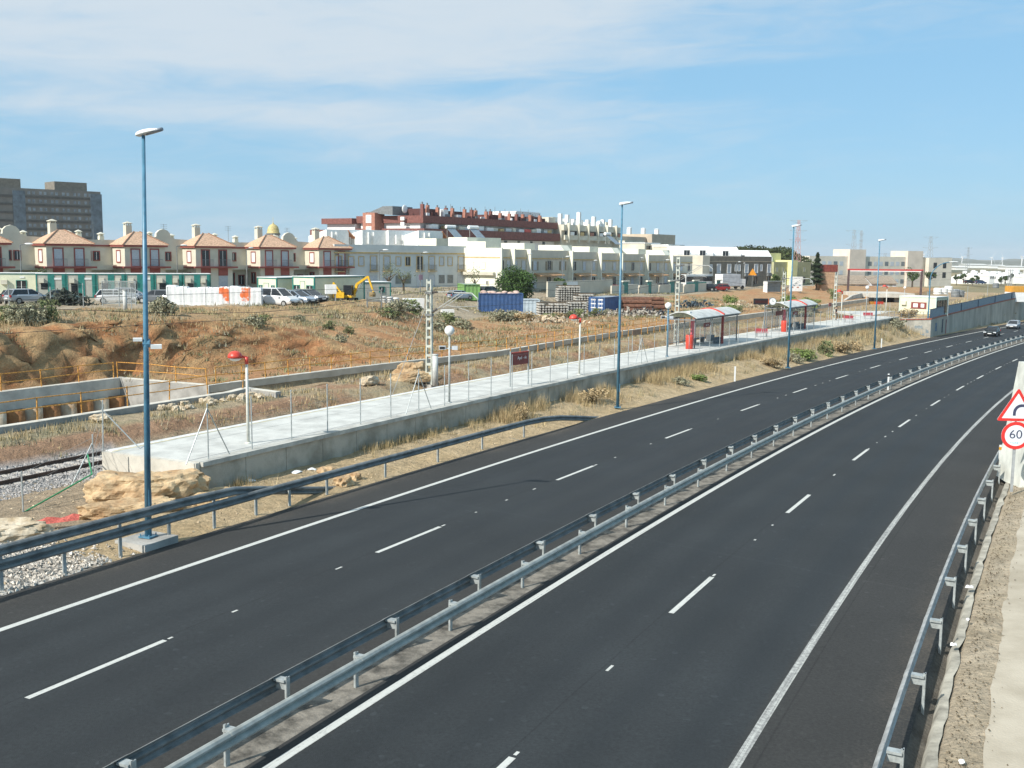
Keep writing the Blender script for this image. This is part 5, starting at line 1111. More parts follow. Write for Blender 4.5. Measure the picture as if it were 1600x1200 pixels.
solar('solar water heater with blue panel on the flat roof left of the tall dark band', *(lambda d: ((703-800)/F*d, d, 9+(394-373)*d/F))(196), RU); solar('solar water heater on the corner roof right of the first one', *(lambda d: ((738-800)/F*d, d, 9+(394-374)*d/F))(190), RU); solar('solar water heater on the yellow terrace roof beside the second blue lamp post', *(lambda d: ((946-800)/F*d, d, 9+(396-381)*d/F))(225), RY)
for px, py0, py1, w, d, lb in ((703, 373, 392, 7, 198, 'cream roof block carrying a solar heater behind the terrace end'), (755, 371, 395, 8, 186, 'cream roof block with a satellite dish behind the corner house')):
    x = (px-800)/F*d; r = thing('roof_block', lb, 'roof block', (x, d, 6.5), RU, 'cream roof blocks behind the terraces'); MB().b2(-w/2, w/2, 0, 5, 0, 9+(394-py0)*d/F-6.5).build('wall', yellowish, r); window(r, 0, 9+(394-py1)*d/F-6.3+.6, .8, .6, yellowish, glass_d, 0, .06)
# grey brown block and olive houses further right
def zat(py, px, d): return 9+(395.2+(px-800)*.0102-py)*d/F
QA = Vector(((1103-800)/F*252, 252)); QV = Vector((.76, .65)); RQ = math.atan2(.65, .76); Lq = xf(1201, QA, QV); gq = 1.6; tq = zat(400, 1103, 252)-gq
r = thing('terrace_block', 'grey brown two storey block with white bay windows behind the bus', 'terrace', (QA.x, QA.y, gq), RQ); MB().b2(0, Lq, 0, 10, -.8, tq).build('wall', greybrown, r); MB().b2(-2.6, -.02, -.4, 10, -.8, tq+.1).build('end_wall', beige, r); MB().b2(0, Lq, -.12, 0, tq-1.35, tq-1.15).build('cornice', mat('pale_cornice', (.42, .36, .27), .9, .1, 2), r)
for px in (1119, 1135, 1162, 1177, 1197): u = xf(px, QA, QV); window(r, u, 3.2, 1.3, 2.0, white_p, glass_s, -.05, .10); MB().b2(u-.8, u+.8, -.5, 0, 2.3, 3.0).build('balcony_tank', slate, r); window(r, u, .3, 1.3, 1.9, greybrown, glass_d, 0, .08, 'door')
for px in (1107, 1146, 1151, 1185): u = xf(px, QA, QV); window(r, u, 3.6, .8, 1.5, white_p, glass_s, 0, .1)
for i, (px, d, w, py0, py1, ww) in enumerate(((1130, 285, 30, 386, 402, 0), (1100, 280, 20, 385, 402, 0))):
    x = (px-800)/F*d; zt = zat(py0, px, d); r = thing('white_house', ['white house with dormer windows behind the grey brown block', 'white house left behind the grey brown block'][i], 'house', (x-3, d, 2), RQ-.5)
    MB().xprism([(0, 0), (8, 0), (8, zt-2), (3, zt-2), (0, zt-4)], -w*.25, w*.25).build('wall', white_p, r)
    for q in (-.12, .1): window(r, w*q, zt-4.4, 1.6, 1.3, white_p, glass_d, -.02, .1)
r = thing('white_house', 'white sloped roof house beside the dark pine trees', 'house', ((1165-800)/F*290, 290, 2), RQ-.5); MB().xprism([(0, 0), (8, 0), (8, zat(391, 1165, 290)-2), (3, zat(391, 1165, 290)-2), (0, zat(391, 1165, 290)-4)], -7, 7).build('wall', white_p, r); window(r, -2, zat(391, 1165, 290)-4.6, 1.6, 1.2, white_p, glass_d, -.02, .1)
OA = Vector(((1202-800)/F*292, 290)); Lo = xf(1262, OA, QV); to = zat(409, 1230, 300)-1.0
r = thing('terrace_block', 'olive green two storey houses with a lemon stair wall behind the third blue lamp post', 'terrace', (OA.x, OA.y, 1.0), RQ); MB().b2(0, Lo*.36, 0, 9, -.8, to).build('wall', olive, r); MB().b2(Lo*.5, Lo, 0, 9, -.8, to).build('wall', olive, r); MB().b2(Lo*.36+.02, Lo*.5-.02, -1.6, 9, -.8, to+.5).b2(Lo*.18, Lo*.5-.03, 4, 9, to+.01, to+2.4).build('stair_wall', limeyel, r)
for u in (.08, .25, .62, .82): window(r, Lo*u, 3.6, 1.0, 1.2, olive, mat('pale_blind', (.40, .42, .36), .7, .08, 3), 0, .06); window(r, Lo*u, .4, 1.4, 1.8, olive, glass_d, 0, .06, 'door')
# brown stepped apartment block
BA = Vector(((660-800)/F*250, 250)); BV = Vector((.553, .833)).normalized(); RB = math.atan2(BV.y, BV.x); LB = xf(884, BA, BV); g0 = 3.0
def zb(py, d=250): return 9+(393.8-py)*d/F-g0
ap = thing('apartment_block', 'stepped brown brick apartment block with many rooftop chimneys behind the terraces', 'apartment block', (BA.x, BA.y, g0), RB)
MB().b2(1.0, LB, 1.0, 32, -1, zb(372)).build('lower_wall', white_p, ap)
MB().b2(-.6, LB, -.8, 20.5, zb(371), zb(357.5)).build('lower_band', brown, ap)
MB().b2(.8, LB-2, 1.5, 20, zb(357.4), zb(349)).build('recessed_wall', white_p, ap)
MB().b2(0, LB-3, 0, 20.8, zb(348.9), zb(337.5)).build('upper_band', brown, ap)
MB().b2(-3.5, .5, 19.5, 33, zb(370), zb(359.5)).build('side_terrace_band', brown, ap); MB().b2(-.5, 6, 20.8, 30, zb(359.4), zb(350)).build('side_recess_wall', white_p, ap); MB().b2(-1.5, 6, 20.9, 31, zb(349.9), zb(341)).build('side_upper_band', brown, ap)
MB().b2(-2.6, 1, 12.6, 16.4, -1, zb(333)).build('stair_tower', brickred, ap); MB().xprism([(8, zb(337)), (16.5, zb(332.5)), (16.5, zb(331.6)), (15, zb(331.6)), (11, zb(323)), (8, zb(323))], -1.5, 6).build('sloped_penthouse', slate, ap)
for z in (zb(348), zb(366)): window(ap, 14.5, z, 1.4, 1.6, white_p, glass_s, -2.6, .15, side=True)
rr_ = random.Random(3)
for k in range(6):
    x0 = 4+k*9.4; MB().b2(x0, x0+(6.2 if k != 2 else 3), 3, 9, zb(337.4), zb(325+k*.6+rr_.uniform(0, 3))).build('penthouse', darkbrown, ap)
for k in range(17):
    x0 = 1.5+k*3.35; h = zb(319.5+k*.35+rr_.uniform(0, 3)); x0 += rr_.uniform(-1.2, 1.2); c = MB().b2(x0-.3, x0+.3, 1.6, 2.4, zb(337.4), h).build('chimney', brickred if k % 3 else brown, ap); MB().tube((x0, 2.1, h), (x0, 2.1, h+.55), .22, n=6).build('chimney_pot', slate, c)
for k in range(14):
    x0 = 2+k*4.1+rr_.uniform(-1, 1); MB().b2(x0, x0+rr_.uniform(.6, 1.8), 1.2, 2.2, zb(337.4), zb(rr_.uniform(329, 335))).build('roof_box', [white_p, darkbrown, slate][k % 3], ap); MB().tube((x0+1, 4, zb(337)), (x0+1, 4, zb(rr_.uniform(314, 322))), .05, n=5).build('aerial', slate, ap)
for k in range(10):
    x0 = 2+k*5.9; MB().b2(x0, x0+rr_.uniform(1, 3), -.4, .8, zb(357.4), zb(350+rr_.uniform(0, 4))).build('awning', [white_p, ochre, cream, red_p][k % 4], ap)
for k in range(9):
    x0 = 3+k*6.3; MB().b2(x0, x0+2.6, -.2, 1.6, zb(357.4), zb(350.5+rr_.uniform(0, 3))).build('terrace_room', [white_p, cream, palewall][k % 3], ap); MB().b2(x0+1, x0+2.2, .9, 1.02, zb(384), zb(373)).build('window_recess', glass_d, ap)
for x, z in ((-.9, zb(345)), (-.9, zb(353))): MB().b2(x, x+.4, 5, 6.1, z, z+.8).build('air_conditioner', white_p, ap)
dsh = MB().ball((0, 0, 0), 1.0, .25, 1.0); o = dsh.build('satellite_dish', white, ap, True); o.location = (1.2, 6.5, zb(327))
MB().b2(9.6, 11.6, 1.4, 2.9, zb(337.4), zb(326)).build('white_stack', white_p, ap)
# white flats and beige flats to the right of it
WA = Vector(((874-800)/F*300, 300)); LW = xf(962, WA, BV); wf = thing('apartment_block', 'white flat roofed apartment block with white stacks right of the brown block', 'apartment block', (WA.x, WA.y, 3), RB)
def zw(py, d=310): return 9+(396.3-py)*d/F-3
MB().b2(0, LW, 0, 16, -1, zw(353)).build('wall', beige, wf); MB().b2(0, LW, -.8, 0, zw(362), zw(353.5)).build('balcony_band', cream, wf); MB().b2(0, LW, -1.2, -.81, zw(376), zw(369)).build('lower_band', cream, wf); 
for k in range(13):
    x0 = rr_.uniform(0, LW*.93); y0 = rr_.uniform(.5, 8); w0 = rr_.uniform(1.5, 4.5); MB().b2(x0, x0+w0, y0, y0+3, zw(353), zw(rr_.uniform(339, 349))).build('roof_room', [white_p, cream, palewall][k % 3], wf)
for k in range(6): x0 = LW*(k+.3)/6; MB().b2(x0, x0+.4, -1.6, -.8, zw(380), zw(351)).build('party_wall', cream, wf); MB().b2(x0+1.5, x0+6, -.06, 0, zw(369), zw(362.2)).build('recess', mat('recess_shade', (.16, .14, .12), .9, .2, 2), wf); MB().b2(x0+1, x0+3, -1.5, -1.2, zw(369), zw(364)).build('awning', [white_p, ochre, brickred][k % 3], wf)  # flat dark panels between the bands, recess shade put into their colour
for k in range(9):
    x0 = 1+k*LW/9.5+rr_.uniform(-1, 1); MB().b2(x0-.5, x0+.5, .3, 1.3, zw(353), zw(rr_.uniform(333, 345))).build('stack', white_p, wf)
for k in range(7): x0 = 2+k*LW/8; MB().b2(x0, x0+2.2, -.05, 0, zw(368), zw(362.2)).build('window_recess', glass_d, wf)
MB().b2(-14, -2, 6, 14, zw(350), zw(336)).build('white_penthouse', white_p, wf)
EA = Vector(((955-800)/F*330, 330)); LE_ = xf(1042, EA, BV); ef = thing('apartment_block', 'beige flats with white chimneys behind the second blue lamp post', 'apartment block', (EA.x, EA.y, 3), RB)
def ze(py, d=345): return 9+(397.5-py)*d/F-3
MB().b2(0, LE_*.55, 0, 16, -1, ze(371)).b2(LE_*.56, LE_, -2, 16, -1, ze(366)).build('wall', mat('tan_render', (.50, .42, .32), .9, .06, .5), ef)
for k in range(4): chimney(ef, LE_*(.15+.25*k), 3, ze(367.0), 1.8, 1.2, white_p)
for k in range(6): MB().b2(LE_*(.05+.08*k), LE_*(.05+.08*k)+2, -.05, 0, ze(385), ze(378)).build('window_recess', glass_d, ef)
MB().b2(-4, 9, -6, -.1, -1, ze(378)).build('front_block', cream, ef)
for i, (px, d, pt, w) in enumerate(((1015, 300, 381, 9), (1052, 300, 384, 10), (1068, 290, 386, 8))):
    r = thing('flat_roof_house', ['cream flat roofed house above the terrace right of the second blue lamp post', 'cream flat roofed house with roof terrace behind the lattice mast', 'white cream house with square roof room near the grey brown block'][i], 'house', ((px-800)/F*d, d, 2), RY); MB().b2(-w/2, w/2, 0, 8, 0, zat(pt, px, d)-2).build('wall', cream, r); MB().b2(-w/2+1, 0, -.03, 0, zat(pt, px, d)-3.6, zat(pt, px, d)-2.6).build('window_recess', glass_d, r); MB().b2(-w/2-.2, w/2+.2, -.2, 8.2, zat(pt, px, d)-1.99, zat(pt, px, d)-1.75).build('roof', white_p, r)
# tower block far left
TA = Vector(((-8-800)/F*395, 395)); TVv = Vector((.72, .69)).normalized(); LT = xf(163, TA, TVv); tb = thing('tower_block', 'dark grey nine storey slab block with long window bands far behind the townhouses', 'tower block', (TA.x, TA.y, 3), math.atan2(TVv.y, TVv.x))
topz = 9+(387-294)*396/F-3
MB().b2(0, LT, 0, 14, 0, topz).build('wall', mat('tower_grey', (.20, .185, .165), .9, .1, .3), tb); nfl = 9; fh = topz/nfl/1.0
for k in range(1, 9):
    z = topz-k*3.05; MB().b2(.3, LT-.3, -.25, 0, z-.4, z+.45).build('floor_band', mat('dark_band', (.10, .095, .085), .9, .15, .8), tb)
    for j in range(6):
        for o_ in (0, 1.7): x0 = 13.5+j*LT*.58/5.6+o_; MB().b2(x0, x0+1.0, -.06, 0, z+.9, z+2.1).build('window', mat('tower_window', (.22, .25, .27), .3, .3, .5), tb)
MB().b2(LT-4.2, LT+.3, -.4, 14, 0, topz-1).build('corner_glazing', mat('blue_glazing', (.12, .15, .175), .3, .2, .6), tb); MB().b2(8, 12.5, -.3, 0, 0, topz-1).build('glazed_shaft', mat('blue_glazing', (.12, .15, .175)), tb)
MB().b2(.2, 11.5, 1, 12, topz, topz+3.4).build('roof_plant', greybrown, tb); MB().b2(LT-17, LT-4.5, 2, 12, topz, topz+3.3).build('roof_plant', greybrown, tb)
# dome on drum
dd_ = D(427, 365, 260); r = thing('church_dome', 'yellow tiled church dome with a pinnacle behind the townhouse roofs', 'dome', (dd_.x, dd_.y, 4)); zd = dd_.z-4
MB().tube((0, 0, 0), (0, 0, zd), 1.55, n=16).build('drum', cream, r, True); MB().lathe([(1.62, 0), (1.62, .2), (1.45, .3), (1.42, .9), (1.2, 1.6), (.75, 2.1), (.2, 2.35), (.16, 2.6), (.05, 2.7), (.03, 4.0)], (0, 0, zd), 18).build('dome_shell', mat('yellow_tiles', (.52, .42, .18), .6, .15, 3), r, True); MB().lathe([(1.75, -.25), (1.75, 0)], (0, 0, zd), 16).build('ring', slate, r)

# ------------------------------------------------------------------ retaining wall of the ramp, parapet, cabin, portal
c0 = D(1455, 498, 149.5); abut0 = D(1387, 499, 148.6)
rw = thing('ramp_wall', 'stained concrete retaining wall with blue grey parapet rising along the far left carriageway', 'retaining wall')
tops = [(1455, 497.5, 149.5), (1480, 491, 160), (1510, 484, 174), (1540, 476.5, 189), (1570, 469.5, 204), (1600, 463, 219), (1640, 454, 240), (1690, 444, 270)]
TP = [D(*a) for a in tops]; stn = mat('stained_wall', (.46, .415, .34), .9, .12, .35, .3, 6, c2=(.30, .27, .22), stretch=(1, 1, .4))
def sheet(pts, th, z0f, z1f, name, m, parent):
    n = len(pts); rings = []
    for i, p in enumerate(pts):
        a, b = pts[max(0, i-1)], pts[min(n-1, i+1)]; d = (b-a); d.z = 0; d.normalize(); q = Vector((-d.y, d.x, 0))*th
        rings.append([tuple(Vector((p.x, p.y, z0f(p)))), tuple(Vector((p.x+q.x, p.y+q.y, z0f(p)))), tuple(Vector((p.x+q.x, p.y+q.y, z1f(p)))), tuple(Vector((p.x, p.y, z1f(p))))])
    return MB().loft(rings).build(name, m, parent)
sheet(TP, .6, lambda p: zroad(p.x, p.y)-.5, lambda p: p.z-.16, 'wall_body', stn, rw)
sheet([p+Vector((.04, -.06, 0)) for p in TP], .75, lambda p: p.z-.16, lambda p: p.z, 'red_coping', mat('brick_coping', (.36, .13, .08), .85, .2, 3), rw)
sheet([p+Vector((-.1, .15, 0)) for p in TP], .06, lambda p: p.z+.02, lambda p: p.z+1.18, 'parapet_panel', mat('parapet_mesh', (.20, .27, .32), .6, .12, 3, metal=.2), rw)
sheet([p+Vector((-.1, .12, 0)) for p in TP], .12, lambda p: p.z+1.18, lambda p: p.z+1.28, 'handrail', mat('navy_rail', (.03, .06, .10), .5, .1, 3), rw)
for k in range(9):
    f = k/8*(len(TP)-1.001); i = int(f); p = TP[i].lerp(TP[i+1], f-i); MB().b2(p.x-.16, p.x-.02, p.y+.06, p.y+.14, p.z+.02, p.z+1.25).build('parapet_post', mat('navy_rail', (.03, .06, .10)), rw)
for px, py, w, h, m_ in ((1473, 509, .9, 2.0, 'dark'), (1479, 511, .7, 2.3, 'red'), (1463, 511, 1.2, 1.2, 'blue')):
    p = D(px, py, 149.5+(px-1455)*.42); i = next(k for k in range(len(tops)-1) if tops[k+1][0] > px); d = (TP[i+1]-TP[i]); rz = math.atan2(d.y, d.x); f = (px-tops[i][0])/(tops[i+1][0]-tops[i][0]); q = TP[i].lerp(TP[i+1], f)
    MB().box((q.x+math.sin(rz)*.012, q.y-math.cos(rz)*.012, p.z), (w, .03, h), rz).build('graffiti', mat('spray_'+m_, {'dark': (.07, .08, .09), 'red': (.28, .09, .08), 'blue': (.14, .20, .26)}[m_], .8, .5, 2.5), rw)
ab = thing('abutment_wall', 'pale concrete abutment wall with blue graffiti facing the platform end', 'wall')
sheet([abut0, c0], .5, lambda p: -2.6, lambda p: p.z-.14, 'wall_body', mat('pale_abutment', (.50, .46, .38), .9, .2, .8, .3, 8), ab); sheet([abut0+Vector((0, -.06, 0)), c0+Vector((0, -.06, 0))], .7, lambda p: p.z-.14, lambda p: p.z, 'red_coping', mat('brick_coping', (.36, .13, .08)), ab)
dv = c0-abut0; rz = math.atan2(dv.y, dv.x)
for f, z, sz, tx in ((.72, -.75, .8, 'ooc'), (.78, -1.8, .6, 'SAu'), (.92, -1.4, .7, 'la')): q = abut0.lerp(c0, f); text_mesh('graffiti', tx, sz, mat('pale_blue_spray', (.20, .33, .42), .7, .25, 3), ab, (q.x+math.sin(rz)*.02, q.y-math.cos(rz)*.02, z), (R(90), 0, rz), .004)
tpf = thing('landing_slab', 'paved landing slab around the station cabin behind a low railing', 'slab', (0, 0, 0)); hz = .36
a0 = abut0; b0 = c0; e0 = Vector((-6, 10, 0)); MB().add([(a0.x, a0.y+.4, a0.z-.3), (b0.x, b0.y+.4, b0.z-.3), (b0.x+8, b0.y+22, b0.z-.3), (a0.x-1, a0.y+22, a0.z-.3), (a0.x, a0.y+.4, a0.z-.02), (b0.x, b0.y+.4, b0.z-.02), (b0.x+8, b0.y+22, b0.z-.02), (a0.x-1, a0.y+22, a0.z-.02)], [(3, 2, 1, 0), (4, 5, 6, 7), (0, 1, 5, 4), (1, 2, 6, 5), (2, 3, 7, 6), (3, 0, 4, 7)]).build('slab', conc_l, tpf)
g = thing('landing_railing', 'thin grey railing along the top of the abutment wall by the station cabin', 'railing', a0, rz); Lg = dv.length
for k in range(7): MB().tube((Lg*k/6, .25, 0), (Lg*k/6, .25, 1.05), .03, n=6).build('post', slate, g)
m = MB()
for z in (.35, .7, 1.05): m.tube((0, .25, z), (Lg, .25, z), .02, n=5)
m.build('rail', slate, g)
def arc_lamp(label, p, h, reach, rz, group='tall arched lamps'):
    r = thing('arched_lamp', label, 'street lamp', p, rz, group); pts = [(0, 0, 0), (0, 0, h*.70)]+[(reach*(1-math.cos(a)), 0, h*.70+h*.30*math.sin(a)) for a in (.25, .5, .75, 1.0, 1.25, 1.5)]
    m = MB().tube(pts[0], pts[1], .12, .08, 8); m.path(pts[1:], .065, 6); m.build('pole', bluepole, r); MB().loft([[(x, w*math.cos(q), pts[-1][2]+.03+hh*math.sin(q)) for q in [k*.785 for k in range(8)]] for x, w, hh in ((reach*.9, .05, .04), (reach+.2, .18, .09), (reach+.9, .16, .08), (reach+1.2, .03, .02))]).build('lamp_head', white, r); return r
q = D(1450, 498, 149.8); arc_lamp('arched blue lamp bending over the station cabin at the wall corner', Vector((q.x, q.y, q.z)), 8.0, 2.9, .1)
# cabins
def cabin(label, p, L, W, Hh, rz, front, group=None, trimm=None, wins=(), name='site_cabin'):
    r = thing(name, label, 'cabin', p, rz, group); tm = trimm or teal
    MB().b2(.08, L-.08, .05, W-.05, .12, Hh-.12).build('wall_panel', front, r); f = MB()
    f.b2(0, L, 0, W, Hh-.12, Hh).b2(0, L, 0, W, 0, .12)
    for x in (0, L-.14):
        for y in (0, W-.14): f.b2(x, x+.14, y, y+.14, .12, Hh-.12)
    f.build('frame', tm, r); MB().b2(-.04, L+.04, -.04, W+.04, Hh+.0, Hh+.06).build('roof', white_p, r)
    for kind, x, z, w, h in wins:
        if kind == 'win': window(r, x, z, w, h, tm, glass_d, .05, .07)
        elif kind == 'door': d = MB().b2(x-w/2, x+w/2, .02, .05, .12, .12+h).build('door', front, r); MB().b2(x-w/2-.03, x-w/2, 0, .05, .12, .15+h).b2(x+w/2, x+w/2+.03, 0, .05, .12, .15+h).b2(x-w/2-.03, x+w/2+.03, 0, .05, .12+h, .16+h).build('door_frame', tm, d)
        elif kind == 'ac': MB().b2(x-w/2, x+w/2, -.3, .05, z, z+h).build('air_conditioner', cream, r); 
        elif kind == 'stripe': MB().b2(x-w/2, x+w/2, 0.0, .05, .12, Hh-.12).build('corner_panel', tm, r)
        elif kind == 'sign': MB().b2(x-w/2, x+w/2, .0, .05, z, z+h).build('sign', white_p, r)
        elif kind == 'board': b = MB().b2(x-w/2, x+w/2, -.03, .05, z, z+h).build('notice_board', maroon, r); MB().b2(x-w*.36, x-w*.06, -.04, -.031, z+.2, z+h-.2).build('notice', white_p, b); MB().b2(x+w*.14, x+w*.36, -.04, -.031, z+.2, z+h-.2).build('notice', white_p, b)
        elif kind == 'dark': MB().b2(x-w/2, x+w/2, .02, .05, z, z+h).build('dark_opening', glass_d, r)
    return r
q = D(1404, 490, 160); cb_L = 5.6
sc_ = cabin('station cabin with maroon notice board and pale green trim at the platform end', Vector((q.x, q.y, .36)), cb_L, 4.5, 2.75, -.75, cabin_w, None, mat('pale_mint_trim', (.50, .62, .55), .6, .08, 3), [('ac', .75, 1.5, .75, .55), ('board', 3.0, 1.0, 2.3, .95)], 'station_cabin')
for y in (.8, 1.8, 2.8, 3.8): MB().b2(cb_L-.03, cb_L+.02, y-.35, y+.35, .4, 2.3).build('window', glass_d, sc_)
# tunnel portal
pa = D(1346, 458, 236); pb = D(1428, 457, 236); rzp = math.atan2(pb.y-pa.y, pb.x-pa.x); Lp = (pb-pa).length
po = thing('tunnel_portal', 'concrete tunnel mouth with a black opening at the end of the railway cutting', 'tunnel portal', (pa.x, pa.y, -2.2), rzp); pz = pa.z+2.2
MB().b2(-.3, Lp, -.5, 12, pz-.9, pz).build('roof_slab', conc_t, po); MB().b2(-.6, 0, -.3, 12, -1, pz-.9).build('side_wall', conc_g, po); MB().b2(Lp*.66, Lp, 1, 12, -1, pz-.9).build('side_wall', conc_g, po); MB().b2(0, Lp*.66, 11.4, 12, -1, pz-.9).build('back_wall', mat('tunnel_shade', (.012, .011, .011), .95, .2, 2), po); MB().b2(0, Lp*.66, 4, 11.4, pz-1.0, pz-.92).build('soffit', mat('tunnel_shade', (.012, .011, .011)), po)  # inner faces and lining coloured black to paint in the tunnel's darkness
for x in (.05, Lp*.64): MB().b2(x, x+.1, .5, 11.4, -1, pz-1).build('shade_lining', mat('tunnel_shade', (.012, .011, .011)), po)
wg = thing('wing_wall', 'pale sloping wing wall leading down from the tunnel mouth to the cutting', 'wing wall'); wp = [D(1305, 477, 212), D(1318, 471, 217), D(1333, 461.5, 226), D(1347, 458, 235.5)]
sheet(wp, .5, lambda p: -2.6, lambda p: p.z, 'wall_body', conc_t, wg)
for px, py, d, lb in ((1361, 474, 226, 'small orange digger arm parked at the tunnel mouth'), (1372, 476, 226, 'red orange machine parked inside the tunnel mouth')):
    p = D(px, py, d); r = thing('site_machine', lb, 'machine', (p.x, p.y, -1.6), .4); MB().b2(-.9, .9, -.6, .6, .35, 1.1).build('body', mat('orange_machine', (.60, .27, .04), .5, .15, 3) if px < 1370 else red_p, r); MB().b2(-.4, .5, -.5, .5, 1.1, 1.9).build('cab', glass_d, r); MB().b2(-1, 1, -.7, -.35, 0, .4).build('track', rubber, r); MB().b2(-1, 1, .35, .7, 0, .4).build('track', rubber, r)
    if px < 1370: MB().bar((-.8, 0, 1), (-1.3, 0, 2.2), .2).bar((-1.3, 0, 2.2), (-2.0, 0, .8), .16).build('arm', mat('orange_machine', (.60, .27, .04)), r)
# red height gantry, brick kiosk, sheds, long beige school
ga, gb = D(1324.5, 459, 262), D(1438.5, 459, 262); r = thing('height_gantry', 'red and white height limit gantry spanning the level behind the tunnel mouth', 'gantry', (ga.x, ga.y, ga.z-1), math.atan2(gb.y-ga.y, gb.x-ga.x)); Lg = (gb-ga).length
for x in (0, Lg): MB().b2(x-.22, x+.22, -.22, .22, 0, 6.9).build('post', mat('rust_dark_post', (.10, .07, .07), .8, .2, 3), r)
MB().b2(-.3, Lg+.3, -.15, .15, 6.75, 7.15).build('beam', mat('red_beam', (.5, .06, .05), .6, .1, 3), r); MB().b2(0, Lg, -.17, .13, 6.55, 6.74).build('beam_stripe', white_p, r)
k0 = D(1282, 458, 262); r = thing('brick_kiosk', 'tall tan brick sign tower with dark red panel on top beside the cypress', 'tower', (k0.x, k0.y, k0.z-1.2), .15); kh = (458-414)*262/F+1.2
MB().b2(0, 3.7, 0, 3.4, 0, kh-1.7).build('brick_base', mat('tan_brick', (.44, .29, .18), .9, .15, 2), r); MB().b2(.35, 4.2, -.1, 3.5, kh-1.7, kh).build('red_panel', mat('dark_red_panel', (.20, .045, .03), .6, .25, 1.5), r)
for i, (x0, x1, yt, yb, d, lb) in enumerate(((1309, 1358, 430, 456, 330, 'pale grey gabled shed left behind the red gantry'), (1362, 1402, 431, 452, 338, 'grey white gabled shed right behind the red gantry'))):
    a, b = D(x0, yb, d), D(x1, yb, d); w = b.x-a.x; h = (yb-yt)*d/F; r = thing('gabled_shed', lb, 'shed', (a.x, a.y, a.z-1), .12, 'gabled sheds behind the gantry'); MB().xprism([(0, 0), (9, 0), (9, h*.66), (4.5, h+.6), (0, h*.66)], 0, w).build('wall', mat('shed_white', (.58, .60, .62), .8, .08, 1), r)
    MB().xprism([(-.5, h*.66-.12), (4.5, h+.62), (9.5, h*.66-.12), (9.5, h*.66+.1), (4.5, h+.85), (-.5, h*.66+.1)], -.4, w+.4).build('roof', mat('shed_roof', (.30, .24, .18), .9, .15, 2), r)
    for q in range(3): window(r, w*(.22+.28*q), 1.2+h*.12, w*.13, h*.3, mat('shed_white', (.58, .60, .62)), mat('pale_blind', (.4, .42, .36)), 0, .12)
sa, sb = D(1308, 452, 400), D(1479, 444, 425); rs = math.atan2(sb.y-sa.y, sb.x-sa.x); Ls = (sb-sa).length; r = thing('school_building', 'long beige flat roofed building with rows of windows in front of the far plain', 'building', (sa.x, sa.y, -2.5), rs); st = 9+(400.5-402)*410/F+2.5+.4
sand = mat('beige_school', (.66, .60, .50), .9, .07, .3)
MB().b2(-14, Ls*.78, 0, 14, 0, st).build('wall', sand, r); MB().b2(Ls*.78+.02, Ls, -2, 14, 0, st-.3).build('wall', sand, r)
for f0, f1, hh in ((.08, .22, 2.6), (.60, .74, 2.3)): MB().b2(Ls*f0, Ls*f1, -1, 8, 0, st+hh).build('stair_tower', mat('pinkish_render', (.64, .55, .46), .9, .06, .4), r)
for j, z in enumerate((1.2, 4.6, 8.0)):
    for k in range(22):
        x = -10+k*Ls/20
        if Ls*.07 < x < Ls*.23 or Ls*.59 < x < Ls*.75 or x > Ls*.77: continue
        f = MB().b2(x-.9, x+.9, -.05, 0, z, z+1.6).build('window', glass_s if k % 3 else mat('grey_pane', (.16, .18, .19), .3, .2, 2), r)
for x, z in ((.84, 7.2), (.93, 7.2), (.84, 3.4), (.93, 3.4)): MB().b2(Ls*x-.9, Ls*x+.9, -2.06, -2, z, z+2.2).build('window', glass_d, r)
# far white houses
wh = []
for k in range(22):
    px = 1506+(k//2)*9.5+random.uniform(-2, 2); d = (505 if k % 2 else 640)+random.uniform(-20, 40); p = D(px, 440.5 if k % 2 else 434, d); w = random.uniform(2.4, 3.6)*d/520; h = random.uniform(3.0, 4.4); r = thing('white_house', 'small white house in the distant village beyond the yard', 'house', (p.x, p.y, p.z-1), random.uniform(-.3, .5), 'white houses of the distant village'); MB().b2(0, w, 0, 8, 0, h).build('wall', white_p, r); MB().b2(w*.2, w*.4, -.05, 0, 2.4, 3.9).build('window', glass_d, r); MB().b2(w*.6, w*.8, -.05, 0, 2.4, 3.9).build('window', glass_d, r)
    if k % 2: MB().xprism([(-.2, h), (8.2, h), (4, h+1.4)], -.2, w+.2).build('roof', white_p, r)
    else: MB().b2(w*.4, w*.9, 2, 6, h, h+1.8).build('roof_room', white_p, r)
for px, py, d, w, h, m_, lb in ((1466, 423, 760, 26, 5, 'w', 'long white farm shed on the far plain left'), (1528, 415.5, 1500, 70, 8, 'w', 'long white roofed warehouse far across the plain'), (1560, 416.5, 1700, 55, 8, 'w', 'second white warehouse far across the plain'), (1588, 418, 1500, 60, 7, 'w', 'pale warehouse at the right end of the far plain'), (1503, 417.5, 1200, 30, 5, 'w', 'small white shed on the far plain before the turbines')):
    p = D(px, py, d); r = thing('warehouse', lb, 'warehouse', (p.x, p.y, p.z-3)); w *= .42; MB().b2(-w/2, w/2, 0, 30, 0, h*.55).build('wall', white_p, r); MB().xprism([(-1, h*.55), (31, h*.55), (15, h*.55+1.5)], -w/2-1, w/2+1).build('roof', mat('pale_roof', (.62, .62, .58), .7, .08, .1), r)
p = D(1584, 470, 212); r = thing('orange_shed', 'orange and white construction hut beyond the ramp parapet at the right edge', 'hut', (p.x+.6, p.y, p.z-.2), .1); MB().b2(-.9, 3, 0, 3, 0, 1.9).build('white_base', white_p, r); MB().b2(-.9, 3, -.02, 3, 1.9, 3.1).build('orange_top', mat('orange_panel', (.62, .30, .04), .6, .1, 2), r)
def bare(px, d): x = (px-800)/F*d; return Vector((x, d, zg(x, d)))
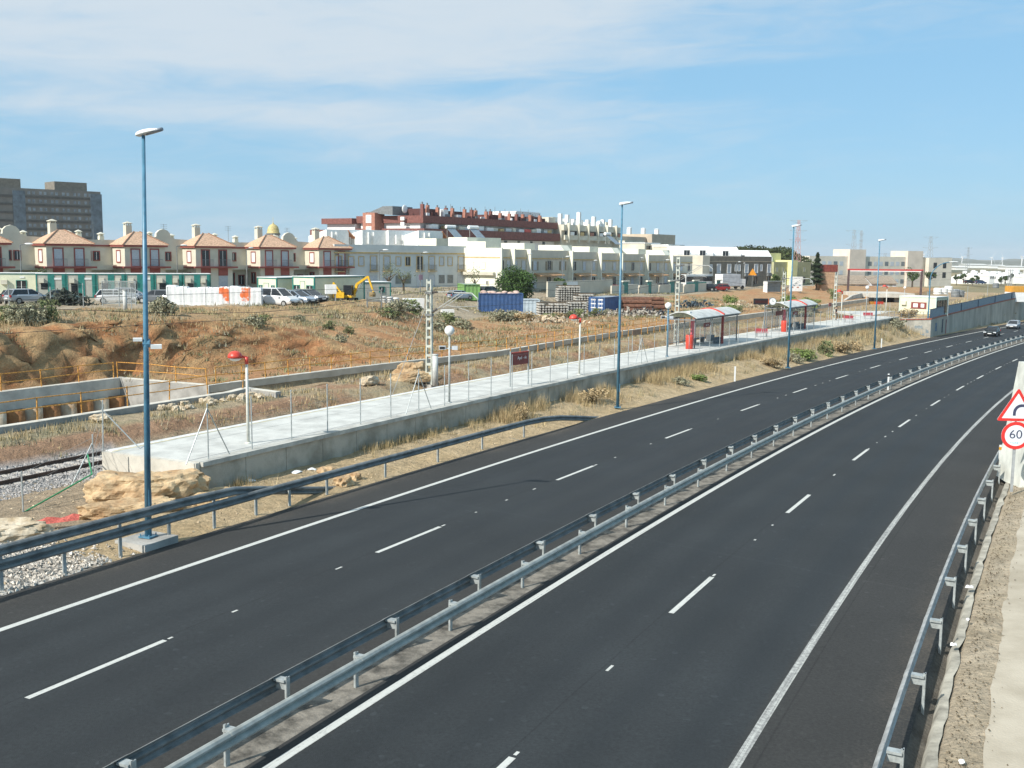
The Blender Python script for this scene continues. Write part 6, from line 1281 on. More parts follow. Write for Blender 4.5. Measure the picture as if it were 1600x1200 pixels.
for i, (px, py, d, c) in enumerate(((1465, 456, 250, white_p), (1474, 456, 252, white_p), (1482, 453, 256, white_p), (1493, 460, 240, slate), (1500, 460, 242, slate), (1556, 447, 330, slate))):
    p = D(px, py, d); r = thing('site_tank', ['white cubic tank, first of the row behind the station cabin', 'white cubic tank, second of the row behind the station cabin', 'tall white tank at the end of the row behind the station cabin', 'dark round cable drum behind the ramp parapet', 'second dark cable drum behind the ramp parapet', 'grey cylinder tank farther off across the yard'][i], 'tank', (p.x, p.y, p.z-.6), .2); MB().lathe([(.9, 0), (.95, .1), (.95, 1.3), (.8, 1.5), (.3, 1.55)], n=14).build('tank_shell', c, r); MB().lathe([(.99, .45), (1.0, .5), (.99, .55)], n=14).build('band', steel, r)
# pylons
def pylon(label, px, py0, py1, d, wd, arms=(.98, .74, .5), red=False, slim=False):
    b = D(px, py1, d); h = (py1-py0)*d/F; r = thing('lattice_pylon', label, 'pylon', b, .3, 'lattice pylons on the skyline'); m = MB(); t_ = max(.04, d*.000075); wd *= .62; ns = 11; w1 = wd*(.9 if slim else .28)
    C4 = lambda z: [(sx*(wd+(w1-wd)*z/h)/2, sy*(wd+(w1-wd)*z/h)/2, z) for sx, sy in ((-1, -1), (1, -1), (1, 1), (-1, 1))]
    for k in range(ns):
        A, B = C4(h*k/ns), C4(h*(k+1)/ns)
        for i in range(4): m.bar(A[i], B[i], t_*1.5); m.bar(A[i], B[(i+1) % 4], t_); m.bar(A[(i+1) % 4], B[i], t_*.8) if k % 2 else None
    m.build('lattice_tower', mat('pylon_red', (.45, .16, .13), .7, .2, .3, c2=(.55, .50, .48)) if red else mat('pylon_grey', (.40, .42, .43), .6, .1, 1), r)
    for f in arms: MB().bar((-wd*1.5, 0, h*f), (wd*1.5, 0, h*f), t_*1.6).bar((-wd*1.5, 0, h*f), (0, 0, h*(f-.05)), t_).bar((wd*1.5, 0, h*f), (0, 0, h*(f-.05)), t_).build('cross_arm', mat('pylon_grey', (.33, .35, .36)), r)
    return b, h
pylon('red and white lattice pylon behind the third blue lamp post', 1244, 345, 440, 300, 3.0, (.99, .83, .68), True); pylon('grey lattice pylon right of the cypress behind the sheds', 1331, 360, 446, 420, 4.2); pylon('slim telecom mast beside the grey pylon', 1344, 361, 410, 430, 1.2, (.9, .7), False, True); pylon('grey lattice pylon in front of the beige building end', 1451, 370, 436, 430, 4.0); pylon('faint thin pylon on the far plain right of the beige building', 1511, 387, 428, 700, 3.5); pylon('dark lattice mast standing at the yard near the right edge', 1577, 421, 452, 260, 1.1, (.95,), False, True)
pylon('short pylon poking over the roof of the beige building', 1381, 396, 440, 520, 5.0)
# wind turbines
for i, (px, py, d, hb, ph) in enumerate(((1443, 404, 3000, 0, .4), (1503, 414, 2900, 0, .1), (1549, 415, 2900, 0, .5), (1566, 416, 3000, 0, .95), (1596, 416, 2700, 0, .2))):
    p = D(px, py, d); h = (py-[398, 402, 403, 403.5, 402][i])*d/F; r = thing('wind_turbine', ['wind turbine blades showing just behind the beige building', 'white wind turbine right of the beige building', 'white wind turbine standing in the middle of the five', 'white wind turbine with raised blade between its neighbours', 'white wind turbine at the right edge of the photo'][i], 'wind turbine', p, .2, 'wind turbines on the far plain'); wt = mat('turbine_white', (.80, .80, .80), .5, .04, .1)
    MB().tube((0, 0, -20), (0, 0, h), 1.5, .9, 8).build('tower', wt, r); MB().b2(-1.4, 1.4, -2.5, 4, h-.9, h+1.6).build('nacelle', wt, r)
    for k in range(3): a = ph*2.1+k*2.094; MB().add([(0, -3, h-.0), (1.1*math.cos(a+1.57), -3, h+1.1*math.sin(a+1.57)), (20*math.cos(a), -3, h+20*math.sin(a)), (0, -2.4, h), (1.1*math.cos(a+1.57), -2.4, h+1.1*math.sin(a+1.57)), (20*math.cos(a), -2.6, h+20*math.sin(a))], [(0, 1, 2), (5, 4, 3), (0, 3, 4, 1), (1, 4, 5, 2), (2, 5, 3, 0)]).build('blade', wt, r)

# ------------------------------------------------------------------ vehicles
def car_parts(r, paint, L=4.2, W=1.72, Hh=1.45, kind='hatch'):
    hw = W/2
    prof = {'hatch': [(-.5, .55, .72), (-.47, .32, .86), (-.30, .24, .93), (.0, .22, .92), (.22, .22, .90), (.38, .24, .80), (.475, .34, .66), (.5, .45, .56)],
            'sedan': [(-.5, .5, .80), (-.475, .32, .92), (-.30, .24, .94), (.0, .22, .92), (.22, .22, .88), (.38, .24, .78), (.475, .34, .64), (.5, .45, .56)],
            'van': [(-.5, .45, 1.0), (-.48, .28, 1.08), (-.3, .24, 1.1), (0, .22, 1.1), (.24, .22, 1.06), (.38, .24, .98), (.475, .34, .76), (.5, .45, .6)]}[kind]
    rings = []
    for f, zb, zt in prof:
        e = 1-.16*abs(f*2)**5; rings.append([(f*L, -hw*e*.93, zb), (f*L, -hw*e, zb+.16), (f*L, -hw*e, zt-.14), (f*L, -hw*e*.93, zt), (f*L, hw*e*.93, zt), (f*L, hw*e, zt-.14), (f*L, hw*e, zb+.16), (f*L, hw*e*.93, zb)])
    MB().loft(rings).build('body', paint, r, False)
    gx = {'hatch': [(-.47, .88), (-.38, Hh), (.04, Hh), (.27, .88)], 'sedan': [(-.40, .90), (-.24, Hh), (.06, Hh), (.27, .88)], 'van': [(-.485, 1.04), (-.46, Hh), (.08, Hh), (.28, 1.04)]}[kind]
    zt = gx[1][1]; w0, w1 = hw*.91, hw*.74
    A = [(gx[0][0]*L, gx[0][1], w0), (gx[1][0]*L, zt-.05, w1), (gx[2][0]*L, zt-.05, w1), (gx[3][0]*L, gx[3][1], w0)]
    MB().add([(x, -w, z) for x, z, w in A]+[(x, w, z) for x, z, w in A], [(0, 1, 2, 3), (7, 6, 5, 4), (0, 4, 5, 1), (1, 5, 6, 2), (2, 6, 7, 3), (3, 7, 4, 0)]).build('window_glass', glass_d, r)
    MB().loft([[(x, -w1*k, z), (x, -w1*k*.9, z+.06), (x, w1*k*.9, z+.06), (x, w1*k, z)] for x, z, k in ((A[1][0]-.03, zt-.08, .98), (A[1][0]+.15, zt-.055, 1.01), (A[2][0]-.2, zt-.055, 1.01), (A[2][0]+.03, zt-.08, .98))]).build('roof', paint, r)
    m = MB()
    for sg in (-1, 1):
        for i in (0, 2): m.bar((A[i][0], sg*A[i][2], A[i][1]), (A[i+1][0], sg*A[i+1][2], A[i+1][1]), .07)
        xm = -.06*L; m.bar((xm, sg*(w0+.0), .92 if kind != 'van' else 1.06), (xm, sg*(w1+.005), zt-.06), .07)
    m.build('pillars', paint, r)
    for x in (-.30*L, .31*L):
        for sg in (-1, 1):
            w = MB().tube((x, sg*(hw-.19), .31), (x, sg*(hw+.01), .31), .31, n=16).build('wheel', rubber, r); MB().tube((x, sg*(hw+.0), .31), (x, sg*(hw+.022), .31), .19, n=12).build('rim', steel, w)
    for sg in (-1, 1):
        MB().b2(.455*L, .492*L, sg*hw*.78-.19, sg*hw*.78+.19, .58, .73).build('headlight', mat('lamp_glass', (.65, .68, .70), .15, .05, 3), r); MB().b2(-.498*L, -.47*L, sg*hw*.80-.14, sg*hw*.80+.14, .66, .88).build('tail_light', mat('tail_red', (.35, .02, .02), .2, .1, 3), r); MB().b2(.16*L, .20*L, sg*(hw+.06)-.08, sg*(hw+.06)+.08, .9, 1.03).build('mirror', paint, r)
    MB().b2(.485*L, .506*L, -hw*.75, hw*.75, .34, .48).build('bumper', black, r); MB().b2(.495*L, .512*L, -.26, .26, .44, .55).build('number_plate', white_p, r); MB().b2(-.508*L, -.49*L, -.26, .26, .5, .61).build('number_plate', white_p, r)
def carpaint(name, c, rough=.25): return mat(name, c, rough, .03, .5, metal=.3)
CARS = {}
def car(label, p, rz, color, kind='hatch', group='parked cars', L=4.2, Hh=1.45, name='parked_car', cat='car', W=1.72):
    r = thing(name, label, cat, p, rz, group); car_parts(r, color, L, W, Hh, kind); return r
silver = carpaint('silver_paint', (.42, .45, .48)); cwhite = carpaint('white_car_paint', (.78, .78, .77)); cblack = carpaint('black_paint', (.02, .022, .026)); cgrey = carpaint('grey_paint', (.15, .165, .18)); cblue = carpaint('blue_paint', (.05, .08, .16)); cred = carpaint('red_car_paint', (.30, .03, .03)); cgreen = carpaint('green_grey_paint', (.12, .17, .15)); csky = carpaint('pale_blue_paint', (.35, .42, .50))
def driving(px, py, label, color, kind):
    p = G(px, py); s, t_ = ST(p.x, p.y); car(label, CR(s, t_, .0), math.pi/2-hd(s)+math.pi, color, kind, 'cars driving on the left carriageway', 4.2, 1.42, 'driving_car')
driving(1550, 525, 'dark green black car driving toward the camera in the inner lane of the left carriageway', carpaint('dark_car', (.022, .032, .032)), 'sedan'); driving(1583.5, 513.5, 'silver car driving behind the dark one on the left carriageway', silver, 'hatch')
def park(px, py, d, rz, color, label, kind='hatch', **kw):
    x = (px-800)/F*d; car(label, Vector((x, d, zg(x, d)+.02)), rz, color, kind, **kw)
park(43, 470, 104, .9, silver, 'silver hatchback parked by the cabins at the left edge'); park(18, 470, 106, 2.2, cblack, 'black car parked left of the silver hatchback'); park(100, 468, 108, .5, cgreen, 'dark car parked behind the brush pile right of the silver hatchback', 'sedan')
park(183, 466, 110, .2, cwhite, 'white car parked in front of the cabin row behind the mesh gate'); park(246, 466, 110, 2.8, cgrey, 'grey car parked just right of the nearest blue lamp post'); park(205, 468, 112, .3, silver, 'silver car half hidden between white car and blue lamp post')
park(434, 475, 106, -.45, cwhite, 'white family van parked beside the white wrapped pallets', 'van', Hh=1.8, L=4.3, name='parked_van', cat='van'); park(463, 473, 109, -.5, csky, 'pale blue grey car parked right of the white family van'); park(482, 470, 112, -.55, cgrey, 'dark grey car parked third right of the white family van')
park(415, 478, 108, 1.2, cblack, 'black car mostly hidden behind the white wrapped pallets')
park(718, 453, 166, .6, csky, 'pale blue car parked before the pale terrace end wall'); park(741, 452, 170, .6, cblack, 'black car parked before the corner house side wall'); park(765, 452, 171, .7, cgreen, 'grey green car parked left of the round tree')
for i, (px, d, c, k) in enumerate(((925, 196, cblack, 'sedan'), (944, 198, cblue, 'hatch'), (957, 200, cred, 'hatch'), (984, 206, cwhite, 'van'), (1012, 214, cgreen, 'hatch'), (1028, 218, cgrey, 'hatch'), (1005, 211, cblack, 'hatch'), (1100, 226, cblack, 'hatch'), (1122, 229, cred, 'hatch'))):
    park(px, 0, d, .95+i*.3, c, ['black car parked below the yellow terrace left of the second lamp post', 'dark blue car parked below the yellow terrace', 'dark red car parked just left of the second blue lamp post', 'white van parked just right of the second blue lamp post', 'grey green car parked right of the white van', 'dark grey car parked near the lattice mast', 'black car parked between white van and grey green car', 'black car parked in front of the bus', 'dark red car parked in front of the white truck'][i], k)
park(1492, 455, 300, .3, cwhite, 'white car parked on the open ground behind the station cabin'); park(1527, 445, 380, .2, cblue, 'dark blue vehicle parked by the distant orange hut'); park(1510, 444, 390, .2, cblack, 'black vehicle parked left of the dark blue one far off')
# bus and box truck
b = bare(1082, 236); r = thing('white_bus', 'white and green bus parked in front of the grey brown block', 'bus', b, .85); MB().b2(-5.5, 5.5, -1.25, 1.25, .45, 3.0).build('body', white_p, r); MB().b2(-5.3, 5.52, -1.27, 1.27, 1.45, 2.55).build('window_band', glass_d, r); MB().b2(-5.2, 3, -1.29, 1.29, .5, 1.3).build('green_stripe', teal, r); MB().b2(-5.54, -5.5, -1.1, 1.1, 1.3, 2.6).build('windscreen', glass_d, r); MB().b2(-5.56, -5.5, -.8, .8, 2.62, 2.9).build('destination_sign', black, r)
for x in (-3.6, 3.0):
    for y in (-1.1, 1.1): MB().tube((x, y-.15, .48), (x, y+.18, .48), .48, n=14).build('wheel', rubber, r)
b = bare(1135, 238); r = thing('box_truck', 'white box truck parked right of the bus', 'truck', b, .6); MB().b2(-3, 2.6, -1.2, 1.2, .8, 3.4).build('cargo_box', mat('box_grey', (.52, .54, .56), .6, .08, 1), r); MB().b2(-3.04, -3.0, -1.15, 1.15, .85, 3.35).build('rear_door', white_p, r); MB().b2(2.7, 4.3, -1.1, 1.1, .5, 2.3).build('cab', white_p, r); MB().b2(3.6, 4.33, -1.0, 1.0, 1.4, 2.1).build('windscreen', glass_d, r)
for x in (-1.8, 3.4):
    for y in (-1.0, 1.0): MB().tube((x, y-.15, .45), (x, y+.15, .45), .45, n=14).build('wheel', rubber, r)

# ------------------------------------------------------------------ site yard
def at_ground(px, d, dz=0.0): x = (px-800)/F*d; return Vector((x, d, zg(x, d)+dz))
cabin('cream site cabin with green corner at the left edge of the row', at_ground(-40, 121), 7.0, 2.5, 2.75, .30, cabin_w, 'green trimmed site cabins', None, [('win', 5.0, 1.0, 1.0, .9), ('ac', 3.2, 1.5, .7, .5), ('sign', 5.1, 2.2, .5, .2), ('stripe', 6.8, 0, .3, 0), ('win', 1, 1.0, 1.1, .9)])
lab = ['first long shaded site cabin behind the brush pile', 'second shaded site cabin with white notice behind the brush pile', 'third shaded site cabin behind the mesh gate', 'fourth shaded site cabin with wall unit just left of the nearest lamp post', 'fifth shaded site cabin with wall unit right of the nearest lamp post', 'last shaded site cabin of the row left of the family van']
shaded_c = mat('cabin_shaded_panel', (.44, .43, .37), .7, .06, 1.5)  # greyer copy of the cabin panel, shade put into its colour
c0_ = at_ground(57, 121); cdir = (at_ground(330, 128)-c0_); cdir.z = 0; stp = cdir.length/6; cr_z = math.atan2(cdir.y, cdir.x)
for k in range(6): p = c0_+cdir*(k/6.0); cabin(lab[k], Vector((p.x, p.y, 3.32)), stp-.03, 2.4, 2.78, cr_z, shaded_c, 'green trimmed site cabins', None, [('stripe', stp*.5, 0, .7, 0), ('stripe', stp-.25, 0, .45, 0), ('ac', stp*.18, 1.75, .55, .5), ('dark', stp*.26, .15, .7, 1.5) if k % 2 else ('dark', stp*.3, 1.0, .9, .7), ('sign' if k in (0, 1, 3) else 'ac', stp*.72, 2.1 if k in (0, 1, 3) else 1.75, .8 if k in (0, 1, 3) else .5, .22 if k in (0, 1, 3) else .5)])
cabin('sunlit cream cabin with two small windows behind the family van', at_ground(402, 120.0), 3.2, 6, 2.85, -.62, cabin_w, 'green trimmed site cabins', None, [('win', .55, 1.45, .4, .5), ('door', 1.45, 0, .75, 2.1), ('win', 2.55, 1.45, .4, .5)])
cabin('sunlit cream cabin with two wide dark windows left of the excavator', at_ground(456.5, 118.5), 3.5, 8, 2.85, -.62, cabin_w, 'green trimmed site cabins', None, [('win', .65, .95, .85, .9), ('door', 1.6, 0, .7, 2.2), ('win', 2.75, .9, .95, .95)])
cabin('shaded cabin behind the excavator boom with a small window', at_ground(560, 129), 4.2, 3, 2.5, .5, shaded_c, 'green trimmed site cabins', None, [('win', 3.0, 1.3, .6, .6)])
# wrapped pallets
wrap = mat('white_wrap', (.74, .75, .74), .35, .08, 1.2, .3, 6)
def wrap_orange():
    m = bpy.data.materials.new('wrap_orange_print'); m.use_nodes = True; t = m.node_tree; b = t.nodes['Principled BSDF']; b.inputs['Roughness'].default_value = .35; tc = N(t, 'ShaderNodeTexCoord'); oi = N(t, 'ShaderNodeObjectInfo'); va = N(t, 'ShaderNodeVectorMath', operation='ADD'); t.links.new(tc.outputs['Object'], va.inputs[0]); t.links.new(mth(t, 'MULTIPLY', oi.outputs['Random'], 40.0), va.inputs[1]); n = N(t, 'ShaderNodeTexNoise', _Scale=1.6, _Detail=3.0); t.links.new(va.outputs[0], n.inputs['Vector']); vd = N(t, 'ShaderNodeVectorMath', operation='DISTANCE'); t.links.new(tc.outputs['Object'], vd.inputs[0]); vd.inputs[1].default_value = (.1, -.55, 1.25); f = mapr(t, mth(t, 'ADD', vd.outputs['Value'], mth(t, 'MULTIPLY', mth(t, 'SUBTRACT', n.outputs[0], .5), 2.2)), .75, .35); mx = N(t, 'ShaderNodeMixRGB'); mx.inputs[1].default_value = (.70, .70, .69, 1); mx.inputs[2].default_value = (.70, .16, .05, 1); t.links.new(f, mx.inputs[0]); t.links.new(mx.outputs[0], b.inputs['Base Color']); return m
wo_m = wrap_orange(); a, b_ = at_ground(262, 104), at_ground(409, 104.5)
for k in range(9):
    f = (k+.5)/9; p = a.lerp(b_, f); w = (b_-a).length/9; r = thing('wrapped_pallet', ['tall pallet of goods in sunlit white plastic wrap', 'pallet of goods in orange smeared plastic wrap'][k in (5, 7)]+[' at the left end of the row', ' second in the row', ' third in the row', ' fourth in the row', ' left of the orange smears', ' beside the orange smears', ' between the two orange ones', ' nearest the family van', ' last in the row'][k] if k not in (5, 7) else ['pallet with pale orange smear in the wrapped row', 'pallet with bright orange smear in the wrapped row'][k == 7], 'pallet', (p.x, p.y, zg(p.x, p.y)-.1), .06, 'white wrapped pallets in a row')
    rings = []
    for z, q in ((.14, 1), (.7, .985), (1.3, 1.0), (1.78, .98), (1.92, .86)): rings.append([((w*.51)*q*x, .55*q*y, z+.03*math.sin(5*x+k)) for x, y in ((-1, -1), (-.5, -1.04), (0, -.98), (.5, -1.05), (1, -1), (1, 1), (-1, 1))])
    MB().loft(rings).build('wrap', wo_m if k in (5, 7) else wrap, r); MB().b2(-w*.5, w*.5, -.55, .55, 0, .13).build('pallet_base', wood, r)
# excavator
yel = mat('excavator_yellow', (.74, .43, .02), .45, .12, 1.5); p = at_ground(541, 119); r = thing('excavator', 'yellow tracked excavator with raised bent boom beside the site cabins', 'excavator', p, -.2)
MB().b2(-1.7, 1.7, -1.25, -.75, 0, .75).build('track', rubber, r); MB().b2(-1.7, 1.7, .75, 1.25, 0, .75).build('track', rubber, r); MB().loft([[(x, -1.2*s, .85), (x, -1.25*s, 1.2), (x, -1.1*s, z), (x, 1.1*s, z), (x, 1.25*s, 1.2), (x, 1.2*s, .85)] for x, s, z in ((-2.3, .7, 1.55), (-1.9, .95, 1.9), (-.8, 1, 1.95), (.8, 1, 1.5), (1.3, .95, 1.3))]).build('engine_body', yel, r)
cb = MB().b2(-.1, 1.3, -1.2, -.2, 1.25, 2.9).build('cab', glass_d, r); cf = MB().b2(-.15, 1.35, -1.25, -.15, 2.9, 3.0)
for x in (-.12, 1.28):
    for y in (-1.2, -.25): cf.b2(x-.04, x+.06, y-.03, y+.06, 1.2, 2.9)
cf.build('cab_frame', black, cb)
def seg(a, b, w0, w1, name, par=None): return MB().tube(a, b, w0, w1, 4).build(name, yel, par or r)
bm_ = seg((1.3, .1, 1.3), (1.9, .1, 3.2), .34, .3, 'boom'); seg((1.9, .1, 3.2), (3.9, .1, 4.55), .3, .24, 'boom_upper', bm_); ar = seg((3.9, .1, 4.6), (4.9, .1, 1.9), .24, .18, 'arm'); MB().lathe([(.55, -.4), (.6, .0), (.5, .4)], (0, 0, 0), 12).build('bucket', mat('worn_bucket', (.25, .18, .08), .7, .3, 3), r).location = (4.7, .1, 1.45); MB().tube((1.6, .1, 1.5), (3.0, .1, 3.9), .07, n=6).build('hydraulic_ram', steel, r)
r.scale = (.64, .64, .64)
p = at_ground(526, 118); r = thing('backhoe_arm', 'folded yellow backhoe arm left of the excavator cab', 'backhoe', p, .0); MB().b2(-.5, 1.3, -.6, .6, .5, 1.5).build('body', yel, r); MB().tube((.9, 0, 1.2), (-.6, 0, 3.2), .22, .18, 4).build('arm', yel, r); MB().tube((-.6, 0, 3.3), (-.7, 0, 2.1), .2, .24, 4).build('bucket', yel, r); MB().b2(-.8, 1.5, -.9, .9, 0, .5).build('track', rubber, r)
r.scale = (.62, .62, .62)
p = at_ground(516, 112); r = thing('white_hopper', 'pale grey hopper box on legs left of the excavator', 'hopper', p, .3); MB().b2(-.55, .55, -.5, .5, .75, 1.7).build('box', white_p, r)
for x in (-.45, .45): MB().bar((x, -.4, 0), (x, -.4, .8), .09).bar((x, .4, 0), (x, .4, .8), .09).build('leg', steel, r)
p = at_ground(584, 112); r = thing('scaffold_frame', 'grey steel scaffold frame standing on the yard edge right of the excavator', 'scaffold', p, .2)
for x in (-.75, .75):
    for y in (-.5, .5): MB().tube((x, y, -.1), (x, y, 1.9), .06, n=6).build('post', steel_d, r)
m = MB()
for z in (.7, 1.85): m.bar((-.75, -.5, z), (.75, -.5, z), .09).bar((-.75, .5, z), (.75, .5, z), .09).bar((-.75, -.5, z), (-.75, .5, z), .09).bar((.75, -.5, z), (.75, .5, z), .09)
m.build('cross_bar', steel_d, r)
for px, d, lb in ((603, 122, 'stack of white cement sacks wrapped on a pallet right of the scaffold frame'), (613, 124, 'second paler stack of wrapped sacks beside the first')):
    p = at_ground(px, d); r = thing('sack_stack', lb, 'sack stack', p, .2, 'wrapped sack stacks'); m = MB()
    for k in range(5):
        for q in (-.35, .35): m.ball((q, 0, .28+.26*k), .42, .6, .16, 10, 6)
    m.build('sacks', mat('sack_white', (.60, .59, .56), .7, .12, 4), r, True); MB().b2(-.8, .8, -.6, .6, 0, .13).build('pallet_base', wood, r)
for px, d, w, h, lb in ((645, 128, 2.4, 1.9, 'small white site shed with pale roof before the terrace'), (641, 118, 1.3, 1.6, 'white concrete mixer hopper on the yard edge left of the mast'), (698, 140, 1.6, 1.0, 'white notice board on the yard behind the mast')):
    p = at_ground(px, d); r = thing('site_box', lb, 'site box', p, .25); MB().add([(-w/2, -.5, h*.35), (w/2, -.5, h*.35), (w/2, .5, h*.35), (-w/2, .5, h*.35), (-w/2*1.05, -.55, h), (w/2*1.05, -.55, h), (w/2*1.05, .55, h), (-w/2*1.05, .55, h)], [(3, 2, 1, 0), (4, 5, 6, 7), (0, 1, 5, 4), (1, 2, 6, 5), (2, 3, 7, 6), (3, 0, 4, 7)]).build('box', white_p, r)
    for x in (-w*.35, w*.35): MB().bar((x, 0, -.1), (x, 0, h*.36), .12).build('leg', steel, r)
def container(label, p, L, W, Hh, rz, m, opentop=False, doors=False):
    r = thing('shipping_container', label, 'container', p, rz); a = MB(); n = int(L/.28)
    for y in (0, W):
        pts = []
        for k in range(n+1): x = L*k/n; pts.append((x, y+(.045 if k % 2 else 0)*(1 if y else -1)*-1))
        for (x0, y0), (x1, y1) in zip(pts[:-1], pts[1:]): a.add([(x0, y0, .12), (x1, y1, .12), (x1, y1, Hh-.1), (x0, y0, Hh-.1)], [(0, 1, 2, 3)])
        a.build('side_panel', m, r); a = MB()
    e = MB(); nn = int(W/.25)
    for k in range(nn): y0, y1 = W*k/nn, W*(k+1)/nn; o = .04*(k % 2); e.add([(o, y0, .12), (.04-o, y1, .12), (.04-o, y1, Hh-.1), (o, y0, Hh-.1)], [(0, 1, 2, 3)]).add([(L-o, y0, .12), (L-.04+o, y1, .12), (L-.04+o, y1, Hh-.1), (L-o, y0, Hh-.1)], [(0, 1, 2, 3)])
    e.build('end_panels', m, r); f = MB()
    for x in (0, L):
        for y in (0, W): f.b2(x-.06, x+.06, y-.06, y+.06, 0, Hh)
        f.b2(x-.06, x+.06, 0, W, Hh-.12, Hh).b2(x-.06, x+.06, 0, W, 0, .14)
    for y in (0, W): f.b2(0, L, y-.06, y+.06, Hh-.12, Hh).b2(0, L, y-.06, y+.06, 0, .14)
    f.build('frame', m, r)
    if not opentop: MB().b2(.06, L-.06, .06, W-.06, Hh-.1, Hh-.02).build('roof', mat('container_roof', (.32, .36, .38), .7, .15, 2), r)
    if doors:
        for y0 in (.12, W/2+.04):
            d = MB().b2(-.09, -.05, y0, y0+W/2-.16, .2, Hh-.18).build('door', m, r); k = MB()
            for q in (.25, .7): k.tube((-.12, y0+q, .2), (-.12, y0+q, Hh-.2), .03, n=6)
            k.build('lock_bar', white_p, d)
            for z, h in ((Hh*.82, .18), (Hh*.6, .16), (Hh*.38, .14)): MB().b2(-.10, -.091, y0+.1, y0+.85, z, z+h).build('decal', white_p, d)
    return r
cblue_m = mat('container_blue', (.028, .075, .19), .6, .15, 2); cgreen_m = mat('container_green', (.19, .36, .11), .6, .12, 2)
container('bright green corrugated container at the left of the yard', at_ground(724, 166), 2.5, 5, 2.5, .25, cgreen_m)
container('dark blue open topped container filled with pink bags', at_ground(747.5, 150), 6.2, 3.0, 2.6, .05, cblue_m, True)
m = MB()
rr2 = random.Random(5)
for k in range(22): m.ball((rr2.uniform(.5, 5.6), rr2.uniform(.5, 2.5), rr2.uniform(2.3, 2.75)), .5, .4, .25, 8, 5)
q = at_ground(747.5, 150); o = m.build('rubble_bags', mat('pink_bags', (.50, .36, .30), .8, .2, 2), None, True); o.location = q; o.rotation_euler = (0, 0, .05); tag(o, 'heap of pinkish bags lying in the dark blue open container', 'bags')
container('white blue container hut with slatted opening right of the open container', at_ground(811, 156), 2.9, 3, 2.4, .1, mat('pale_blue_hut', (.50, .58, .62), .6, .1, 2))
container('blue shipping container with white door decals beside the second lamp post', at_ground(943, 155), 6.1, 2.44, 2.6, 1.1, mat('container_blue2', (.035, .10, .25), .55, .15, 2), False, True)

# ------------------------------------------------------------------ trees
foliage = colmat('tree_leaves', .8, 1.2, .65, 1.35)
def tree(name, label, p, w, h, trunk, cols, n=3000, leaf=.16, clumps=26, seed=0, group=None, flat=1.0, cat='tree'):
    r = thing(name, label, cat, p, seed*1.3, group); ch = h-trunk
    V, c = leaf_cloud(n, (w/2, w/2, ch/2*flat), leaf, cols, clumps, .35, seed); V[:, :, 2] += trunk+ch/2; quads('crown', V, foliage, c, None, r)
    m = MB().tube((0, 0, -.4), (.08, .03, trunk+ch*.25), w*.045+.06, w*.03+.04, 8); g = random.Random(seed)
    for k in range(7): a = k*.9+g.uniform(-.3, .3); z0 = trunk*.8+g.uniform(0, ch*.3); m.tube((0.05, 0, z0), (w*.33*math.cos(a), w*.33*math.sin(a), z0+ch*g.uniform(.2, .5)), w*.018+.03, .02, 5)
    m.build('trunk', bark, r); return r
DG = [(.045, .075, .022), (.06, .095, .03), (.038, .06, .02)]; PG = [(.055, .075, .028), (.07, .085, .035), (.045, .06, .025)]
q = at_ground(805, 166); tree('round_tree', 'big round dark green tree standing behind the open blue container', q, 6.9, 6.0, .5, [(.06, .11, .03), (.08, .14, .04), (.045, .085, .025)], 9000, .15, 46, 3)
for i, (px, d, w, h, sd) in enumerate(((1160, 330, 12, 10.5, 1), (1178, 336, 11, 10.8, 2), (1196, 333, 13, 10.2, 3), (1212, 338, 11, 10.4, 4), (1230, 328, 12, 10.2, 5), (1147, 340, 8, 10.4, 6), (1206, 320, 9, 8.0, 7))):
    x = (px-800)/F*d; tree('pine_tree', 'dark umbrella pine in the clump behind the white sloped roof house', Vector((x, d, 1.0)), w, h+1.0, h*.5, PG, 2200, .34, 16, sd, 'pine trees behind the white houses', .8)
x = (1258-800)/F*320; tree('round_tree', 'small dark tree between the olive houses and the cypress', Vector((x, 320, .5)), 7, 8, 3, PG, 1400, .25, 12, 9)
def cypress():
    d = 262; x = (1272-800)/F*d; p = Vector((x, d, zg(x, d))); r = thing('cypress_tree', 'tall dark pointed conifer standing beside the brick sign tower', 'tree', p); h = 9+(400-396)*d/F-p.z+.2; g = np.random.default_rng(4); n = 3000
    z = h*g.uniform(.16, 1, n)**1.0; lay = .75+.35*np.sin(z*5.2); rad = (1-z/h)**.75*2.35*lay*g.uniform(.3, 1, n)**.6; a = g.uniform(0, 6.28, n); c = np.stack([rad*np.cos(a), rad*np.sin(a), z], 1)
    u = np.stack([np.cos(a), np.sin(a), -.35+0*a], 1)*.34*g.uniform(.6, 1.3, (n, 1)); w = np.stack([-np.sin(a), np.cos(a), .3*g.normal(size=n)], 1)*.15
    V = np.stack([c-u, c+w, c+u, c-w], 1); col = np.array([(.03, .05, .022), (.045, .065, .03)])[g.integers(0, 2, n)]*g.uniform(.7, 1.4, (n, 1)); quads('crown', V, foliage, col, None, r); MB().tube((0, 0, -.3), (0, 0, h*.9), .2, .03, 8).build('trunk', bark, r)
cypress()
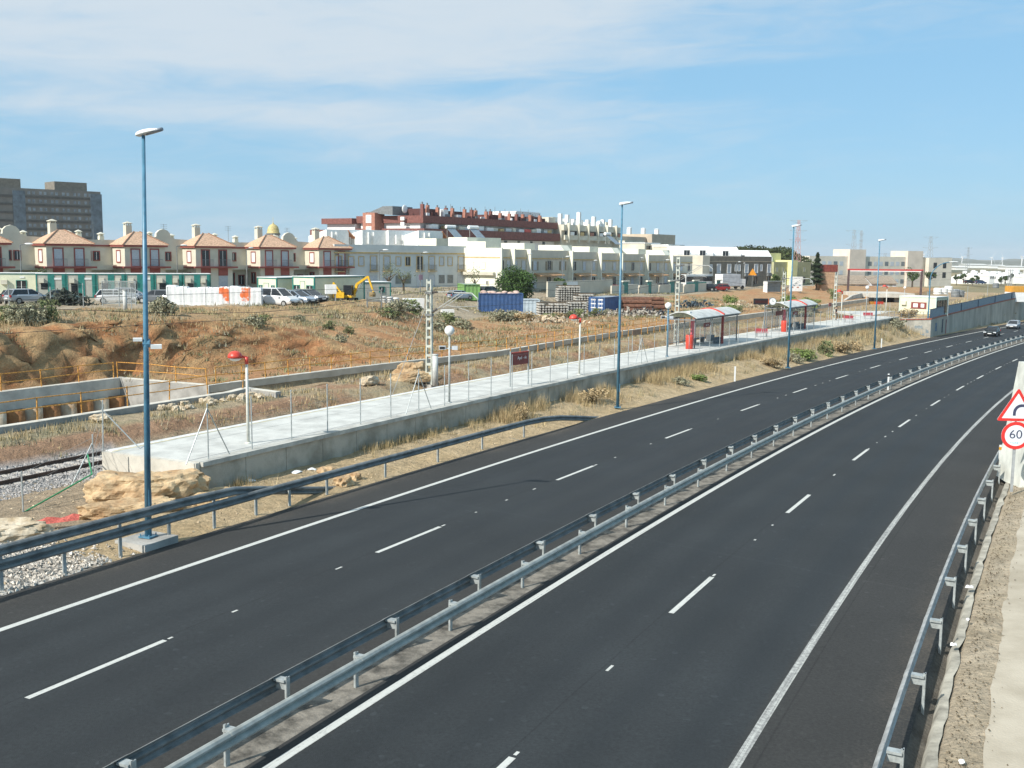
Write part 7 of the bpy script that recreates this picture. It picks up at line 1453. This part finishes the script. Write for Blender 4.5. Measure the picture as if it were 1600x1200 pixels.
for i, (px, d, w, h, lb) in enumerate(((1421, 345, 6, 6.5, 'green tree beside the beige building behind the station cabin'), (1448, 380, 4.5, 5, 'small green tree by the beige building right end'), (755, 1, 0, 0, ''), (690, 203, 5, 8.3, 'green tree top showing over the pale terrace roof'), (1060, 1, 0, 0, ''), (62, 129, 3.4, 3.6, 'grey leafed sapling between the cream townhouses and cabins'), (608, 152, 3.2, 4.0, 'thin grey sapling before the pale terrace, left one'), (630, 153, 3.0, 3.8, 'thin grey sapling before the pale terrace, second one'), (740, 172, 2.6, 4.6, 'thin bare sapling before the corner house side wall'), (1208, 255, 3.5, 3.5, 'pale green roadside tree in front of the olive houses'), (874, 182, 3, 3.2, 'green shrub tree over the white garden gate'))):
    if w == 0: continue
    x = (px-800)/F*d; tree('small_tree', lb, Vector((x, d, zg(x, d)-.1)), w, h, h*.3, [(.14, .17, .08), (.18, .20, .11)] if px in (62, 608, 630, 740) else [(.07, .11, .035), (.09, .13, .045)], 260 if px in (608, 630, 740) else (500 if px == 62 else 1400), .10 if px in (608, 630, 740, 62) else .18, 12, 20+i)
for i, (px, w) in enumerate(((1045, 8), (1068, 9), (1090, 7))): x = (px-800)/F*345; tree('small_tree', 'dark tree top poking above the roofs near the beige flats', Vector((x, 345, 2)), w, 9.6, 4, PG, 900, .3, 10, 40+i, 'tree tops above the roofs')
# ------------------------------------------------------------------ street lights on the far street
for i, (px, d, pt, lb) in enumerate(((35, 126, 383, 'grey street light left of the first whole cream townhouse'), (278, 140, 385, 'grey street light between two cream townhouses left of the wrapped pallets'), (386, 150, 389, 'grey street light before the fourth cream townhouse'), (592, 160, 392, 'grey street light rising before the left part of the pale terrace'), (656, 163, 396, 'dark grey street light with a small sign before the pale terrace middle'), (823, 182, 398, 'grey street light above the round tree'), (877, 190, 402, 'grey street light before the yellow terrace second canopy'), (922, 194, 408, 'short grey street light left of the second blue lamp post'), (997, 210, 404, 'grey street light right of the second blue lamp post'), (1033, 216, 407, 'grey street light near the lattice mast by the yellow terrace'), (1147, 246, 410, 'twin pale street light left in front of the grey brown block'), (1157, 248, 412, 'grey street light before the grey brown block middle'), (1238, 262, 434, 'short street light before the olive houses'))):
    p = at_ground(px, d); h = zat(pt, px, d)-p.z; r = thing('street_light', lb, 'street light', p, .3+.4*(i % 3), 'grey street lights along the far street'); MB().tube((0, 0, -.2), (0, 0, h), .09, .055, 8).tube((0, 0, h), (.7, 0, h+.12), .05, .04, 6).build('pole', steel_d, r); MB().ball((1.0, 0, h+.16), .5, .18, .11, 10, 6).build('lamp_head', white, r, True)
    if i == 4: MB().box((0, -.1, 2.6), (.7, .04, .8)).build('small_sign', mat('faded_sign', (.40, .25, .30), .6, .2, 4), r)
# ------------------------------------------------------------------ sleeper stacks, pipes, rubble, brush pile, yard fence
slm = mat('sleeper_grey', (.42, .41, .37), .9, .2, 1.5, .4, 8)
def sleeper_stack(label, p, rz, nx, nz):
    r = thing('sleeper_stack', label, 'sleeper stack', p, rz, 'stacks of concrete railway sleepers'); m = MB(); w = MB(); g = random.Random(nx*7+nz)
    for k in range(nz):
        for i in range(nx):
            if k == nz-1 and g.random() < .3: continue
            x = i*.42+g.uniform(-.04, .04); z = k*.36; m.add([(x-.15, 0, z), (x+.15, 0, z), (x+.15, 2.5, z), (x-.15, 2.5, z), (x-.09, 0, z+.24), (x+.09, 0, z+.24), (x+.09, 2.5, z+.24), (x-.09, 2.5, z+.24)], [(3, 2, 1, 0), (4, 5, 6, 7), (0, 1, 5, 4), (1, 2, 6, 5), (2, 3, 7, 6), (3, 0, 4, 7)])
        w.b2(-.2, nx*.42-.2, .5, .6, k*.36+.245, k*.36+.355).b2(-.2, nx*.42-.2, 1.9, 2.0, k*.36+.245, k*.36+.355)
    m.build('sleepers', slm, r); w.build('spacer_battens', mat('dark_batten', (.12, .09, .06), .9, .2, 4), r)
sleeper_stack('front left stack of grey concrete sleepers in the yard', at_ground(843, 146), .15, 10, 6); sleeper_stack('front right stack of grey concrete sleepers left of the blue container', at_ground(878, 150), .15, 9, 6)
sleeper_stack('rear stack of grey concrete sleepers seen above the front ones', at_ground(872, 172), .15, 9, 8); sleeper_stack('rear right stack of sleepers just left of the blue container', at_ground(900, 166), .15, 8, 7)
for i, (px, d, w, lb) in enumerate(((972, 160, 9, 'stack of rusty steel tubes behind the second lamp post'), (985, 172, 11, 'second longer rusty heap of tubes farther back'))):
    p = at_ground(px, d); r = thing('pipe_stack', lb, 'pipe stack', p, .1); m = MB()
    for k in range(3):
        for q in range(4-k): m.tube((-w/2, q*.75+k*.37, .35+k*.62), (w/2, q*.75+k*.37, .35+k*.62), .34, n=9)
    m.build('pipes', rust, r)
def heap(name, label, p, d, m, n=160, size=.25, seed=1, cat='heap'):
    g = np.random.default_rng(seed); q = g.normal(0, .42, (n, 3)); q[:, 2] = np.abs(q[:, 2]); rr_h = np.clip(1-np.hypot(q[:, 0], q[:, 1])*.8, .05, 1); q[:, 2] = np.minimum(q[:, 2], rr_h); b = MB()
    for x, y, z in q:
        a = g.uniform(.5, 1.3)*size; b.add([(x*d[0]+a*u, y*d[1]+a*v, z*d[2]+a*w) for u, v, w in g.uniform(-1, 1, (4, 3))], [(0, 1, 2), (0, 2, 3), (0, 3, 1), (1, 3, 2)])
    o = b.build(name, m); o.location = p; return tag(o, label, cat)
heap('brush_pile', 'dark heap of cut branches beside the silver hatchback on the plateau', at_ground(100, 101), (2.6, 1.0, 1.9), mat('dark_brush', (.05, .06, .045), .95, .3, 5), 420, .28, 2)
heap('rubble_heap', 'pale heap of broken concrete in front of the sleeper stacks', at_ground(862, 131), (4.2, 1.5, 1.1), pale_rock, 260, .28, 3); heap('rubble_heap', 'grey and white rubble heap right of the blue container', at_ground(985, 147), (5, 1.6, 1.3), mat('grey_rubble', (.36, .33, .28), .95, .25, 2), 260, .3, 4); heap('scrap_heap', 'dark scrap and tyres heap behind the white globe lamp', at_ground(1018, 152), (4, 1.2, 1.4), mat('dark_scrap', (.07, .07, .075), .8, .4, 2), 240, .3, 5); heap('scrap_heap', 'dark blue scrap heap before the white bus right of the lattice mast', at_ground(1082, 176), (4, 1.2, 1.5), mat('blue_scrap', (.06, .09, .11), .8, .4, 2), 200, .35, 6)
heap('rubble_heap', 'pale rubble heap on the rough ground left of the bus', at_ground(1160, 178), (4, 1.4, 1.2), pale_rock, 160, .3, 7)
fe3 = thing('mesh_fence', 'broken wire mesh fence of thin posts along the cliff edge', 'fence'); q = [at_ground(px, d) for px, d in ((14, 84), (79, 84), (130, 86), (205, 88), (262, 92), (287, 97), (321, 98), (358, 99), (389, 100))]
for p in q: MB().tube(p-Vector((0, 0, .3)), p+Vector((0, 0, 2.0)), .04, .04, 6).build('post', post_g, fe3)
m = MB()
for z in (.5, 1.2, 1.9): m.path([p+Vector((0, 0, z)) for p in q], .006, 4)
m.build('wire', post_g, fe3)
p = at_ground(195, 86); r = thing('vent_pipe', 'short pale vertical pipe at the cliff edge left of the lamp post', 'pipe', p); MB().tube((0, 0, -.3), (0, 0, 1.7), .16, .16, 12).tube((0, 0, 1.7), (0, 0, 1.76), .19, .19, 12).build('pipe_body', mat('pale_pipe', (.52, .53, .50), .6, .1, 3), r, True)
p = PL(find_s(680, -15.9), -15.9, -1.0); r = thing('vent_pipe', 'grey white cylinder post beside the nearest catenary mast', 'pipe', p); MB().tube((0, 0, 0), (0, 0, 2.1), .2, .2, 14).tube((0, 0, 2.1), (0, 0, 2.15), .23, .23, 14).build('pipe_body', mat('pale_pipe', (.52, .53, .50)), r, True)
gt = at_ground(160, 100); r = thing('mesh_gate', 'double steel mesh gate leaf standing on the plateau left of the lamp post', 'gate', gt, .05); g = MB()
for x in (0, 1.55, 3.1): g.tube((x, 0, -.1), (x, 0, 2.3), .05, n=6)
for z in (.2, 1.2, 2.28): g.tube((0, 0, z), (3.1, 0, z), .035, n=6)
g.build('gate_frame', post_g, r); MB().b2(.05, 3.05, -.004, .004, .22, 2.25).build('mesh_panel', mat('wire_mesh', (.35, .37, .36), .6, .1, 6, alpha=.25), r)
for px, d, lb in ((1207, 168, 'orange warning triangle board near the white box truck'), (1172, 250, 'orange triangle road works sign beside the box truck')):
    if px == 1207: continue
    p = at_ground(px, d); r = thing('works_sign', lb, 'road sign', p); MB().tube((0, 0, 0), (0, 0, 4.0), .06, n=6).build('post', steel_d, r); MB().yprism([(-1.0, 3.2), (1.0, 3.2), (0, 4.8)], -.06, .0).build('plate', mat('works_orange', (.7, .28, .02), .5, .08, 3), r)
p = at_ground(1240, 243); r = thing('poster_board', 'white billboard with coloured scrawl before the olive houses', 'billboard', p, .2); b = MB().b2(-1.6, 1.6, -.1, .1, .3, 3.6).build('board', white_p, r)
for k in range(5): MB().box((-.9+.45*k, -.115, 1.2+.45*(k % 3)), (.5, .02, .28), 0, 0).build('print_patch', mat(['print_red', 'print_blue', 'print_grey'][k % 3], [(.5, .2, .12), (.2, .3, .42), (.3, .3, .3)][k % 3], .6, .2, 3), b)
for x in (-1.2, 1.2): MB().tube((x, 0, -.1), (x, 0, .35), .08, n=6).build('leg', steel_d, r)
p = at_ground(1205, 236); r = thing('glass_kiosk', 'small glass bus shelter with posters in front of the grey brown block', 'bus shelter', p, .3); MB().b2(-2, 2.4, -.8, .8, 2.5, 2.65).build('roof', slate, r); MB().b2(-2.05, -1.9, -.8, .8, 0, 2.5).build('poster_panel', white_p, r); MB().b2(-1.9, 2.3, .75, .8, .2, 2.4).build('glass_panel', mat('kiosk_glass', (.25, .30, .32), .2, .1, 2), r)
for x in (-1.95, 2.3): MB().tube((x, .75, 0), (x, .75, 2.5), .06, n=6).build('post', slate, r)

# ------------------------------------------------------------------ haze
hz = MB().b2(-9000, 9000, -1500, 9000, -42, 75); hzo = hz.build('haze', bpy.data.materials.new('haze_air')); hm = hzo.data.materials[0]; hm.use_nodes = True; ht = hm.node_tree; ht.nodes.clear()
pv = ht.nodes.new('ShaderNodeVolumePrincipled'); pv.inputs['Color'].default_value = (.94, .97, 1, 1); pv.inputs['Density'].default_value = 0.00009; oo = ht.nodes.new('ShaderNodeOutputMaterial'); ht.links.new(pv.outputs[0], oo.inputs['Volume']); tag(hzo, 'pale air haze over the plain', 'haze', None, 'stuff')
fe4 = thing('yard_fence', 'tall thin post and wire fence on the open ground behind the ramp parapet', 'fence'); q = [TP[0].lerp(TP[1], 0)+Vector((6, 9, -.3))]+[TP[k]+Vector((-1.2, 5, -.2)) for k in range(1, 7)]
for p in q: MB().tube(p, p+Vector((0, 0, 3.4)), .045, .045, 6).build('post', post_g, fe4)
m = MB()
for z in (1.4, 2.4, 3.3): m.path([p+Vector((0, 0, z)) for p in q], .008, 4)
m.build('wire', post_g, fe4)
for k in range(14):
    px = 1496+k*7.6+random.uniform(-2, 2); d = 480+random.uniform(0, 130); p = D(px, 441-3*(k % 3), d); tree('small_tree', 'dark green tree among the white houses of the distant village', Vector((p.x, p.y, p.z-1)), random.uniform(2.5, 5), random.uniform(3, 4.6), .8, DG, 260, .35, 7, 60+k, 'trees among the distant white houses')
